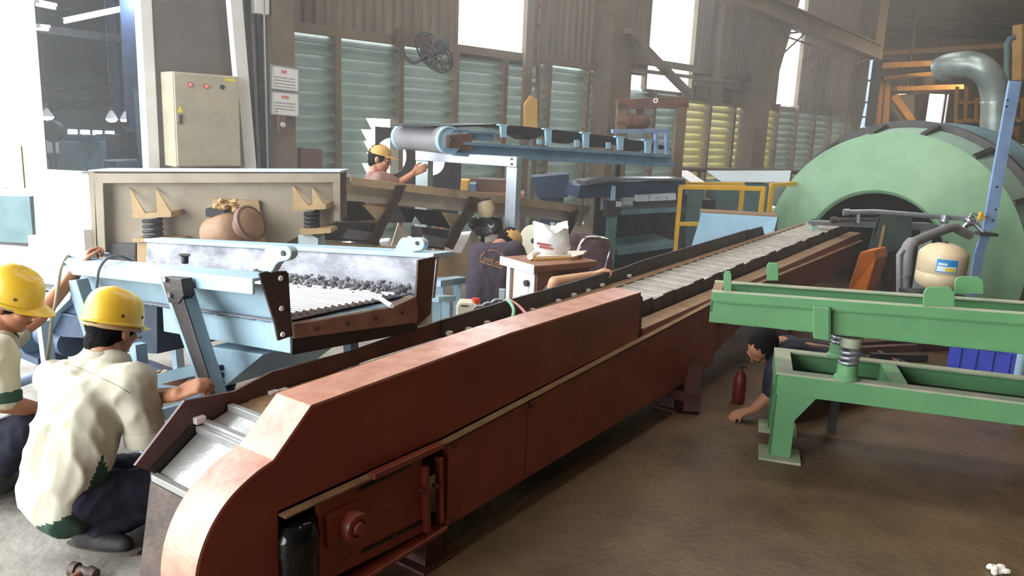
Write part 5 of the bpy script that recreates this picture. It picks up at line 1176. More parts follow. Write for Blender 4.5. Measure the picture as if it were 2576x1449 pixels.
# label wrapped on the near side
sx = ta.cross(Vector((0, 1, 0))).normalized()
def onT(a, t, off=.0015):
    d = (Vector((0, -1, 0)) - ta * (Vector((0, -1, 0)).dot(ta))).normalized(); e = ta.cross(d)
    return tc + ta * t + (d * math.cos(a) + e * math.sin(a)) * (RT + off)
def wrap(a0, a1, t0, t1, off, m, nm, par):
    mb = MB(); k = 10
    for i in range(k):
        x, y = a0 + (a1 - a0) * i / k, a0 + (a1 - a0) * (i + 1) / k
        mb.add([onT(x, t0, off), onT(y, t0, off), onT(y, t1, off), onT(x, t1, off)], [(0, 1, 2, 3)])
    return build(nm, mb, K[m], par)
lb = wrap(-.72, .12, .100, .205, .0012, 'label_blue', 'label', tk_)
wrap(-.68, .08, .108, .150, .002, 'label_white', 'label_band', lb); wrap(-.36, .04, .112, .140, .0028, 'label_yellow', 'label_oval', lb); wrap(-.66, -.3, .158, .176, .002, 'label_white', 'label_wave', lb)
stb = thing('tank_stand', 'dark steel stand below the cream pressure tank', 'stand', (tc.x, 6.3, 0))
zt_ = (tc - ta * .075).z - .03
build('plate', MB().aabb(tc.x - .22, tc.x + .2, 6.1, 6.5, zt_ - .03, zt_ + .004), K['steel_dark'], stb)
for x in (-.18, .16):
    for y in (6.14, 6.44): build('leg', MB().aabb(tc.x + x, tc.x + x + .04, y, y + .04, 0, zt_ - .03), K['steel_dark'], stb)

# ================================================================== crane bay
GY = 24.0
gc = thing('gantry_crane', 'ochre yellow gantry crane frame in the far bay above the drum', 'crane', PY(2225, 400, GY).xy.to_3d())
for u0, u1, ub0, ub1 in ((2213, 2224, 2199, 2215), (2228, 2240, 2220, 2236)):
    a, b, c_, d_ = PY(u0, 205, GY), PY(u1, 205, GY), PY(ub1, 312, GY), PY(ub0, 312, GY)
    k_ = a.z / (a.z - c_.z)
    build('leg', MB().prism([a, b, b + (c_ - b) * (b.z / (b.z - c_.z)), a + (d_ - a) * (a.z / (a.z - d_.z))], (0, .3, 0)), K['ochre'], gc)
for q in ([(2216, 158), (2345, 152), (2345, 165), (2216, 172)], [(2224, 192), (2365, 178), (2365, 190), (2224, 204)], [(2256, 216), (2425, 212), (2425, 224), (2256, 228)]):
    build('beam', MB().prism(q4(GY, *q), (0, .4, 0)), K['ochre'], gc)
build('diagonal_brace', MB().beam(PY(2245, 240, GY + .3), PY(2292, 305, GY + .3), .22, .2), K['ochre'], gc)
build('trolley', MB().prism(q4(GY - .5, (2322, 192), (2352, 190), (2350, 212), (2326, 214)), (0, .5, 0)), K['steel_dark'], gc)
build('trolley', MB().prism(q4(GY + .1, (2236, 150), (2260, 148), (2258, 160), (2238, 160)), (0, .5, 0)), K['steel_dark'], gc)
build('end_truck', MB().prism(q4(GY + .6, (2240, 240), (2300, 235), (2300, 312), (2240, 312)), (0, .1, 0)), K['steel_dark'], gc)
# lit lamp, walkway rails, pale eave beam
c = PY(2278, 238, 25); t = thing('high_bay_lamp', 'glowing sodium lamp under the crane in the far bay', 'lamp', c)
build('lamp_shade', MB().lathe([(.08, .25), (.26, .10), (.32, 0)], c, (0, 0, 1), 20, caps=False), K['steel_dark'], t); build('bulb', MB().ell(c, .2, .2, .06), K['glow_warm'], t); build('drop_rod', MB().cyl(c + Vector((0, 0, .2)), (c.x, c.y, ZT - .2), .03), K['steel_dark'], t)
wk = thing('walkway_rail', 'yellow walkway railing on posts behind the galvanised duct', 'handrail', PY(2490, 400, 19).xy.to_3d())
for (u0, v0, u1, v1) in ((2405, 258, 2580, 252), (2405, 304, 2580, 298), (2520, 176, 2580, 173)):
    build('rail', MB().beam(PY(u0, v0, 19), PY(u1, v1, 19), .07, .07), K['ochre'], wk)
for u, v0 in ((2408, 218), (2432, 220), (2458, 246), (2482, 246), (2505, 246), (2530, 246), (2555, 246), (2575, 246)):
    a, b = PY(u, v0, 19.05), PY(u - 4, 312, 19.05); build('baluster', MB().beam(a, b, .06, .06), K['ochre'], wk)
for u in (2420, 2560):
    b = PY(u, 308, 19.1); build('post', MB().aabb(b.x - .08, b.x + .08, 19.1, 19.25, 0, b.z), K['ochre'], wk)
build('deck', MB().prism(q4(19, (2400, 310), (2590, 304), (2590, 316), (2400, 322)), (0, 1.0, 0)), K['steel_dark'], wk)
struct('beam', MB().prism(q4(31, (2222, 129), (2590, 103), (2590, 116), (2222, 138)), (0, .3, 0)), K['cream_warm'])
struct('beam', MB().prism(q4(28, (2190, 240), (2440, 214), (2440, 222), (2190, 250)), (0, .2, 0)), K['rust'])
tag(build('vent_pipe', MB().tube([PY(2534, 205, 15), PY(2534, 110, 15), PY(2541, 98, 15), PY(2552, 93, 15)], .055, 12).tube([PY(2534, 205, 15), PY(2534, 205, 15).xy.to_3d()], .055, 12), K['teal'], smooth=50), 'thin teal vent pipe rising beside the duct', 'pipe')
struct('column', MB().prism(q4(16, (2571, 60), (2600, 60), (2600, 200), (2569, 200)), (0, .3, 0)), K['ochre'])
struct('column', MB().prism(q4(21, (2209, 150), (2222, 150), (2202, 318), (2187, 318)), (0, .3, 0)), K['steel_dark'])
sl = PY(2172, 320, 21.5)
mbs = MB()
for a, b, c_, d_ in (((2190, 150), (2197, 150), (2192, 200), (2184, 200)), ((2184, 205), (2192, 205), (2186, 255), (2177, 255)), ((2178, 260), (2186, 260), (2178, 292), (2170, 292)), ((2170, 297), (2184, 295), (2178, 320), (2164, 322))):
    mbs.prism(q4(21.6, a, b, c_, d_), (0, .02, 0))
struct('window_50', mbs, mat('lit_slit_window', (.62, .80, 1, 1), .5, emit=1.1))
# ================================================================== things around the welding cart
zt_ = .76
cc = PZ(1349, 667, zt_); cl = PZ(1272, 646, zt_); cr = PZ(1494, 655, zt_)
f1 = Fr((cc.x, cc.y), (cr.x - cc.x, cr.y - cc.y)); Lr = (cr.xy - cc.xy).length; Ll = (cl.xy - cc.xy).length
wb = thing('tool_cabinet', 'brown wooden tool cabinet with a white front panel behind the conveyor', 'cabinet', f1.pt(Lr / 2, Ll / 2, 0))
build('carcass', MB().fbox(f1, .02, Lr - .02, .01, Ll - .02, .08, zt_ - .05), K['wood'], wb, bevel=.006)
build('top_board', MB().fbox(f1, -.03, Lr + .02, -.02, Ll + .02, zt_ - .05, zt_), K['wood'], wb, bevel=.008)
build('front_board', MB().fbox(f1, -.035, -.028, -.02, Ll + .02, zt_ - .055, zt_ + .004), K['white'], wb)
fp_ = build('front_panel', MB().fbox(f1, .004, .018, .02, Ll - .10, .10, zt_ - .06), K['white'], wb, bevel=.004)
build('stile', MB().fbox(f1, .0, .02, Ll - .06, Ll - .02, .0, zt_ - .06), K['white'], wb)
build('notice', MB().fbox(f1, .0, .004, .08, Ll - .16, .34, zt_ - .12), K['label_white'], fp_)
build('knob', MB().cyl(f1.pt(.004, .09, zt_ - .14), f1.pt(-.02, .09, zt_ - .14), .022, seg=14), K['black'], fp_, 40)
build('slot_line', MB().fbox(f1, -.001, .002, .10, Ll - .2, zt_ - .24, zt_ - .235), K['ink'], fp_)
for s, z in ((.08, .60), (.08, .42), (Lr - .08, .60)): build('screw', MB().cyl(f1.pt(s, .01, z), f1.pt(s, .002, z), .012, seg=8), K['steel_dark'], wb)
build('side_recess', MB().fbox(f1, .16, Lr - .14, .006, .012, zt_ - .14, zt_ - .07), K['steel_brown'], wb)
for s in (.06, Lr - .06):
    for n in (.06, Ll - .08): build('caster', MB().cyl(f1.pt(s - .02, n, .045), f1.pt(s + .02, n, .045), .045, seg=16).fbox(f1, s - .025, s + .025, n - .02, n + .02, .045, .085), K['black'], wb)
# plastic bag
bc0 = PZ(1385, 648, zt_); bg = thing('plastic_bag', 'white plastic carrier bag with faint red print standing on the tool cabinet', 'bag', (bc0.x, bc0.y, zt_))
random.seed(9); rings = []
prof = [(.035, 0), (.085, .02), (.108, .07), (.105, .13), (.10, .19), (.105, .22), (.03, .20)]
for k, (r, t) in enumerate(prof):
    ring = []
    for i in range(28):
        a_ = 2 * math.pi * i / 28; rr = r * (1 + .10 * math.sin(3 * a_ + k) + .06 * math.sin(7 * a_ + 2 * k)); zz = t + (.028 * math.sin(2 * a_ + 1) + .018 * math.sin(5 * a_) if k >= 4 else 0)
        ring.append(Vector((bc0.x + rr * 1.2 * math.cos(a_), bc0.y + .03 + rr * .75 * math.sin(a_), zt_ + .002 + max(zz, 0))))
    rings.append(ring)
build('bag_body', MB().loft(rings), K['bag'], bg, 60)
pr = MB()
for r in range(2):
    for k in range(6):
        x = bc0.x - .105 + k * .017 + r * .018; z = zt_ + .098 - r * .024 - k * .002; y = bc0.y + .03 - .083 - .004 * math.sin(k)
        pr.aabb(x, x + .012, y - .002, y + .02, z, z + .015)
build('red_print', pr, K['ink_red'], bg)
pp = [PZ(u, v, zt_) for u, v in ((1340, 656), (1455, 650), (1470, 640), (1352, 642))]
t = thing('paper_stack', 'white papers and a yellow folder lying on the tool cabinet', 'papers', sum(pp, Vector()) / 4)
build('folder', MB().prism([p + Vector((0, -.01, .002)) for p in pp], (0, 0, .012)), K['kraft'], t)
build('paper_roll', MB().cyl(pp[0] + Vector((-.02, 0, .026)), pp[3] + Vector((0, 0, .026)), .022, seg=14), K['paper'], t, 40)
build('paper_sheet', MB().prism([p + Vector((.02, .02, .015)) for p in pp], (0, 0, .012)), K['paper'], t)
build('torn_sheet', MB().prism([PZ(1440, 648, zt_ + .03), PZ(1470, 640, zt_ + .03), PZ(1466, 634, zt_ + .03), PZ(1436, 640, zt_ + .03)], (0, 0, .006)), K['paper'], t)
# hand truck handle
ht = thing('hand_truck', 'chrome tube handle of a hand truck parked beside the tool cabinet', 'trolley', PY(1490, 700, 5.75).xy.to_3d())
hp_ = curve_pts([PY(1450, 668, 5.75), PY(1453, 640, 5.75), PY(1461, 617, 5.75), PY(1474, 600, 5.75), PY(1495, 598, 5.75), PY(1518, 601, 5.75), PY(1532, 610, 5.75), PY(1536, 630, 5.75), PY(1530, 655, 5.75), PY(1521, 690, 5.75)], 4)
build('handle', MB().tube([(hp_[0].x + .03, 5.75, .12)] + hp_ + [(hp_[-1].x - .06, 5.75, .12)], .016, 12), K['chrome'], ht, 60)
build('toe_plate', MB().aabb(hp_[0].x, hp_[-1].x, 5.55, 5.78, .10, .12), K['steel_dark'], ht)
for x in (hp_[0].x - .02, hp_[-1].x + .0): build('wheel', MB().cyl((x - .02, 5.80, .10), (x + .02, 5.80, .10), .10, seg=24), K['black'], ht, 40)
# wire spool
sc_ = PY(1342, 606, 6.9); sax = Vector((-.45, -.85, .0)).normalized()
sp = thing('cable_spool', 'cream round cable spool with a dark hub standing behind the tool cabinet', 'spool', (sc_.x, sc_.y, sc_.z - .145))
build('flange', MB().lathe([(.02, 0), (.14, 0), (.146, -.006), (.146, -.014), (.02, -.014)], sc_, sax, 40), K['milky'], sp, 40)
build('drum', MB().cyl(sc_ - sax * .014, sc_ - sax * .13, .11, seg=32), K['kraft'], sp, 40)
build('flange', MB().cyl(sc_ - sax * .13, sc_ - sax * .145, .146, seg=40), K['milky'], sp, 40)
build('hub', MB().lathe([(.024, 0), (.024, .006), (.012, .006), (.012, .002)], sc_, sax, 20), K['black'], sp, 40)
tag(build('spool_stand', MB().aabb(sc_.x - .13, sc_.x + .2, 6.9, 7.12, sc_.z - .18, sc_.z - .15).aabb(sc_.x - .12, sc_.x - .06, 6.95, 7.05, 0, sc_.z - .18).aabb(sc_.x + .1, sc_.x + .16, 6.95, 7.05, 0, sc_.z - .18), K['steel_dark']), 'dark low stand under the cream cable spool', 'stand')
# jerrycan
jc = PZ(1176, 890, .03)
jw = (PZ(1206, 890, .03) - PZ(1146, 890, .03)).length / 2
jn = thing('jerrycan', 'milky plastic jerrycan with a red cap behind the conveyor skirt', 'jerrycan', (jc.x, jc.y, 0))
hj = PY(1176, 756, jc.y).z
build('can_body', MB().prism([(jc.x - jw, jc.y - .06, .0), (jc.x + jw, jc.y - .06, .0), (jc.x + jw, jc.y - .06, hj - .035), (jc.x + jw * .55, jc.y - .06, hj - .015), (jc.x + jw * .3, jc.y - .06, hj), (jc.x - jw * .8, jc.y - .06, hj), (jc.x - jw, jc.y - .06, hj - .03)], (0, .13, 0)), K['milky'], jn, bevel=.014)
build('cap', MB().cyl((jc.x + jw * .55, jc.y, hj - .02), (jc.x + jw * .55, jc.y, hj + .02), .03, .027, 18), K['redcap'], jn, 40)
build('grip_slot', MB().aabb(jc.x - jw * .6, jc.x - jw * .05, jc.y - .066, jc.y - .06, hj - .03, hj - .022), K['steel_dark'], jn)
a = PY(1260, 800, 5.6); tag(build('steel_offcut', MB().aabb(a.x - .022, a.x + .022, 5.6, 5.65, 0, PY(1260, 729, 5.6).z), K['cream_white']), 'short upright pale steel offcut left of the tool cabinet', 'offcut')
for i, (u0, v0, u1, v1, y, h, lab) in enumerate(((1096, 712, 1160, 703, 6.0, .05, 'pale steel angle lying below the second cream screen'), (1088, 752, 1132, 749, 5.5, .04, 'pale steel flat lying on the floor behind the blue feeder'))):
    a, b = PY(u0, v0, y), PY(u1, v1, y + .3)
    tag(build('steel_angle', MB().beam(a, b, .10, h).beam((a.x, a.y, a.z / 2), (a.x, a.y, 0.0), .04, .04).aabb(a.x, a.x + .06, a.y, a.y + .06, 0, a.z).aabb(b.x - .06, b.x, b.y, b.y + .06, 0, b.z), K['blue_feed']), lab, 'steel stock')

# ================================================================== light green vibrating screen
G = Fr((1.399, 3.870), (.957, -.289))
gs = thing('screen_frame', 'light green vibrating screen deck on coil springs above its base frame', 'screen', G.pt(.9, .35, 0))
def gz(s, top=True): return (.871 + .026 * s if top else .702 + .006 * s)
GL = 2.4; GN = .52
bz = PZ(1915, 706, .885); 
GN = (bz.xy - G.p0).dot(G.n)
def gbar(nm, s0, s1, n0, n1, zf0, zf1, m, **kw):
    mb = MB().hexa([G.pt(s0, n0, zf0(s0)), G.pt(s1, n0, zf0(s1)), G.pt(s1, n1, zf0(s1)), G.pt(s0, n1, zf0(s0)), G.pt(s0, n0, zf1(s0)), G.pt(s1, n0, zf1(s1)), G.pt(s1, n1, zf1(s1)), G.pt(s0, n1, zf1(s0))])
    return build(nm, mb, K[m], gs, **kw)
s0g = -.37
gbar('deck_side', s0g, GL, 0, .012, lambda s: gz(s, False), lambda s: gz(s) - .008, 'green', bevel=.002)
gbar('top_flange', s0g, GL, -.004, .05, lambda s: gz(s) - .008, lambda s: gz(s), 'green_dusty')['label'] = 'dusty pale top flange'
gbar('top_strip', s0g, GL, -.008, .0, lambda s: gz(s) - .050, lambda s: gz(s) - .002, 'green', bevel=.002)
gbar('deck_side', s0g, GL, GN, GN + .012, lambda s: gz(s, False), lambda s: gz(s) - .008, 'green')
gbar('top_flange', s0g, GL, GN - .03, GN + .02, lambda s: gz(s) - .008, lambda s: gz(s), 'green_dusty')
gbar('deck_end', s0g, s0g + .012, 0, GN, lambda s: gz(s, False) + .05, lambda s: gz(s) - .02, 'green')
gbar('end_flange', s0g, s0g + .05, 0, GN, lambda s: gz(s) - .012, lambda s: gz(s) - .004, 'brown_edge')
gbar('deck_tray', s0g, GL, .01, GN, lambda s: gz(s, False) + .01, lambda s: gz(s, False) + .02, 'steel_dark')
def gpl(nm, pts, n, th, m='green', **kw): return build(nm, MB().prism([G.px(u, v, n) for u, v in pts], G.n3 * th), K[m], gs, **kw)
gpl('deck_lug', [(2322, 770), (2324, 735), (2330, 726), (2340, 722), (2388, 722), (2398, 730), (2402, 740), (2402, 772)], -.005, .012, bevel=.003)
gpl('deck_lug', [(2401, 740), (2402, 708), (2408, 698), (2418, 695), (2462, 697), (2472, 704), (2475, 714), (2475, 740)], GN * .55, .012, bevel=.003)
gpl('upright_tab', [(1820, 732), (1820, 692), (1824, 683), (1836, 683), (1840, 692), (1840, 732)], .0, .02, bevel=.002)
gpl('upright_tab', [(1929, 706), (1929, 668), (1934, 661), (1957, 662), (1958, 668), (1958, 706)], GN - .02, .02, bevel=.002)
pm = MB().prism([G.px(u, v, -.055) for u, v in ((2046, 772), (2086, 776), (2086, 858), (2046, 852))], G.n3 * .055).prism([G.px(u, v, -.05) for u, v in ((2086, 776), (2090, 778), (2090, 858), (2086, 858))], G.n3 * .05)
build('spring_bracket', pm, K['green'], gs, bevel=.003)
random.seed(4)
build('weld_seam', MB().tube([G.pt(s, -.012, gz(s) - .052 + random.uniform(-.0012, .0012)) for s in [s0g + .02 + i * .02 for i in range(120)]], .003, 6), K['green'], gs, 60)
build('lower_weld', MB().tube([G.pt(s, .0, gz(s, False) + random.uniform(-.001, .0015)) for s in [s0g + i * .015 for i in range(165)]], .004, 6), K['green'], gs, 60)
gb = thing('base_frame', 'light green rectangular base frame with plated legs under the green screen deck', 'frame', G.pt(.9, .3, 0))
def bb(nm, s0, s1, n0, n1, z0, z1, m='green', **kw): return build(nm, MB().fbox(G, s0, s1, n0, n1, z0, z1), K[m], gb, **kw)
BN = .50; s0b = -.008
bb('side_beam', s0b, GL, 0, .012, .352, .46, bevel=.002); bb('top_plate', s0b, GL, 0, .075, .458, .468, 'green_dusty')
bb('side_beam', s0b, GL, BN, BN + .012, .352, .46); bb('top_plate', s0b, GL, BN - .05, BN + .02, .458, .468, 'green_dusty')
bb('end_beam', s0b, s0b + .012, 0, BN, .352, .46, bevel=.002); bb('top_plate', s0b, s0b + .085, .0755, BN - .0505, .458, .468, 'green_dusty')
bb('cross_beam', .55, .63, .07, BN, .36, .466, 'green'); bb('bottom_tray', .1, GL, .05, BN, .352, .36, 'steel_dark')
for s, n in ((.0, .0), (.0, BN - .09), (2.2, .0), (2.2, BN - .09)):
    lg = build('leg', MB().prism([G.pt(s, n, .352), G.pt(s + .20, n, .352), G.pt(s + .11, n, .22), G.pt(s + .11, n, .012), G.pt(s, n, .012)], G.n3 * .012).fbox(G, s, s + .012, n, n + .1, .012, .352), K['green'], gb, bevel=.002)
    build('foot_plate', MB().fbox(G, s - .05, s + .16, n - .06, n + .14, 0, .012), K['green_dusty'], lg)
bb('rear_prop', .34, .385, BN + .05, BN + .10, 0, .352, 'steel_dark')
def gspring(s, n):
    c = G.pt(s, n, .468)
    build('spring_cup', MB().lathe([(.062, 0), (.062, .01), (.052, .02), (.05, .07), (.045, .075)], c, (0, 0, 1), 24), K['green'], gb, 40)
    spring(c + Vector((0, 0, .07)), .042, .10, 3.6, .010, 'steel', gb)
    build('spring_cap', MB().cyl(c + Vector((0, 0, .17)), c + Vector((0, 0, .218)), .05, .055, 24), K['green_dusty'], gb, 40)
gspring(.335, .045); gspring(.335, BN - .02); gspring(2.1, .045)
pq = PY(2572, 900, 4.6); tag(build('pale_pipe', MB().cyl((pq.x, 4.6, 0), (pq.x, 4.6, pq.z + .05), .03, seg=14), K['blue_feed'], smooth=40), 'short pale upright pipe behind the green base frame by the blue crate', 'pipe')
# blue crate, red bottle and loose cables beyond it
cx0, cx1 = PY(2380, 930, 5.2), PY(2562, 935, 4.9)
CR = Fr((cx0.x, cx0.y), (cx1.x - cx0.x, cx1.y - cx0.y)); Lc = (cx1.xy - cx0.xy).length
zc0, zc1 = .16, .40
cr_ = thing('plastic_crate', 'blue plastic crate on the floor behind the green base frame', 'crate', CR.pt(Lc / 2, .15, 0))
build('side', MB().fbox(CR, 0, Lc, 0, .012, 0, zc1).fbox(CR, 0, Lc, .33, .342, 0, zc1).fbox(CR, 0, .012, .012, .33, 0, zc1).fbox(CR, Lc - .012, Lc, .012, .33, 0, zc1).fbox(CR, .01, Lc - .01, .01, .33, 0, .012), K['blue_plastic'], cr_)
build('rim', MB().fbox(CR, -.015, Lc + .015, -.015, .0, zc1 - .07, zc1), K['blue_plastic'], cr_, bevel=.004)
for k in range(4): build('rib', MB().fbox(CR, Lc * (.15 + k * .23), Lc * (.15 + k * .23) + .015, -.012, .0, .01, zc1 - .07), K['blue_plastic'], cr_)
random.seed(12)
for i, (m, lab) in enumerate((('hose_khaki', 'khaki hose curling over the floor beyond the green base frame'), ('steel_dark', 'dark cable lying beyond the green base frame'), ('wood', 'brown hose looping beside the blue crate'))):
    pts = [PZ(2120 + k * 42 + random.uniform(-8, 8), 905 + 8 * k + 18 * math.sin(k * 1.1 + i * 1.4) - i * 12, .02 + .0 * k) for k in range(9)]
    tag(build('floor_hose', MB().tube(curve_pts(pts, 5), .010, 8), K[m], smooth=60), lab, 'hose')
for i, (u0, v0, u1, v1, m) in enumerate(((2160, 880, 2400, 868, 'rust'), (2190, 896, 2330, 900, 'steel_dark'), (2150, 868, 2300, 858, 'steel_brown'))):
    a, b = PZ(u0, v0, .03), PZ(u1, v1, .03); lab = ['long rusty bar lying beyond the green base frame', 'short dark bar lying next to the rusty bar', 'brown bar lying farthest beyond the green base frame'][i]
    tag(build('steel_bar', MB().beam(a, b, .05, .05), K[m]), lab, 'bar')
rb = PZ(1856, 1012, 0); t = thing('gas_bottle', 'small red gas bottle standing under the conveyor beside the crawling person', 'bottle', rb)
build('bottle_body', MB().lathe([(.035, 0), (.04, .01), (.04, .15), (.03, .19), (.014, .21), (.012, .225)], rb, (0, 0, 1), 24), K['red_sign'], t, 40)
build('bottle_valve', MB().cyl(rb + Vector((0, 0, .22)), rb + Vector((0, 0, .25)), .012, seg=12).box(rb + Vector((.012, 0, .24)), (.02, 0, 0), (0, .007, 0), (0, 0, .007)), K['steel_dark'], t, 40)
pc_ = PZ(2512, 1442, .0)
cm = MB(); random.seed(8)
for i in range(9): cm.ell(pc_ + Vector((random.uniform(-.03, .03), random.uniform(-.02, .02), .014 + random.uniform(-.004, .01))), random.uniform(.012, .022), random.uniform(.01, .02), random.uniform(.008, .012), Matrix.Rotation(random.uniform(0, 3), 3, 'X'), 7, 4)
tag(build('crumpled_paper', cm, K['paper']), 'small crumpled white paper on the brown floor at the near edge', 'paper')
# hammer at the near edge and the dark slab on the near-left floor
hc = PZ(205, 1438, .03)
hm_ = thing('hammer', 'steel hammer with a wooden handle on the floor at the near edge', 'hammer', (hc.x, hc.y, 0))
build('hammer_head', MB().cyl(hc + Vector((-.045, .015, .0)), hc + Vector((-.02, .01, 0)), .026, seg=18).cyl(hc + Vector((-.02, .01, 0)), hc + Vector((.03, -.005, 0)), .018, seg=14).cyl(hc + Vector((.03, -.005, 0)), hc + Vector((.06, -.014, 0)), .026, .02, 18), K['steel_brown'], hm_, 40)
build('handle', MB().tube([hc + Vector((.005, .0, .0)), hc + Vector((-.06, -.16, -.008)), hc + Vector((-.09, -.26, -.012))], [.012, .015, .017], 12), K['wood'], hm_, 50)
bx = [PY(0, 494, 6.9), PY(74, 494, 6.9), PY(84, 612, 6.9), PY(0, 612, 6.9)]
t = thing('steel_box', 'blue grey steel box standing in front of the bright doorway', 'box', PY(30, 612, 7).xy.to_3d())
x0 = PY(-130, 500, 6.9).x
build('body', MB().prism([Vector((x0, 6.9, bx[0].z)), bx[1], bx[2], Vector((x0, 6.9, bx[2].z))], (0, .7, 0)), K['teal'], t)
build('base', MB().aabb(x0 + .05, bx[2].x, 6.95, 7.55, 0, bx[2].z - .005), K['steel_dark'], t)
# ================================================================== people
def flesh(name, mb, m, parent, vox=.009, it=5, amp=0.0, freq=9.0, seed=0.0, stretch=(1, 1, 1), cut=None):
    me = bpy.data.meshes.new('tmp'); me.from_pydata([tuple(v) for v in mb.v], [], mb.f)
    o = bpy.data.objects.new('tmp', me); COL.objects.link(o)
    r = o.modifiers.new('r', 'REMESH'); r.mode = 'VOXEL'; r.voxel_size = vox
    s = o.modifiers.new('s', 'SMOOTH'); s.factor = .5; s.iterations = it
    dg = bpy.context.evaluated_depsgraph_get(); ev = o.evaluated_get(dg)
    em = bpy.data.meshes.new_from_object(ev)
    vs = [v.co.copy() for v in em.vertices]; ns = [v.normal.copy() for v in em.vertices]; fs = [tuple(p.vertices) for p in em.polygons]
    bpy.data.objects.remove(o); bpy.data.meshes.remove(me); bpy.data.meshes.remove(em)
    if amp:
        for i, v in enumerate(vs):
            q = Vector((v.x * freq * stretch[0], v.y * freq * stretch[1], v.z * freq * stretch[2])) + Vector((seed, seed * 2, 0))
            w = noise.noise(q); rdg = (1 - abs(noise.noise(q * 1.7 + Vector((3, 1, 7))))) ** 3
            vs[i] = v + ns[i] * amp * (w * .8 + rdg * .9 - .35)
    return build(name, (vs, fs), K[m], parent, 0)
def basis(f, u):
    f = Vector(f).normalized(); u = Vector(u); s = u.cross(f).normalized(); u = f.cross(s).normalized()   # s = the person's left
    return f, s, u
def hand(mb, w, f, palm, thumb, curl=(35, 40, 45, 50), sc=1.0, tc=.5):
    f = Vector(f).normalized(); p = Vector(palm); p = (p - f * p.dot(f)).normalized(); t = Vector(thumb); t = (t - f * t.dot(f) - p * t.dot(p)).normalized()
    w = Vector(w)
    offs = (.030, .010, -.010, -.029); lens = (.070, .078, .072, .056); kn = (.088, .092, .088, .080)
    for k in range(4):
        a = w + t * offs[k] * .55 * sc; b = w + (f * kn[k] + t * offs[k]) * sc
        mb.capsule(a, b, .015 * sc, .0115 * sc)
        ang = 0; q = b
        for j, fr in enumerate((.45, .30, .25)):
            ang += math.radians(curl[k]) * (1.0 if j else .8); d = f * math.cos(ang) + p * math.sin(ang)
            q2 = q + d * lens[k] * fr * sc; mb.capsule(q, q2, (.0092 - .0007 * j) * sc, (.0085 - .0008 * j) * sc); q = q2
    a = w + (f * .02 + t * .022) * sc; b = a + (f * .030 + t * .030 + p * .012) * sc; mb.capsule(a, b, .016 * sc, .012 * sc)
    c = b + (f * .032 + t * .010 + p * .020 * tc) * sc; d = c + (f * .024 - t * .004 * tc + p * .014 * tc) * sc
    mb.capsule(b, c, .0110 * sc, .0100 * sc); mb.capsule(c, d, .0098 * sc, .0085 * sc)
def head(mb, c, f, u, face=True):
    f, s, u = basis(f, u); R = Matrix((f, s, u)).transposed(); c = Vector(c)
    L = lambda a, b, d: c + f * a + s * b + u * d
    mb.ell(L(-.012, 0, .030), .098, .077, .098, R); mb.ell(L(.030, 0, -.035), .064, .061, .076, R); mb.ell(L(.058, 0, -.094), .028, .031, .024, R)
    mb.ell(L(.078, .0, .030), .018, .052, .016, R)
    mb.capsule(L(.088, 0, .020), L(.106, 0, -.020), .008, .013); mb.ell(L(.094, .012, -.024), .012, .009, .009, R, 10, 6); mb.ell(L(.094, -.012, -.024), .012, .009, .009, R, 10, 6)
    mb.ell(L(.086, 0, -.052), .012, .024, .008, R, 12, 6); mb.ell(L(.083, 0, -.064), .012, .021, .008, R, 12, 6)
    for k in (1, -1):
        mb.ell(L(.062, .042 * k, -.022), .028, .022, .022, R, 12, 8); mb.ell(L(-.008, .079 * k, -.006), .019, .008, .031, R, 14, 10); mb.ell(L(-.004, .076 * k, -.028), .010, .008, .012, R, 10, 6)
    return f, s, u, R, L
def face_parts(par, L, R):
    for k in (1, -1):
        e = build('eye', MB().ell(L(.080, .031 * k, .006), .011, .014, .008, R, 14, 8), K['eyewhite'], par, 60); build('iris', MB().ell(L(.089, .031 * k, .005), .004, .006, .006, R, 10, 6), K['eye'], e, 60)
        build('eyebrow', MB().capsule(L(.092, .018 * k, .026), L(.084, .046 * k, .027), .004, .003), K['hair'], par, 60)
    build('lips', MB().ell(L(.092, 0, -.056), .008, .022, .0045, R, 14, 6).ell(L(.090, 0, -.063), .008, .018, .0045, R, 14, 6), K['lip'], par, 60)
def hairdo(par, L, R, back=.03, low=-.04):
    mb = MB().ell(L(-.022, 0, .032), .097, .0825, .102, R, 24, 14)
    mb.ell(L(-.055, 0, low), .050, .064, .055, R, 18, 10)
    for k in (1, -1): mb.ell(L(.028, .066 * k, .012), .020, .014, .036, R, 12, 8)
    return flesh('hair', mb, 'hair', par, .008, 3, .004, 60)
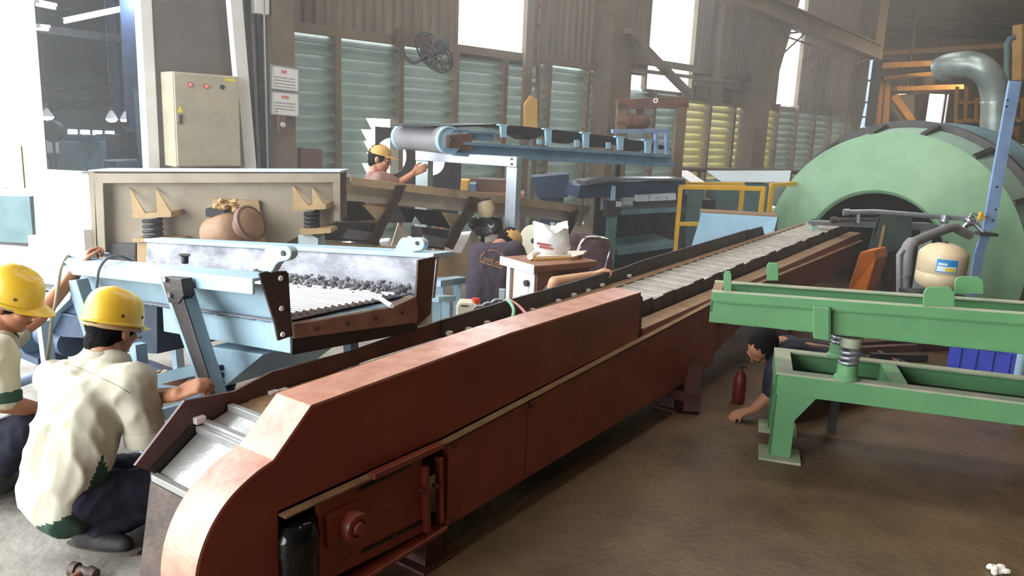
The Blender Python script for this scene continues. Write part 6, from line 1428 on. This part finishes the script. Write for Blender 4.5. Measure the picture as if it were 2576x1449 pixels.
def helmet(par, L, R, f, s, u, peak=True):
    h = build('hard_hat', MB().loft([[L(-.004 + .122 * rr_ * math.cos(2 * math.pi * i / 40), .106 * rr_ * math.sin(2 * math.pi * i / 40), zz_ - .006 * math.cos(2 * math.pi * i / 40)) for i in range(40)] for rr_, zz_ in ((1.02, .026), (1.0, .045), (.985, .068), (.95, .095), (.89, .118), (.79, .138), (.65, .152), (.48, .161), (.3, .166), (.12, .168), (.02, .1683))]), K['hat'], par, 50)
    rim = MB(); k = 40
    out = [L(-.004 + .125 * math.cos(2 * math.pi * i / k), .109 * math.sin(2 * math.pi * i / k), .027 - .006 * math.cos(2 * math.pi * i / k)) for i in range(k)]
    rim.tube(out, .006, 8, closed=True); build('rim', rim, K['hat'], h, 60)
    if peak:
        pk = MB(); top = []; bot = []
        n = 16
        A = [L(.118 * math.cos(a_), .104 * math.sin(a_), .028) for a_ in [math.radians(-62 + 124 * i / n) for i in range(n + 1)]]
        B = [L((.125 + .058 * math.cos(math.radians(-62 + 124 * i / n) * 1.4)) * math.cos(a_), .112 * math.sin(a_), .012) for i, a_ in enumerate([math.radians(-62 + 124 * i / n) for i in range(n + 1)])]
        d_ = u * -.005
        for i in range(n): pk.hexa([A[i] + d_, A[i + 1] + d_, B[i + 1] + d_, B[i] + d_, A[i], A[i + 1], B[i + 1], B[i]])
        build('peak', pk, K['hat'], h)
    for a_ in (-115, -65, 65, 115):
        d_ = f * math.cos(math.radians(a_)) + s * math.sin(math.radians(a_)); p = L(-.004, 0, .062) + f * .1200 * math.cos(math.radians(a_)) + s * .1040 * math.sin(math.radians(a_))
        build('rivet', MB().cyl(p - d_ * .006, p + d_ * .003, .007, seg=12), K['rust'], h, 40)
    band = MB().tube([L(-.004 + .104 * math.cos(2 * math.pi * i / k), .090 * math.sin(2 * math.pi * i / k), .014 - .004 * math.cos(2 * math.pi * i / k)) for i in range(k)], .012, 8, closed=True)
    build('head_band', band, K['cream_warm'], h, 60)
    return h
def cap(par, L, R, m='tan_cap'):
    c = build('cap', MB().ell(L(-.008, 0, .045), .106, .088, .088, R, 30, 12, -4, 90), K[m], par, 50)
    pk = MB(); n = 12
    A = [L(.09 * math.cos(a_), .080 * math.sin(a_), .050) for a_ in [math.radians(-60 + 120 * i / n) for i in range(n + 1)]]
    B = [L(.10 * math.cos(a_) + .075 * math.cos(a_ * 1.3), .078 * math.sin(a_), .038) for a_ in [math.radians(-60 + 120 * i / n) for i in range(n + 1)]]
    for i in range(n): pk.hexa([p + Vector((0, 0, -.005)) for p in (A[i], A[i + 1], B[i + 1], B[i])] + [A[i], A[i + 1], B[i + 1], B[i]])
    build('peak', pk, K[m], c); build('button', MB().ell(L(-.008, 0, .133), .008, .008, .005, R, 10, 6), K[m], c, 60)
    return c
def shoe(par, ankle, toe, m='shoe'):
    a, t = Vector(ankle), Vector(toe); d = (t - a); d.z = 0; d.normalize(); sd = Vector((-d.y, d.x, 0))
    base = Vector((a.x, a.y, 0)); z0 = min(a.z, .10)
    mb = MB(); heel = base - d * .045 + Vector((0, 0, .045 + max(0, a.z - .10))); tip = Vector((t.x, t.y, .034))
    mb.capsule(heel, (heel + tip) / 2 + Vector((0, 0, .01)), .042, .044).capsule((heel + tip) / 2, tip, .046, .036).capsule(a, heel + Vector((0, 0, .02)), .045, .045)
    s = flesh('shoe', mb, m, par, .010, 3)
    so = MB(); pts = []
    hz, tz = heel.z - .045, 0.0
    for i in range(20):
        g = 2 * math.pi * i / 20; q = (heel + tip) / 2 + d * (.155 * math.cos(g)) + sd * (.046 * math.sin(g)); fr = (math.cos(g) + 1) / 2
        pts.append(Vector((q.x, q.y, max(.001, hz * (1 - fr) + tz * fr))))
    so.prism(pts, (0, 0, .018)); build('sole', so, K['sole'], s); return s
def limb(mb, pts, rad): return mb.chain(pts, rad)

# ---- person squatting by the conveyor head, back to us
pa = thing('person', 'person squatting with back turned, yellow hard hat and pale khaki shirt, by the conveyor head', 'person', (-1.50, 2.75, 0))
hipC, midC, cheC = PY(158, 1238, 2.74), PY(188, 1112, 2.80), PY(222, 985, 2.88)
shL, shR = PY(140, 952, 3.0), PY(338, 965, 2.80); neck = PY(262, 892, 2.95)
hc_ = PY(283, 828, 3.02)
F = Vector((.62, .78, 0)).normalized(); RT_ = Vector((F.y, -F.x, 0))
elR, wrR = PY(368, 1100, 2.82), PY(430, 1180, 2.86); elL, wrL = PY(300, 1006, 3.14), Fd.px(446, 992, .30)
hipR, hipL = hipC + RT_ * .10 + F * .02, hipC - RT_ * .10 + F * .04
knR, knL = PY(428, 1222, 2.90), PY(396, 1190, 3.16); anR, anL = PY(236, 1345, 2.71), PY(402, 1304, 3.0)
sk = MB(); f, s, u, R_, L_ = head(sk, hc_, (.30, .92, -.26), (.08, .2, 1))
sk.capsule(L_(-.03, 0, -.06), neck, .055, .062).chain([neck, cheC, midC, hipC], [.055, .085, .085, .085])
sk.chain([shR, elR, wrR], [.052, .042, .030]).chain([shL, elL, wrL], [.052, .042, .029]).capsule(cheC, shR, .06, .05).capsule(cheC, shL, .06, .05)
sk.chain([hipR, knR, anR], [.085, .06, .042]).chain([hipL, knL, anL], [.085, .06, .042])
hand(sk, wrL, Fd.px(503, 968, .24) - wrL, Vector((.2, .5, -.8)), Vector((-.3, .6, .6)), (38, 46, 52, 56), 1.0, 1.0)
hand(sk, wrR, (.8, .3, -.5), (.3, .8, -.2), (-.2, .4, .9), (30, 35, 40, 45))
flesh('body', sk, 'skin', pa, .0065, 4)
face_parts(pa, L_, R_); hairdo(pa, L_, R_, low=-.055)
hh = helmet(pa, L_, R_, f, s, u)
scr = L_(-.09, -.05, .105); build('scratch', MB().tube([L_(-.086, -.058, .100), L_(-.080, -.066, .098), L_(-.073, -.074, .094)], .003, 5).tube([L_(-.080, -.066, .098), L_(-.078, -.071, .088)], .002, 5), K['black'], hh)
sh = MB()
for o_ in (-.075, 0, .075):
    w_ = 1 if o_ == 0 else .92
    sh.chain([neck - Vector((0, 0, .05)) + RT_ * o_ * .8, cheC + RT_ * o_ * 1.2, midC + RT_ * o_ * 1.15 - F * .015, hipC + RT_ * o_ - F * .01 + Vector((0, 0, .01))], [.085 * w_, .122 * w_, .128 * w_, .118 * w_])
sh.chain([cheC + RT_ * .06, shR, shR + (elR - shR) * .86], [.10, .078, .070]).chain([cheC - RT_ * .06, shL, shL + (elL - shL) * .8], [.10, .076, .068])
sh.capsule(hipC - RT_ * .07 - F * .03, hipC + RT_ * .08 - F * .03 + Vector((0, 0, -.03)), .105, .10)
so_ = flesh('shirt', sh, 'shirt', pa, .011, 4, .019, 5.5, 1.0, (1, 1, .75))
co = MB(); 
cw = MB().tube([neck + Vector((0, 0, .012)) + (f * math.cos(a_) * .060 + s * math.sin(a_) * .062) - u * .012 for a_ in [2 * math.pi * i / 24 for i in range(24)]], .018, 8, closed=True)
build('collar', cw, K['shirt'], so_, 60)
ce = shR + (elR - shR) * .80; cd = (elR - shR).normalized()
build('cuff', MB().lathe([(.072, 0), (.078, .01), (.079, .06), (.068, .065), (.066, 0)], ce, cd, 22, closed=True), K['shirt'], so_, 50)
so_.data.materials.append(K['trim_green'])
for p_ in so_.data.polygons:     # dark green flank panel and hem
    c_ = Vector(p_.center) + pa.location; q_ = c_ - midC; sd_ = q_.x; h_ = c_.z - hipC.z
    if (sd_ > .105 + .34 * h_ and h_ < .29 and (c_ - elR).length > .17) or (h_ < -.085 + .44 * (sd_ + .09)): p_.material_index = 1
from mathutils.bvhtree import BVHTree
def surf_tube(par, root, paths, w, m, nm):
    bv = BVHTree.FromPolygons([Vector(v.co) + root.location for v in par.data.vertices], [tuple(p.vertices) for p in par.data.polygons]); mb = MB()
    for q in paths:
        pts = []
        for k in range(len(q) - 1):
            for t in range(8):
                uu = q[k][0] + (q[k + 1][0] - q[k][0]) * t / 8; vv = q[k][1] + (q[k + 1][1] - q[k][1]) * t / 8
                h = bv.ray_cast(ORG, ray(uu, vv).normalized())
                if h[0] is not None: pts.append(h[0] + h[1] * .001)
        if len(pts) > 2: mb.tube(pts, w, 5)
    if mb.v: build(nm, mb, K[m], par, 60)
surf_tube(so_, pa, [[(132, 905), (180, 918), (240, 944), (300, 972), (330, 992)]], .0013, 'seam', 'yoke_seam')
tr_ = MB(); tr_.chain([hipR, knR, anR + (knR - anR) * .1], [.100, .085, .062]).chain([hipL, knL, anL + (knL - anL) * .1], [.100, .085, .062]).capsule(hipR, hipL, .100).capsule(hipC + F * .02, hipC + F * .02 - Vector((0, 0, .05)), .108)
flesh('trousers', tr_, 'navy', pa, .011, 4, .008, 9, 2.0)
shoe(pa, anR + Vector((0, 0, -.0)), PZ(312, 1372, .03)); shoe(pa, anL, PZ(450, 1345, .03))

# ---- person in profile by the blue feeder, one arm up on the flange
pb = thing('person', 'person in profile with yellow hard hat, one bare arm raised to the blue feeder flange', 'person', (-2.1, 3.15, 0))
hc_ = PY(28, 762, 3.25)
neck = PY(-8, 850, 3.2); shR, shL = PY(-5, 888, 3.02), PY(-30, 880, 3.42); elR, wrR = PY(0, 1012, 2.98), PY(112, 1034, 3.22)
elL, wrL = PY(92, 800, 3.52), PY(203, 672, 3.68)
cheC, midC, hipC = PY(-62, 950, 3.2), PY(-95, 1060, 3.15), PY(-110, 1160, 3.12)
hipR, hipL = PY(-95, 1175, 3.02), PY(-110, 1165, 3.25); knR, knL = PY(62, 1082, 3.12), PY(70, 1070, 3.4); anR, anL = PY(-5, 1185, 3.0), PY(10, 1165, 3.3)
sk = MB(); f, s, u, R_, L_ = head(sk, hc_, (.92, .12, -.36), (.36, 0, .93))
sk.capsule(L_(-.03, 0, -.06), neck, .052, .060).chain([neck, cheC, midC, hipC], [.055, .085, .085, .085])
sk.chain([shR, elR, wrR], [.052, .044, .030]).chain([shL, elL, wrL], [.052, .042, .028]).capsule(cheC, shR, .06, .05).capsule(cheC, shL, .06, .05)
sk.chain([hipR, knR, anR], [.085, .06, .042]).chain([hipL, knL, anL], [.085, .06, .042])
hand(sk, wrL, PY(226, 636, 3.72) - wrL, Vector((.75, .1, -.65)), Vector((.1, -.9, .1)), (44, 52, 55, 58), 1.0, .8)
hand(sk, wrR, (1, .3, -.1), (.1, .2, -1), (0, 1, 0), (30, 35, 40, 45))
flesh('body', sk, 'skin', pb, .0065, 4)
face_parts(pb, L_, R_); hairdo(pb, L_, R_); helmet(pb, L_, R_, f, s, u)
sh = MB(); Rr = (shR - shL).normalized()
for o_ in (-.07, .07): sh.chain([neck - Vector((0, 0, .05)) + Rr * o_ * .6, cheC + Rr * o_, midC + Rr * o_, hipC + Rr * o_], [.08, .118, .12, .11])
sh.chain([cheC, shR, shR + (elR - shR) * .82], [.10, .080, .074]).chain([cheC, shL, shL + (elL - shL) * .55], [.10, .078, .07])
so_ = flesh('shirt', sh, 'shirt', pb, .011, 4, .010, 8, 5.0)
ce = shR + (elR - shR) * .76; build('cuff', MB().lathe([(.074, 0), (.080, .008), (.079, .045), (.070, .05), (.068, 0)], ce, elR - shR, 22, closed=True), K['trim_green'], so_, 50)
build('collar', MB().tube([neck + Vector((0, 0, .012)) + (f * math.cos(a_) * .066 + s * math.sin(a_) * .068) for a_ in [2 * math.pi * i / 24 for i in range(24)]], .018, 8, closed=True), K['trim_green'], so_, 60)
tr_ = MB(); tr_.chain([hipR, knR, anR + (knR - anR) * .1], [.11, .085, .062]).chain([hipL, knL, anL + (knL - anL) * .1], [.11, .085, .062]).capsule(hipR, hipL, .115)
flesh('trousers', tr_, 'navy', pb, .011, 4, .008, 9, 3.0)
shoe(pb, anR, PZ(48, 1205, .03)); shoe(pb, anL, PZ(60, 1180, .03))

# ---- person in a tan cap behind the cream screens
pc = thing('person', 'person in a tan cap and faded mauve shirt reaching over the second cream screen', 'person', PY(945, 600, 7.05).xy.to_3d())
hc_ = PY(956, 400, 7.15); neck = PY(943, 436, 7.15); shR, shL = PY(958, 450, 7.06), PY(938, 450, 7.3); cheC = PY(930, 490, 7.18); hipC = PY(912, 590, 7.22)
elR, wrR = PY(1002, 462, 7.12), PY(1040, 436, 7.10); elL, wrL = PY(965, 500, 7.35), PY(990, 486, 7.45)
kn1, kn2 = Vector((hipC.x + .10, 7.12, .40)), Vector((hipC.x + .10, 7.34, .40)); an1, an2 = Vector((hipC.x - .04, 7.14, .09)), Vector((hipC.x - .04, 7.36, .09))
sk = MB(); f, s, u, R_, L_ = head(sk, hc_, (.97, -.10, -.20), (.2, 0, .98))
sk.capsule(L_(-.03, 0, -.06), neck, .052, .058).chain([neck, cheC, hipC], [.06, .11, .11]).chain([shR, elR, wrR], [.05, .040, .028]).chain([shL, elL, wrL], [.05, .040, .028]).capsule(cheC, shR, .08, .05).capsule(cheC, shL, .08, .05)
sk.chain([hipC, kn1, an1], [.09, .06, .042]).chain([hipC, kn2, an2], [.09, .06, .042])
hand(sk, wrR, (.8, .1, .45), (.1, 1, -.2), (.2, 0, .9), (20, 26, 30, 36)); hand(sk, wrL, (.9, 0, .1), (0, 0, -1), (0, -1, 0), (30, 36, 40, 44))
flesh('body', sk, 'skin', pc, .008, 4); face_parts(pc, L_, R_); hairdo(pc, L_, R_); cap(pc, L_, R_)
sh = MB().chain([neck - Vector((0, 0, .05)), cheC, hipC], [.09, .135, .13]).chain([cheC, shR, shR + (elR - shR) * .7], [.11, .072, .062]).chain([cheC, shL, shL + (elL - shL) * .8], [.11, .072, .062])
flesh('shirt', sh, 'mauve', pc, .012, 4, .008, 9, 8.0)
tr_ = MB().chain([hipC, kn1, an1 + Vector((0, 0, .03))], [.12, .085, .06]).chain([hipC, kn2, an2 + Vector((0, 0, .03))], [.12, .085, .06]); flesh('trousers', tr_, 'navy', pc, .013, 4, .006, 9)
shoe(pc, an1, an1 + Vector((.18, 0, -.06))); shoe(pc, an2, an2 + Vector((.18, 0, -.06)))

# ---- person in dark plum shirt with ochre print on the back
pd = thing('person', 'person squatting in a dark plum shirt with ochre print on the back', 'person', PY(1235, 800, 6.1).xy.to_3d())
hc_ = PY(1279, 613, 6.40); neck = PY(1258, 618, 6.18); shL, shR = PY(1206, 632, 6.10), PY(1296, 628, 6.04); cheC, midC, hipC = PY(1242, 648, 6.04), PY(1236, 700, 5.98), PY(1232, 760, 5.95)
elR, wrR = PY(1325, 700, 6.1), PY(1345, 690, 6.25); elL, wrL = PY(1196, 720, 6.25), PY(1235, 740, 6.4)
kn1, kn2 = PY(1200, 745, 6.4), PY(1275, 745, 6.4); an1, an2 = Vector((PY(1205, 800, 6.1).x, 6.1, .09)), Vector((PY(1270, 800, 6.1).x, 6.1, .09))
sk = MB(); f, s, u, R_, L_ = head(sk, hc_, (.75, .35, -.60), (.6, .25, .75))
sk.capsule(L_(-.03, 0, -.06), neck, .052, .058).chain([neck, cheC, midC, hipC], [.06, .11, .11, .11]).chain([shR, elR, wrR], [.05, .040, .028]).chain([shL, elL, wrL], [.05, .040, .028]).capsule(cheC, shR, .08, .05).capsule(cheC, shL, .08, .05)
sk.chain([hipC, kn1, an1], [.09, .06, .042]).chain([hipC, kn2, an2], [.09, .06, .042])
hand(sk, wrR, (.5, .8, 0), (0, 0, -1), (-.8, .5, 0)); hand(sk, wrL, (.5, .8, 0), (0, 0, -1), (.8, -.5, 0))
flesh('body', sk, 'skin', pd, .008, 4); face_parts(pd, L_, R_); hairdo(pd, L_, R_); cap(pd, L_, R_)
sh = MB()
for o_ in (-.075, 0, .075): sh.chain([neck - Vector((0, 0, .04)) + Vector((o_ * .8, 0, 0)), cheC + Vector((o_, 0, 0)), midC + Vector((o_, 0, 0)), hipC + Vector((o_, 0, 0))], [.075, .115, .12, .12])
sh.chain([cheC, shR, shR + (elR - shR) * .8], [.11, .075, .068]).chain([cheC, shL, shL + (elL - shL) * .85], [.11, .078, .07])
so_ = flesh('shirt', sh, 'navy_purple', pd, .011, 4, .006, 9, 6.0)
def on_back(uu, vv):           # where the line of sight meets the shirt's back
    r = ray(uu, vv); bm_ = so_.data; off = so_.parent.location
    return so_.ray_cast_pt(r) if False else None
bvh_v = [Vector(v.co) + pd.location for v in so_.data.vertices]; bvh_f = [tuple(p.vertices) for p in so_.data.polygons]
from mathutils.bvhtree import BVHTree
bvh = BVHTree.FromPolygons(bvh_v, bvh_f)
def bk_(uu, vv, off=.004):
    r = ray(uu, vv).normalized(); h = bvh.ray_cast(ORG, r)
    if h[0] is None: return None
    return h[0] + h[1] * off
pr = MB(); random.seed(31)
def stroke(q, w=.0045):
    p = [x for x in (bk_(*a) for a in q) if x is not None]
    if len(p) > 1: pr.tube(p, w, 6)
for k in range(15):            # lettering on an arc above
    a_ = math.radians(196 + k * 11.4); cx_, cy_ = 1238 + 29 * math.cos(a_), 655 + 24 * math.sin(a_); tx_, ty_ = -math.sin(a_), math.cos(a_)
    if k in (4, 10): continue
    stroke([(cx_ - tx_ * 1.2, cy_ - ty_ * 1.2), (cx_ + math.cos(a_) * 3.4, cy_ + math.sin(a_) * 3.4), (cx_ + tx_ * 1.2, cy_ + ty_ * 1.2)], .0028)
    stroke([(cx_ - tx_ * 1.6, cy_ - ty_ * 1.6), (cx_ + tx_ * 1.6, cy_ + ty_ * 1.6)], .0024)
for k in range(11):            # middle line of larger letters
    u0 = 1218 + k * 4.1; v0 = 650 + k * 1.25
    if k == 6: continue
    stroke([(u0, v0 + 4), (u0, v0 - 2.5), (u0 + 2.2, v0 + 3.5), (u0 + 2.2, v0 - 2.5)], .0026)
for row, (v0, sl, w) in enumerate(((654, .27, .0022), (658.5, .30, .0038))):
    for k in range(9): stroke([(1206 + k * 6.6, v0 + k * 6.6 * sl), (1211.4 + k * 6.6, v0 + (k * 6.6 + 5.4) * sl)], w)
build('back_print', pr, K['print'], so_)
tr_ = MB().chain([hipC - Vector((.05, 0, 0)), kn1, an1 + Vector((0, 0, .03))], [.12, .09, .065]).chain([hipC + Vector((.05, 0, 0)), kn2, an2 + Vector((0, 0, .03))], [.12, .09, .065]); flesh('trousers', tr_, 'navy', pd, .013, 4, .006, 9)
shoe(pd, an1, an1 + Vector((0, .16, -.06))); shoe(pd, an2, an2 + Vector((0, .16, -.06)))

# ---- person behind the conveyor, only the forearm over the skirt shows
pe = thing('person', 'person low behind the conveyor with one bare forearm laid over the skirt plate', 'person', C.pt(1.5, 1.15, 0))
wr_ = C.px(1490, 693, .66); el_ = C.px(1396, 712, .76); sh_ = C.px(1376, 800, .86)
cheC = sh_ - C.d3 * .14 + C.n3 * .0 - Vector((0, 0, .12)); hipC = cheC - C.d3 * .46; hipC.z = .15; shL = cheC + C.d3 * .10 - Vector((0, 0, .14)); shL.z = max(shL.z, .10)
hc_ = cheC + C.d3 * .30 - Vector((0, 0, .02))
sk = MB(); f, s, u, R_, L_ = head(sk, hc_, -C.n3 + Vector((0, 0, .1)), C.d3 + Vector((0, 0, .2)))
sk.capsule(L_(-.03, 0, -.06), cheC, .052, .07).chain([cheC, hipC], [.11, .12]).chain([sh_, el_, wr_], [.050, .044, .029]).capsule(cheC, sh_, .09, .055).capsule(cheC, shL, .09, .055)
kn1 = hipC - C.d3 * .40 + Vector((0, 0, .10)); kn2 = hipC - C.d3 * .40 - Vector((0, 0, .03)); an1 = kn1 - C.d3 * .38 - Vector((0, 0, .10)); an2 = kn2 - C.d3 * .38 - Vector((0, 0, .02)); an1.z = .12; an2.z = .09; an1 = an1 + C.n3 * .08
elL = shL + C.d3 * .26; elL.z = .06; wrL = elL + C.d3 * .22 - C.n3 * .06; wrL.z = .05
sk.chain([shL, elL, wrL], [.05, .042, .029]).chain([hipC, kn1, an1], [.09, .06, .042]).chain([hipC, kn2, an2], [.09, .06, .042])
hand(sk, wr_, C.px(1535, 676, .60) - wr_, -C.n3 * .7 - Vector((0, 0, .7)), C.d3 * .2 + Vector((0, 0, 1)) - C.n3 * .6, (48, 55, 58, 60), 1.0, .9)
hand(sk, wrL, C.d3, (0, 0, -1), -C.n3)
flesh('body', sk, 'skin_pale', pe, .0065, 4); face_parts(pe, L_, R_); hairdo(pe, L_, R_)
sh = MB().chain([cheC, hipC], [.125, .12]).chain([cheC, sh_, sh_ + (el_ - sh_) * .72], [.12, .080, .066]).chain([cheC, shL, shL + (elL - shL) * .8], [.12, .08, .068]); flesh('shirt', sh, 'navy_purple', pe, .012, 4, .008, 9)
tr_ = MB().chain([hipC, kn1, an1 + (kn1 - an1) * .1], [.125, .09, .065]).chain([hipC, kn2, an2 + (kn2 - an2) * .1], [.125, .09, .065]); flesh('trousers', tr_, 'navy', pe, .013, 4, .006, 9)
shoe(pe, an1, an1 - C.d3 * .16 - Vector((0, 0, .05))); shoe(pe, an2, an2 - C.d3 * .16 - Vector((0, 0, .05)))

# ---- person crawling under the conveyor behind the green frame
pf = thing('person', 'dark-clothed person crawling behind the green base frame with one hand on the floor', 'person', (1.7, 4.6, 0))
hc_ = PY(1918, 872, 4.52); neck = PY(1968, 872, 4.55); shR, shL = PY(1965, 912, 4.46), PY(1990, 890, 4.82); cheC = PY(2010, 905, 4.66); hipC = PY(2140, 925, 5.0)
elR, wrR = PY(1944, 985, 4.44), PY(1895, 1032, 4.42); elL, wrL = PY(1985, 985, 4.9), PY(1950, 1010, 4.95)
sk = MB(); f, s, u, R_, L_ = head(sk, hc_, (-.55, -.05, -.83), (-.45, -.80, .40))
sk.capsule(L_(-.03, 0, -.06), neck, .055, .062).chain([neck, cheC, hipC], [.065, .12, .12]).chain([shR, elR, wrR], [.054, .044, .030]).chain([shL, elL, wrL], [.052, .042, .030]).capsule(cheC, shR, .06, .05).capsule(cheC, shL, .06, .05)
kn1 = Vector((hipC.x - .02, hipC.y - .10, .09)); kn2 = Vector((hipC.x + .05, hipC.y + .14, .09)); an1 = kn1 + Vector((.34, .12, -.01)); an2 = kn2 + Vector((.34, .12, -.01))
sk.chain([hipC, kn1, an1], [.09, .062, .042]).chain([hipC, kn2, an2], [.09, .062, .042])
hand(sk, wrR, PY(1830, 1046, 4.36) - wrR, Vector((0, 0, -1)), Vector((.1, 1, .1)), (20, 24, 28, 32), 1.05, .3); hand(sk, wrL, (-1, 0, -.3), (0, 0, -1), (0, -1, 0))
flesh('body', sk, 'skin', pf, .0065, 4); face_parts(pf, L_, R_); hairdo(pf, L_, R_)
sh = MB()
for o_ in (-.07, .07): sh.chain([neck + Vector((.04, o_ * .6, -.02)), cheC + Vector((0, o_, 0)), hipC + Vector((0, o_, 0))], [.085, .125, .12])
sh.chain([cheC, shR, shR + (elR - shR) * .98], [.11, .085, .066]).chain([cheC, shL, shL + (elL - shL) * .95], [.11, .08, .066]); flesh('shirt', sh, 'navy', pf, .012, 4, .008, 9)
tr_ = MB().chain([hipC, kn1, an1], [.125, .088, .06]).chain([hipC, kn2, an2], [.125, .088, .06]); flesh('trousers', tr_, 'navy', pf, .013, 4, .006, 9)
shoe(pf, an1, an1 + Vector((.16, .06, -.05))); shoe(pf, an2, an2 + Vector((.16, .06, -.05)))

# ---- person in dark maroon bent behind the hand truck
pg = thing('person', 'person in dark maroon bent low behind the chrome hand truck handle', 'person', PY(1480, 760, 6.5).xy.to_3d())
cheC = PY(1468, 622, 6.5); midC = PY(1482, 660, 6.45); hipC = PY(1492, 715, 6.4); neck = PY(1450, 618, 6.68); hc_ = PY(1436, 640, 6.85)
shR, shL = PY(1512, 625, 6.5), PY(1432, 625, 6.58); elR, wrR = PY(1525, 690, 6.7), PY(1500, 720, 6.9); elL, wrL = PY(1436, 690, 6.75), PY(1450, 720, 6.95)
kn1, kn2 = Vector((hipC.x - .12, 6.8, .40)), Vector((hipC.x + .12, 6.8, .40)); an1, an2 = Vector((hipC.x - .1, 6.48, .09)), Vector((hipC.x + .12, 6.48, .09))
sk = MB(); f, s, u, R_, L_ = head(sk, hc_, (-.2, .55, -.8), (-.1, .8, .55))
sk.capsule(L_(-.03, 0, -.06), neck, .052, .058).chain([neck, cheC, midC, hipC], [.06, .11, .11, .11]).chain([shR, elR, wrR], [.05, .040, .028]).chain([shL, elL, wrL], [.05, .040, .028]).capsule(cheC, shR, .08, .05).capsule(cheC, shL, .08, .05)
sk.chain([hipC, kn1, an1], [.09, .06, .042]).chain([hipC, kn2, an2], [.09, .06, .042]); hand(sk, wrR, (0, .8, -.5), (-1, 0, 0), (0, .3, 1)); hand(sk, wrL, (0, .8, -.5), (1, 0, 0), (0, .3, 1))
flesh('body', sk, 'skin', pg, .008, 4); face_parts(pg, L_, R_); hairdo(pg, L_, R_)
sh = MB()
for o_ in (-.08, 0, .08): sh.chain([neck + Vector((o_, -.03, -.03)), cheC + Vector((o_, 0, 0)), midC + Vector((o_, 0, 0)), hipC + Vector((o_ * .8, 0, 0))], [.08, .115, .12, .12])
sh.chain([cheC, shR, shR + (elR - shR) * .9], [.11, .08, .066]).chain([cheC, shL, shL + (elL - shL) * .9], [.11, .08, .066]); flesh('shirt', sh, 'maroon', pg, .012, 4, .008, 9)
tr_ = MB().chain([hipC, kn1, an1 + Vector((0, 0, .03))], [.125, .09, .065]).chain([hipC, kn2, an2 + Vector((0, 0, .03))], [.125, .09, .065]); flesh('trousers', tr_, 'navy', pg, .013, 4, .006, 9)
shoe(pg, an1, an1 + Vector((0, .16, -.06))); shoe(pg, an2, an2 + Vector((0, .16, -.06)))
